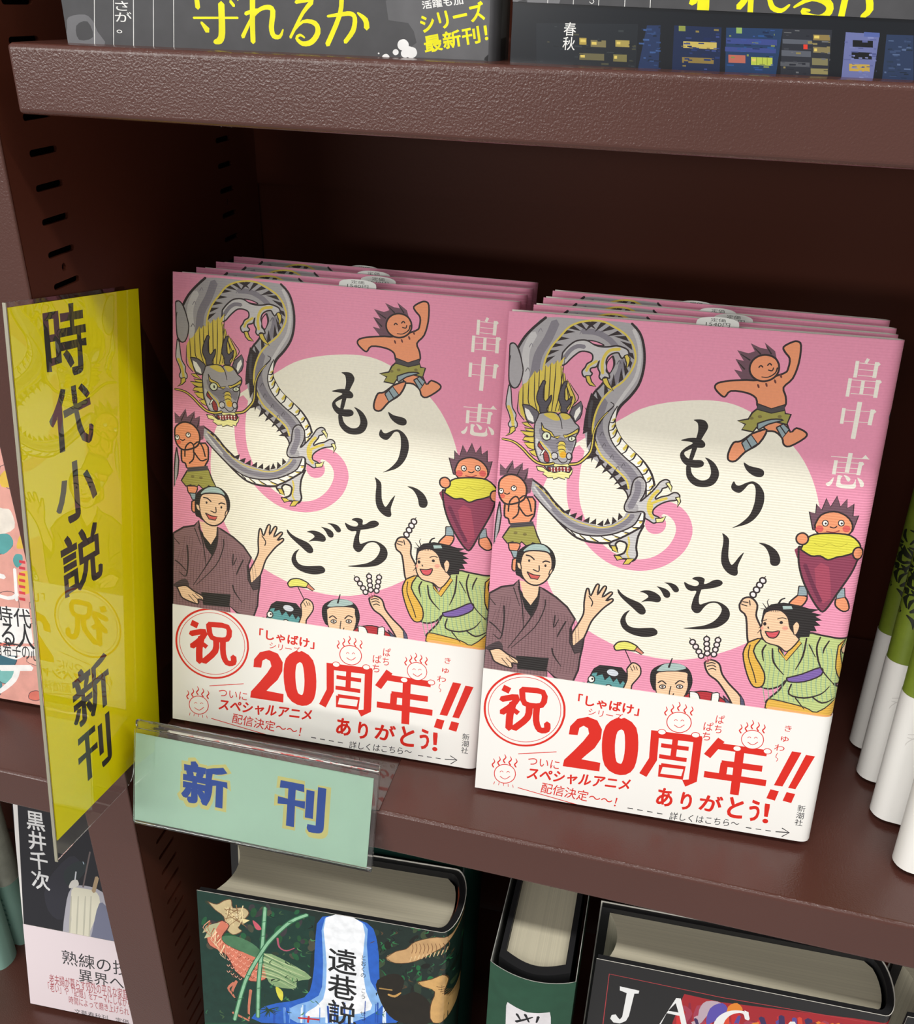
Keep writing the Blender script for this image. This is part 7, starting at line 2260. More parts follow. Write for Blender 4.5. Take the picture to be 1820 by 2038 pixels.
def parse(name):
    cols, body = ART[name]; cols = [lin(c) for c in cols.split()]; out = []
    U = .05
    for ln in body.split('\n'):
        k = ln[0]; f = ln[1:].split(' ')
        col = cols[int(f[0])]
        if k in 'PCLS':
            v = [int(x) for x in f[1 if k in 'PC' else 2:]]; x, y = v[0], v[1]; pts = [(x * U, y * U)]
            for i in range(2, len(v), 2): x += v[i]; y += v[i + 1]; pts.append((x * U, y * U))
            if k == 'P': out.append((col, [pts]))
            elif k == 'C': out.append((col, [smooth_path(pts, True)]))
            else: out.append((col, [ribbon(pts, [int(a) * U for a in f[1].split(',')], k == 'S')]))
        else:
            bold = int(f[1]); txt = f[2]; q = [int(x) * U for x in f[3:]]
            if k == 'B':
                lp = glyph_loops(txt, bold)
                xs = [p[0] for l in lp for p in l]; ys = [p[1] for l in lp for p in l]
                x0, x1, y0, y1 = min(xs), max(xs), min(ys), max(ys)
                L_ = ([[(q[0] + (x - x0) / (x1 - x0) * (q[2] - q[0]), q[1] + (y - y0) / (y1 - y0) * (q[3] - q[1])) for x, y in l] for l in lp])
                out.append((col, L_))
                if bold: out += embolden(col, L_, bold / 1000 * (q[3] - q[1]))
            elif k == 'V':
                n = len(txt); hh = (q[3] - q[1]) / n
                for i, ch in enumerate(txt):
                    lp = glyph_loops(ch, bold); yb = q[3] - (i + 1) * hh
                    L_ = [[(q[0] + x * (q[2] - q[0]), yb + (y + .12) * hh) for x, y in l] for l in lp]
                    out.append((col, L_))
                    if bold: out += embolden(col, L_, bold / 1000 * min(hh, q[2] - q[0]))
            else:
                lp = glyph_loops(txt, bold)
                xs = [p[0] for l in lp for p in l]; ys = [p[1] for l in lp for p in l]
                x0, x1, y0, y1 = min(xs), max(xs), min(ys), max(ys)
                o, a, b = q[0:2], (q[2] - q[0], q[3] - q[1]), (q[4] - q[0], q[5] - q[1])
                L_ = ([[(o[0] + (x - x0) / (x1 - x0) * a[0] + (y - y0) / (y1 - y0) * b[0], o[1] + (x - x0) / (x1 - x0) * a[1] + (y - y0) / (y1 - y0) * b[1]) for x, y in l] for l in lp])
                out.append((col, L_))
                if bold: out += embolden(col, L_, bold / 1000 * math.hypot(*b))
    return out
def sheet_tris(shapes, W, H, base, xs=(), outline=None):
    """flat partition of the W x H mm sheet into coloured triangles"""
    import numpy as np
    vs, es = [], []
    def loop(l):
        s = len(vs); vs.extend(Vector(p) for p in l); n = len(l)
        es.extend((s + i, s + (i + 1) % n) for i in range(n))
    rect = outline or [(0, 0), (W, 0), (W, H), (0, H)]
    loop(rect)
    for x in xs:
        vs.extend([Vector((x, 0)), Vector((x, H))]); es.append((len(vs) - 2, len(vs) - 1))
    keep = []
    for col, lps in shapes:
        px = [p[0] for l in lps for p in l]; py = [p[1] for l in lps for p in l]
        if not px or max(px) < 0 or min(px) > W or max(py) < 0 or min(py) > H: continue
        keep.append((col, lps))
        for l in lps: loop(l)
    V, E, F, _, _, _ = geometry.delaunay_2d_cdt(vs, es, [], 0, 1e-4)
    P = np.array([tuple(v) for v in V]); T = np.array([tuple(f) for f in F])
    c = P[T].mean(1)
    def inside(lps, idx, nonzero):
        wn = np.zeros(len(idx), int)
        x, y = c[idx, 0], c[idx, 1]
        for l in lps:
            a = np.array(l); b = np.roll(a, -1, 0)
            for (ax, ay), (bx, by) in zip(a, b):
                if ay == by: continue
                up = (ay <= y) & (by > y); dn = (by <= y) & (ay > y)
                if not (up.any() or dn.any()): continue
                side = (bx - ax) * (y - ay) - (x - ax) * (by - ay)
                wn += (up & (side > 0)).astype(int) - (dn & (side < 0)).astype(int)
        return wn != 0 if nonzero else (wn % 2) != 0
    allidx = np.arange(len(T))
    ok = inside([rect], allidx, True)
    T = T[ok]; c = c[ok]
    C = np.tile(np.array(base), (len(T), 1))
    for col, lps in keep:
        a = np.array([p for l in lps for p in l]); lo, hi = a.min(0), a.max(0)
        idx = np.nonzero((c[:, 0] >= lo[0]) & (c[:, 0] <= hi[0]) & (c[:, 1] >= lo[1]) & (c[:, 1] <= hi[1]))[0]
        if not len(idx): continue
        m = inside(lps, idx, len(lps) == 1)
        C[idx[m]] = col
    return P, T, C
def print_mesh(name, art, W, H, base, m, parent, bend=None, xs=(), shell=None, outline=None, extra=None):
    """mesh of one printed sheet, W x H metres; bend maps x to (x, y); shell = list of (verts, faces) in the base colour"""
    shapes = parse(art) if art else []
    if extra: shapes += extra
    P, T, C = sheet_tris(shapes, W * 1000, H * 1000, lin(base), [x * 1000 for x in xs], outline)
    bend = bend or (lambda x: (x, 0.0))
    vs = []
    for x, z in P:
        bx, by = bend(x / 1000); vs.append((bx, by, z / 1000))
    fs = [tuple(int(i) for i in t) for t in T]
    # make all triangles face the front (-y)
    fs = [f if ((P[f[1]][0] - P[f[0]][0]) * (P[f[2]][1] - P[f[0]][1]) - (P[f[2]][0] - P[f[0]][0]) * (P[f[1]][1] - P[f[0]][1])) > 0 else (f[0], f[2], f[1]) for f in fs]
    cols = [tuple(c) for c in C]
    for sv, sf, sc in (shell or []):
        n = len(vs); vs += sv; fs += [tuple(n + i for i in f) for f in sf]; cols += [lin(sc)] * len(sf)
    me = bpy.data.meshes.new(name); me.from_pydata(vs, [], fs)
    at = me.color_attributes.new('Col', 'FLOAT_COLOR', 'CORNER')
    flat = []
    for p, c in zip(me.polygons, cols): flat.extend(c * p.loop_total)
    at.data.foreach_set('color', flat)
    for p in me.polygons: p.use_smooth = True
    me.set_sharp_from_angle(angle=0.6)
    return link(name, me, m, parent)

# ------------------------------------------------------------------ books
def wrap_profile(W, T, r, t, mirror=False, nseg=14):
    """outer outline of a jacket from the front left corner round the spine to the back left corner"""
    p = [(0, 0)]
    for i in range(nseg + 1):
        a = -pi / 2 + pi * i / nseg
        p.append((W - r + r * cos(a), T / 2 + T / 2 * sin(a)))
    p.append((0, T))
    return [(W - x, y) for x, y in p] if mirror else p
def shell_of(prof, t, z0, z1, col, inner='e8e4da'):
    """thin wall following prof (front to back); the front face itself is left to the print"""
    n = len(prof); inn = []
    cx = sum(p[0] for p in prof) / n; cy = sum(p[1] for p in prof) / n
    for i, p in enumerate(prof):
        a = prof[max(i - 1, 0)]; b = prof[min(i + 1, n - 1)]
        dx, dy = b[0] - a[0], b[1] - a[1]; l = math.hypot(dx, dy) or 1
        nx, ny = -dy / l, dx / l
        if nx * (cx - p[0]) + ny * (cy - p[1]) < 0: nx, ny = -nx, -ny
        inn.append((p[0] + nx * t, p[1] + ny * t))
    v = [(x, y, z) for z in (z0, z1) for x, y in prof] + [(x, y, z) for z in (z0, z1) for x, y in inn]
    out, innr, cap = [], [], []
    for i in range(n - 1):
        out.append((i, i + 1, n + i + 1, n + i)); innr.append((2*n + i, 3*n + i, 3*n + i + 1, 2*n + i + 1))
        cap.append((n + i, n + i + 1, 3*n + i + 1, 3*n + i)); cap.append((i, 2*n + i, 2*n + i + 1, i + 1))
    cap.append((0, n, 3*n, 2*n)); cap.append((n - 1, 3*n - 1, 4*n - 1, 2*n - 1))
    return [(v, out, col), (v, innr, inner), (v, cap, inner)]
def bend_fn(W, T, r, off, mirror=False):
    def f(x):
        if mirror: return (x, -off) if x >= r else (x, T/2 * (1 - sqrt(max(0, 1 - ((r - x) / r) ** 2))) - off)
        if x <= W - r: return (x, -off)
        q = min(1, (x - (W - r)) / r)
        return (x + off * q, T / 2 * (1 - sqrt(max(0, 1 - q * q))) - off * (1 - q))
    return f
def make_book(name, W, H, T, art, base, m_cover, band=None, board=M_board, board_t=.0014, pages=M_pages, r=.004, rounded=False,
              inset=.0032, mirror=False, band_col='f0eeea', m_band=None, spine_extra=None, page_round=0, jacket_t=.0003):
    root = empty(name)
    prof = wrap_profile(W, T, r, 0, mirror)
    xs = [W - r * k for k in (.999, .8, .6, .45, .3, .2, .1, .03)]
    if mirror: xs = [W - x for x in xs]
    bend = bend_fn(W, T, r, .00003, mirror)
    print_mesh('jacket', art, W, H, base, m_cover, root, bend, xs, shell_of(prof, jacket_t, 0, H, base))
    if band:
        bart, bh = band
        bend2 = bend_fn(W, T, r, .00032, mirror)
        k = .00028
        bprof = [(x + (k if x > W / 2 else 0) * (0 if mirror else 1), y + (-k if y < T * .2 else (k if y > T * .8 else 0))) for x, y in prof]
        print_mesh('paper_band', bart, W, bh, band_col, m_band or M_band, root, bend2, xs, shell_of(bprof, .00018, 0, bh, band_col))
    # boards: front, back and spine of the case
    j = jacket_t + .0002; bt = board_t
    inner = [(x, y) for x, y in wrap_profile(W - j, T - 2 * j, r, 0)]
    inner = [(x, y + j) for x, y in inner]
    ii = [(x, y + j + bt) for x, y in wrap_profile(W - j - bt, T - 2 * j - 2 * bt, max(r - bt * .5, .001), 0)]
    pts = [(x + .0006 if x == 0 else x, y) for x, y in inner] + [(x + .0006 if x == 0 else x, y) for x, y in ii[::-1]]
    if mirror: pts = [(W - x, y) for x, y in pts]
    prism('hard_cover', pts, .0004, H - .0006, board, root)
    # page block
    y0, y1 = j + bt + .0001, T - j - bt - .0001
    n = 8
    a = [(.0045 + page_round * (1 - ((2 * i / n) - 1) ** 2), y0 + (y1 - y0) * i / n) for i in range(n + 1)]
    xe = W - j - bt - r * .9 - .001
    b = [(xe + r * .8 * sqrt(max(0, 1 - ((2 * i / n) - 1) ** 2)), y0 + (y1 - y0) * i / n) for i in range(n + 1)]
    pts = a + b[::-1]
    if mirror: pts = [(W - x, y) for x, y in pts]
    prism('page_block', pts, inset, H - inset, pages, root)
    return root
def place(root, loc, yaw=0, lean=0, roll=0, scale=(1, 1, 1), thick=0, fwd=.95):
    """stand a book at loc, leaning back by lean: it rests on its rear bottom edge, so the front edge is lifted"""
    lift = thick * sin(lean)
    loc = Vector(loc) + Vector((0, -fwd * lift, lift))
    root.matrix_world = Matrix.Translation(loc) @ Matrix.Rotation(yaw, 4, 'Z') @ Matrix.Rotation(-lean, 4, 'X') @ Matrix.Rotation(-roll, 4, 'Y') @ Matrix.Diagonal((*scale, 1))

# ------------------------------------------------------------------ the bookcase
XU, XL, YU, YB = -0.150, -0.1753, 0.0031, 0.1770
frame = tag(empty('bookcase_frame', (XL, YU, -.5)), label='brown metal bookcase frame with a slotted upright and a back panel', cat='bookcase')
def local(o, root): o.parent = root; o.matrix_parent_inverse = Matrix.Translation(-root.location); return o
def slotted_panel(name, x0, x1, slots, z0, z1, y0, y1):
    outer = [Vector((y0, z0, 0)), Vector((y1, z0, 0)), Vector((y1, z1, 0)), Vector((y0, z1, 0))]
    loops = [outer]
    for (a, b, z, h) in slots:
        r = h / 2 if (b - a) > h else (b - a) / 2; l = []
        for cx, s in ((b - r, -pi / 2), (a + r, pi / 2)):
            for k in range(5): t = s + pi * k / 4; l.append(Vector((cx + r * cos(t), z + r * sin(t) * (h / 2 / r), 0)))
        loops.append(l)
    tri = geometry.tessellate_polygon(loops)
    flat = [v for l in loops for v in l]; n = len(flat)
    vs = [(x1, v.x, v.y) for v in flat] + [(x0, v.x, v.y) for v in flat]
    fs = [tuple(t) for t in tri] + [tuple(n + i for i in t[::-1]) for t in tri]
    s = 0
    for l in loops:
        k = len(l)
        for i in range(k): fs.append((s + i, s + (i + 1) % k, n + s + (i + 1) % k, n + s + i))
        s += k
    me = bpy.data.meshes.new(name); me.from_pydata(vs, [], fs)
    bm = bmesh.new(); bm.from_mesh(me); bmesh.ops.recalc_face_normals(bm, faces=bm.faces); bm.to_mesh(me); bm.free()
    return link(name, me, M_brown_in)
PITCH = 0.01063
zs = [0.23746 - PITCH * k for k in range(-14, 46)]
slots = []
for i, z in enumerate(zs):
    slots.append((.0157, .0300, z, .0022)); slots.append((.1389, .1524, z, .0022))
    if i % 10 == 7:
        slots.append((.0216, .0240, z - PITCH / 2, .0030)); slots.append((.1440, .1462, z - PITCH / 2, .0030))
local(slotted_panel('side_panel', XU - .0012, XU, slots, -.40, .40, YU + .0012, YB), frame)
bm = bmesh.new()
box_bm(bm, XL, XU, YU, YU + .0012, -.40, .40, .0005)
box_bm(bm, XL, XL + .0012, YU + .0012, YB, -.40, .40)
local(from_bm('front_post', bm, M_brown), frame)
local(box('post_shade_block', XL + .004, XU - .010, YU + .012, YB - .004, -.40, .40, M_dark), frame)  # added dark block, stands in for the shade inside the hollow post
local(box('back_panel', -.45, .36, YB, YB + .002, .2036, .40, M_brown_in), frame)
local(box('back_panel', -.45, .36, YB + .0021, YB + .0036, -.40, .2080, M_brown_in), frame)
def shelf(name, label, x0, x1, z, lip, y1=YB - .001, y0=0.0, group=None):
    root = tag(empty(name, (x0, y0, z)), label=label, cat='shelf', group=group)
    # pressed sheet: deck, front lip, return under the lip - one folded profile with rounded corners
    t = .0011; r = .0016
    def arc(cx, cy, a0, a1, rr, n=5): return [(cx + rr * cos(a0 + (a1 - a0) * i / n), cy + rr * sin(a0 + (a1 - a0) * i / n)) for i in range(n + 1)]
    o = [(y1, z)] + [(y, zz) for y, zz in arc(y0 + r, z - r, pi / 2, pi, r)] + [(y, zz) for y, zz in arc(y0 + r, z - lip + r, pi, 1.5 * pi, r)] + [(y0 + .014, z - lip), (y0 + .014, z - lip + .004)]
    i_ = [(y1, z - t)] + [(y, zz) for y, zz in arc(y0 + r, z - r, pi / 2, pi, r - t)] + [(y, zz) for y, zz in arc(y0 + r, z - lip + r, pi, 1.5 * pi, r - t)] + [(y0 + .014 - t, z - lip + t), (y0 + .014 - t, z - lip + .004)]
    prof = o + i_[::-1]; n = len(prof)
    vs = [(x, y, zz) for x in (x0 + .0012, x1) for y, zz in prof]
    fs = [(i, (i + 1) % n, n + (i + 1) % n, n + i) for i in range(n)]
    m = n // 2
    for i in range(m - 1):
        a, b, c, d = i, i + 1, n - 2 - i, n - 1 - i
        fs.append((a, b, c, d)); fs.append((n + a, n + d, n + c, n + b))
    me = bpy.data.meshes.new('folded_sheet'); me.from_pydata(vs, [], fs)
    bm = bmesh.new(); bm.from_mesh(me); bmesh.ops.recalc_face_normals(bm, faces=bm.faces)
    # folded end cap closing the lip, with soft corners
    box_bm(bm, x0, x0 + .004, y0 + .0001, y0 + .0135, z - lip + .0001, z - .0002, .0012, 3)
    bm.to_mesh(me); bm.free()
    s = link('folded_sheet', me, M_brown, smooth=False); local(s, root)
    e = box('end_flange', x0 + .002, x0 + .0032, y0 + .014, y1, z - lip + .002, z - .0012, M_brown_in); local(e, root)
    b = box('rear_hem', x0 + .004, x1, y1 - .0012, y1, z - .014, z - .0012, M_brown_in); local(b, root)
    return root
shelf('shelf_board', 'brown metal shelf above, carrying the two black banded books', -.1392, .34, .2699, .0188)
shelf('shelf_board', 'brown metal shelf under the pink books, green sign clipped to its edge', -.1392, .34, .0, .0219)
shelf('shelf_board', 'brown metal shelf left of the upright, under the patterned book', -.45, -.1775, -.0255, .0215)
shelf('shelf_board', 'lowest brown shelf left of the upright, under the night scene book', -.45, -.1775, -.3100, .0215)
shelf('shelf_board', 'lowest brown shelf right of the upright, under the thick hardbacks', -.1392, .34, -.2702, .0215)
# bracket clips hooked in the rear slots
def clip(z, x, y, label):
    c = tag(empty('shelf_clip', (x, y, z)), label=label, cat='clip')
    bm = bmesh.new()
    box_bm(bm, 0, .0012, -.007, .007, -.012, .001, .0004)
    box_bm(bm, 0, .012, -.005, .005, -.0012, 0, .0004)
    box_bm(bm, .0012, .004, -.003, .003, -.0125, -.0112, .0004)
    from_bm('bent_bracket', bm, M_steel, c)
    return c
clip(.2440, XU + .0002, .150, 'small metal shelf clip under the rear left of the upper shelf')

# ------------------------------------------------------------------ pink books: two stacks
HB, WB, TB = .19234, .1317, .0080
def slip_part(root, W, H):
    w, h = .0142, .0034
    n = 12
    out = [(0, 0)] + [(w / 2 * 1000 * (1 - cos(pi * i / n)), 1.2 + (h * 1000 - 1.2) * sin(pi * i / n) ** .7) for i in range(n + 1)] + [(w * 1000, 0)]
    ex = []
    for txt, y0, y1, x0, x1 in (('定価', 1.75, 2.95, 4.6, 9.6), ('1540円', .2, 1.55, 3.2, 11.2)):
        lp = glyph_loops(txt, 10); X = [p[0] for l in lp for p in l]; Y = [p[1] for l in lp for p in l]
        ex.append((lin('2b2b2b'), [[(x0 + (x - min(X)) / (max(X) - min(X)) * (x1 - x0), y0 + (y - min(Y)) / (max(Y) - min(Y)) * (y1 - y0)) for x, y in l] for l in lp]))
    back = [(x / 1000, .00015, z / 1000) for x, z in out]
    o = print_mesh('sales_slip', None, w, h, 'dfe1dc', M_slip, root, extra=ex, outline=out, shell=[(back, [tuple(range(len(back)))], 'dfe1dc')])
    o.location = (.0628, .0024, H - .0004)
    return o
book = make_book('hardcover_book', WB, HB, TB, 'cover', 'e996b2', M_cover, band=('band', .0540), board=M_pboard, board_t=.0011, r=.0045)
slip_part(book, WB, HB)
GP = 'pink storybooks standing in two stacks on the middle shelf'
stacks = {
 'B': [((.00112, .02309, 0), .0360, .2096, .0124, 1.0), ((.0060, .0335, 0), .027, .211, .004, .945), ((.0068, .0434, 0), .020, .212, .0, .938), ((.0084, .0534, 0), .015, .213, 0, .918)],
 'A': [((-.1363, .0263, .0006), .0465, .2456, -.0043, 1.0385), ((-.1320, .0374, 0), .035, .246, 0, 1.012), ((-.1292, .0479, 0), .026, .246, 0, .992), ((-.1268, .0582, 0), .019, .247, 0, .972)]}
labels = {
 'B': ['front pink book of the right stack, standing forward over its neighbour', 'second pink book of the right stack, right behind its front book', 'third pink book of the right stack, between second and last', 'last pink book of the right stack, nearest the back panel'],
 'A': ['front pink book of the left stack, behind the green sign holder', 'second pink book of the left stack, right behind its front book', 'third pink book of the left stack, between second and last', 'last pink book of the left stack, nearest the back panel']}
first = True
for st in 'BA':
    for k, (loc, yaw, lean, roll, sx) in enumerate(stacks[st]):
        b = book if first else copy_tree(book); first = False
        place(b, loc, yaw, lean, roll, (sx * .994, 1, .994), TB + .0004)
        tag(b, label=labels[st][k], cat='book', group=GP)
        slip = [c for c in children(b) if c.name.startswith('sales_slip')][0]
        slip.location = (.0628 + (.0015, .004, -.003, -.012)[k], .0024, HB - (.0004, .0011, .0018, .0026)[k])

# ------------------------------------------------------------------ upper shelf: two black banded books
def sheet_book(name, O, yaw, W, H, T, art, base, m, label, lean=0, **k):
    b = make_book(name, W, H, T, art, base, m, **k); place(b, O, yaw, lean, thick=T, fwd=.45)
    return tag(b, label=label, cat='book')
sheet_book('hardcover_book', (-.1261, .0104, .2699), 0, .1258, .188, .020, None, '1b1d22', M_matte, 'black book with yellow lettering on its grey band, left on the upper shelf', band=('dark_band', .058), band_col='4b4b4e', m_band=M_matte, board=M_kboard, board_t=.002, r=.0022)
b = sheet_book('hardcover_book', (.0034, .0104, .2699), 0, .130, .188, .020, 'city_cover', '171b22', M_print, 'black book with lit city windows below its raised band, right on the upper shelf', board=M_kboard, board_t=.002)
xs = [.130 - .004 * q for q in (.999, .6, .3, .1)]
ob = print_mesh('paper_band', 'dark_band_raised', .130, .0720, '4b4b4e', M_matte, b, bend_fn(.130, .020, .004, .0004), xs, shell_of([(x, y - .0003 if y < .004 else y) for x, y in wrap_profile(.130, .020, .004, 0)], .0002, 0, .0720, '4b4b4e'),
                outline=None)
# the band sits 17 mm up on the cover: cut its lower part away
bm = bmesh.new(); bm.from_mesh(ob.data)
bmesh.ops.bisect_plane(bm, geom=bm.verts[:] + bm.edges[:] + bm.faces[:], plane_co=(0, 0, .01385), plane_no=(.012, 0, 1), clear_inner=True)
bm.to_mesh(ob.data); bm.free()

# ------------------------------------------------------------------ white and green books at the right edge
def floral(n, W):
    rnd = random.Random(n); out = []
    K = lin('1f2417')
    out.append((lin('eeece8'), [[(0, 0), (W, 0), (W, 54), (0, 54)]]))
    for i in range(34):
        cx, cy = rnd.uniform(0, 40), rnd.uniform(72, 128); m = rnd.choice((5, 7, 9)); R = rnd.uniform(3, 8)
        for q in range(m):
            a = 2 * pi * q / m + rnd.random(); p = [(cx + R * .2 * cos(a), cy + R * .2 * sin(a)), (cx + R * .6 * cos(a + .3), cy + R * .6 * sin(a + .3)), (cx + R * cos(a + .1), cy + R * sin(a + .1))]
            out.append((K, [ribbon(p, [.5, 1.3, .3], True)]))
    for i in range(3):
        p = [(6 + 20 * cos(a * .4) + i * 9, 26 + 12 * sin(a * .4) + i * 3) for a in range(9)]
        out.append((lin('d6d3cf'), [ribbon(p, [.35], True)]))
    return out
spots = [((.1538, .0905, 0), 'white banded green book farthest back at the right edge', .0060), ((.1545, .0712, 0), 'white banded green book second from the back at the right edge', .0), ((.1572, .0500, 0), 'white banded green book second from the front at the right edge', .0), ((.1622, .0256, 0), 'white banded green book nearest the shelf front at the right edge', .0)]
for i, (loc, lab, _) in enumerate(spots):
    if i == 0:
        W_, H_, T_ = .128, .188, .0130; r_ = .0060; mx = lambda pr: [(W_ - x, y) for x, y in pr]
        gb = empty('hardcover_book'); xs_ = [r_ * q for q in (.999, .8, .6, .45, .3, .2, .1, .03)]
        print_mesh('jacket', None, W_, H_, '76882a', M_matte, gb, bend_fn(W_, T_, r_, .00003, True), xs_, shell_of(wrap_profile(W_, T_, r_, 0, True), .0003, 0, H_, '76882a'), extra=floral(4, 128)[1:])
        print_mesh('paper_band', None, W_, .0545, 'eeece8', M_band, gb, bend_fn(W_, T_, r_, .00032, True), xs_, shell_of([(x - (.00028 if x < .03 else 0), y + (-.00028 if y < .003 else .00028 if y > .010 else 0)) for x, y in wrap_profile(W_, T_, r_, 0, True)], .00018, 0, .0545, 'eeece8'), extra=[s for s in floral(4, 128) if s[0] == lin('d6d3cf')])
        prism('hard_cover', [(W_ - .0006, .0006), (.006, .0006), (.0012, T_ / 2), (.006, T_ - .0006), (W_ - .0006, T_ - .0006), (W_ - .0006, T_ - .0022), (.007, T_ - .0022), (.0035, T_ / 2), (.007, .0022), (W_ - .0006, .0022)], .0004, H_ - .0006, M_board, gb)
        prism('page_block', [(.0075, .0023), (W_ - .004, .0023), (W_ - .004, T_ - .0023), (.0075, T_ - .0023)], .003, H_ - .003, M_pages, gb)
        g = gb
    else:
        g = copy_tree(gb)
    place(g, loc, -.10, .20, thick=T_ + .0005, scale=(1, 1, .992))
    tag(g, label=lab, cat='book', group='white and green books at the right edge')

# ------------------------------------------------------------------ lower shelf, right of the upright
wy = math.atan2(.0087, .1209)
g1 = sheet_book('hardcover_book', (-0.11898, -0.02462, -0.27012), wy, .1205, .1920, .0400, 'waterfall_cover', '1c2b26', M_paint, 'thick book with waterfall and bird cover on the lower shelf', lean=.14, board=M_kboard, board_t=.0026, r=.0075, page_round=.006, inset=.004)
hb = prism('headband', [(.1168 + .0016 * sin(pi * i / 8), .006 + .028 * i / 8) for i in range(9)] + [(.1150 + .0016 * sin(pi * i / 8), .006 + .028 * i / 8) for i in range(8, -1, -1)], .1860, .1885, M_orange, g1)
g2 = sheet_book('hardcover_book', (-.1195, .0192, -.2702), wy, .1205, .1915, .0400, None, '16302a', M_print, 'dark green book right behind the thick waterfall book', lean=.14, board=M_kboard, board_t=.0026, r=.0075, page_round=.006, inset=.004)
# spine-out book: built flat-on, turned so the spine faces the aisle
def spine_book():
    root = empty('hardcover_book'); T, W, H = .0372, .128, .190
    # spine arc in local x (across) and y (depth): bulges forward
    n = 14; arc = [(T * i / n, -.0046 * sin(pi * i / n) ** .8) for i in range(n + 1)]
    prof = [(0.0002, .12)] + arc + [(T - .0002, .12)]
    jk = print_mesh('jacket', 'spine_green', T, H, '27503c', M_matte, root, lambda x: (x, -.0046 * sin(pi * max(0, min(1, x / T))) ** .8 - .00004), [T * i / n for i in range(1, n)], shell_of(prof, .0003, 0, H, '27503c', 'b9b9b2'))
    prism('hard_cover', [(.0030, .126), (.0030, .004)] + [(.003 + (T - .006) * i / n, .004 - .0046 * sin(pi * i / n)) for i in range(n + 1)] + [(T - .003, .126), (T - .0054, .126), (T - .0054, .0075)] + [(.0054 + (T - .0108) * i / n, .0075 - .0040 * sin(pi * i / n)) for i in range(n, -1, -1)] + [(.0054, .126)], .0005, H - .0008, M_kboard, root)
    pg = prism('page_block', [(.0056, .122), (.0056, .0085)] + [(.0056 + (T - .0112) * i / n, .0085 - .0040 * sin(pi * i / n)) for i in range(n + 1)] + [(T - .0056, .122)], .004, H - .004, M_pages_x, root)
    return root
sb = spine_book(); place(sb, (.0150, .0042, -.2702), 0)
tag(sb, label='thick green book standing spine out between waterfall and red framed books', cat='book')
jy = math.atan2(.0055, .1251)
sheet_book('hardcover_book', (.0593, .0172, -.2702), jy, .1250, .1902, .0305, 'red_framed_cover', '1d1c1e', M_print, 'black book with white capitals in a thin red frame on the lower shelf', board=M_kboard, board_t=.0024, r=.006, page_round=.004, inset=.0035)
k2 = sheet_book('hardcover_book', (.1870, .0245, -.2702), jy, .1250, .1902, .0305, 'red_framed_cover', '1d1c1e', M_print, 'black red framed book cut off at the bottom right corner', board=M_kboard, board_t=.0024, r=.006, page_round=.004, inset=.0035)

# ------------------------------------------------------------------ left of the upright
ly = math.atan2(.0075, .119)
sheet_book('hardcover_book', (-.297, .055, -.3100), ly, .119, .196, .020, 'night_cover', '23232a', M_print, 'dark book with pale draped cloth and pink band, lower left', lean=.20, band=('pink_band', .0640), band_col='eddfe4', board_t=.002)
py_ = math.atan2(.0045, .12)
sheet_book('hardcover_book', (-.300, .0375, -.0250), py_, .120, .188, .016, 'patterned_cover', 'e8a79a', M_matte, 'teal, pink and yellow patterned book left of the upright', lean=.20, board_t=.002)
for k, (x, y, lab) in enumerate(((-.4570, .0905, 'pale grey and teal book farther back at the lower left edge'), (-.4585, .0700, 'pale grey and teal book nearer the front at the lower left edge'))):
    t_ = [(lin('8fb8ac'), [[(0, 0), (128, 0), (128, 58), (0, 58)]]), (lin('2c3550'), [[(122, 58), (128, 60), (128, 66), (122, 64)]])]
    rb = empty('hardcover_book'); prof = wrap_profile(.128, .017, .006, 0)
    print_mesh('jacket', None, .128, .190, 'b9bdb2', M_matte, rb, bend_fn(.128, .017, .006, .00003), [.128 - .006 * q for q in (.999, .8, .6, .4, .2, .1, .02)], shell_of(prof, .0003, 0, .19, 'b9bdb2'), extra=None)
    print_mesh('paper_band', None, .128, .060, '8fb8ac', M_band, rb, bend_fn(.128, .017, .006, .00032), [.128 - .006 * q for q in (.999, .8, .6, .4, .2, .1, .02)], shell_of([(x_ + (.0003 if x_ > .06 else 0), y_ + (-.0003 if y_ < .004 else .0003 if y_ > .013 else 0)) for x_, y_ in prof], .00018, 0, .060, '8fb8ac'), extra=[(lin('5c8a80'), [[(119, 20 + 5 * q), (121, 20 + 5 * q), (121, 22 + 5 * q), (119, 22 + 5 * q)]]) for q in range(6)])
    prism('page_block', [(.004, .003), (.120, .003), (.120, .014), (.004, .014)], .003, .187, M_pages, rb)
    place(rb, (x, y, -.3100), 0, 0)
    tag(rb, label=lab, cat='book', group='pale teal books at the lower left edge')

# ------------------------------------------------------------------ signs
def frame_matrix(O, U, V):
    U = Vector(U).normalized(); V = Vector(V); V = (V - U * V.dot(U)).normalized()
    Nn = U.cross(V)                              # toward the viewer
    m = Matrix((U, -Nn, V)).transposed().to_4x4(); m.translation = Vector(O)
    return m
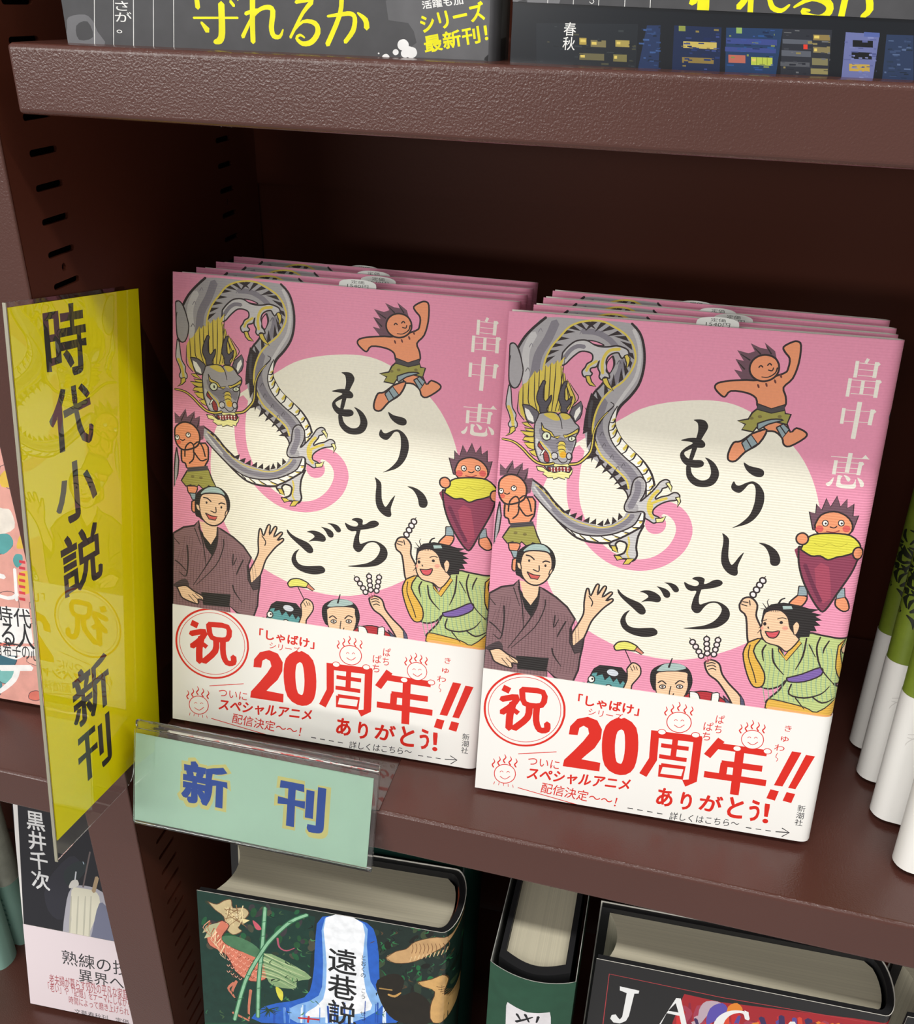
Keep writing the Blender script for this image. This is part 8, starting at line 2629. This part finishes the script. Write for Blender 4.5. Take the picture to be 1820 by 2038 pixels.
# yellow section sign: card in a clear sleeve, projecting from the upright
ys = tag(empty('section_sign'), label='yellow upright sign card in a clear sleeve, projecting from the brown upright', cat='sign')
ys.matrix_world = frame_matrix((-.1465, -.0453, -.0013), (-.0146, .9838, -.1788), (-.0106, .1787, .9839))
card = print_mesh('card', 'yellow_card', .0754, .2000, 'fff400', M_yellow, ys, shell=[([(0, .0003, 0), (.0754, .0003, 0), (.0754, .0003, .2), (0, .0003, .2)], [(0, 1, 2, 3)], 'fff400')])
def rounded(pts_r, n=5):
    out = []
    m = len(pts_r)
    for i, (x, y, r) in enumerate(pts_r):
        if r == 0: out.append((x, y)); continue
        a = Vector(pts_r[i - 1][:2]); b = Vector((x, y)); c = Vector(pts_r[(i + 1) % m][:2])
        d1 = (a - b).normalized(); d2 = (c - b).normalized()
        for k in range(n + 1):
            t = k / n; p = (b + d1 * r) * (1 - t) ** 2 + b * 2 * t * (1 - t) + (b + d2 * r) * t * t; out.append((p.x, p.y))
    return out
def plate(name, pts, y0, y1, m, parent):
    o = prism(name, [(x, z) for x, z in pts], y0, y1, m, parent)
    for v in o.data.vertices: v.co = Vector((v.co.x, v.co.z, v.co.y))
    o.data.flip_normals()
    return o
sl = rounded([(-.0009, -.0090, .0012), (.0530, -.0090, .006), (.0545, .0, 0), (.1060, .0, .002), (.1060, .2015, .003), (-.0009, .2015, .0015)])
plate('clear_sleeve', sl, .0004, .0010, M_clear, ys)
edge = plate('sleeve_edge', rounded([(-.0011, -.0091, .0001), (-.0007, -.0091, 0), (-.0007, .2016, 0), (-.0011, .2016, .0001)]), -.0001, .0011, mat('frosted_sleeve_edge', '9a9683', .35), ys)
# green sign holder
gO, gU, gV = (-0.13724, -0.01172, -0.02234), (0.99937, 0.03309, -0.01262), (0.00338, 0.26549, 0.96411)
gs = tag(empty('shelf_sign'), label='pale green sign card in a clear holder on the middle shelf edge', cat='sign')
gs.matrix_world = frame_matrix(gO, gU, gV)
GW, GH = 0.10379, 0.04585
card = print_mesh('card', 'green_card', GW - .0022, GH - .0058, 'c2ead0', M_green, gs, shell=[([(0, .0003, 0), (GW - .0022, .0003, 0), (GW - .0022, .0003, GH - .0058), (0, .0003, GH - .0058)], [(0, 1, 2, 3)], 'c2ead0')])
card.location = (.0014, 0, .0014)
for v in card.data.vertices: v.co.x -= .0014; v.co.z -= .0014
plate('clear_front_plate', rounded([(0, 0, .001), (GW, 0, .001), (GW, GH - .003, .001), (0, GH - .003, .001)]), -.0012, -.0007, M_clear, gs)
plate('clear_back_plate', rounded([(0, -.0003, .001), (GW, -.0003, .001), (GW, GH, .001), (0, GH, .001)]), .0006, .0011, M_clear, gs)
bm = bmesh.new()
box_bm(bm, 0, GW, -.0012, .0011, -.0012, .0002, .0005, 3)
from_bm('bottom_fold', bm, M_clear, gs, False)
bm = bmesh.new(); box_bm(bm, 0, GW, -.0010, .0011, GH - .0028, GH + .0004, .0009, 3)
from_bm('top_roll', bm, M_clear, gs, False)
tongue = box('clear_tongue', -.138, -.0330, .0002, .0600, .00005, .00045, M_clear)
tongue.parent = gs; tongue.matrix_parent_inverse = gs.matrix_world.inverted()
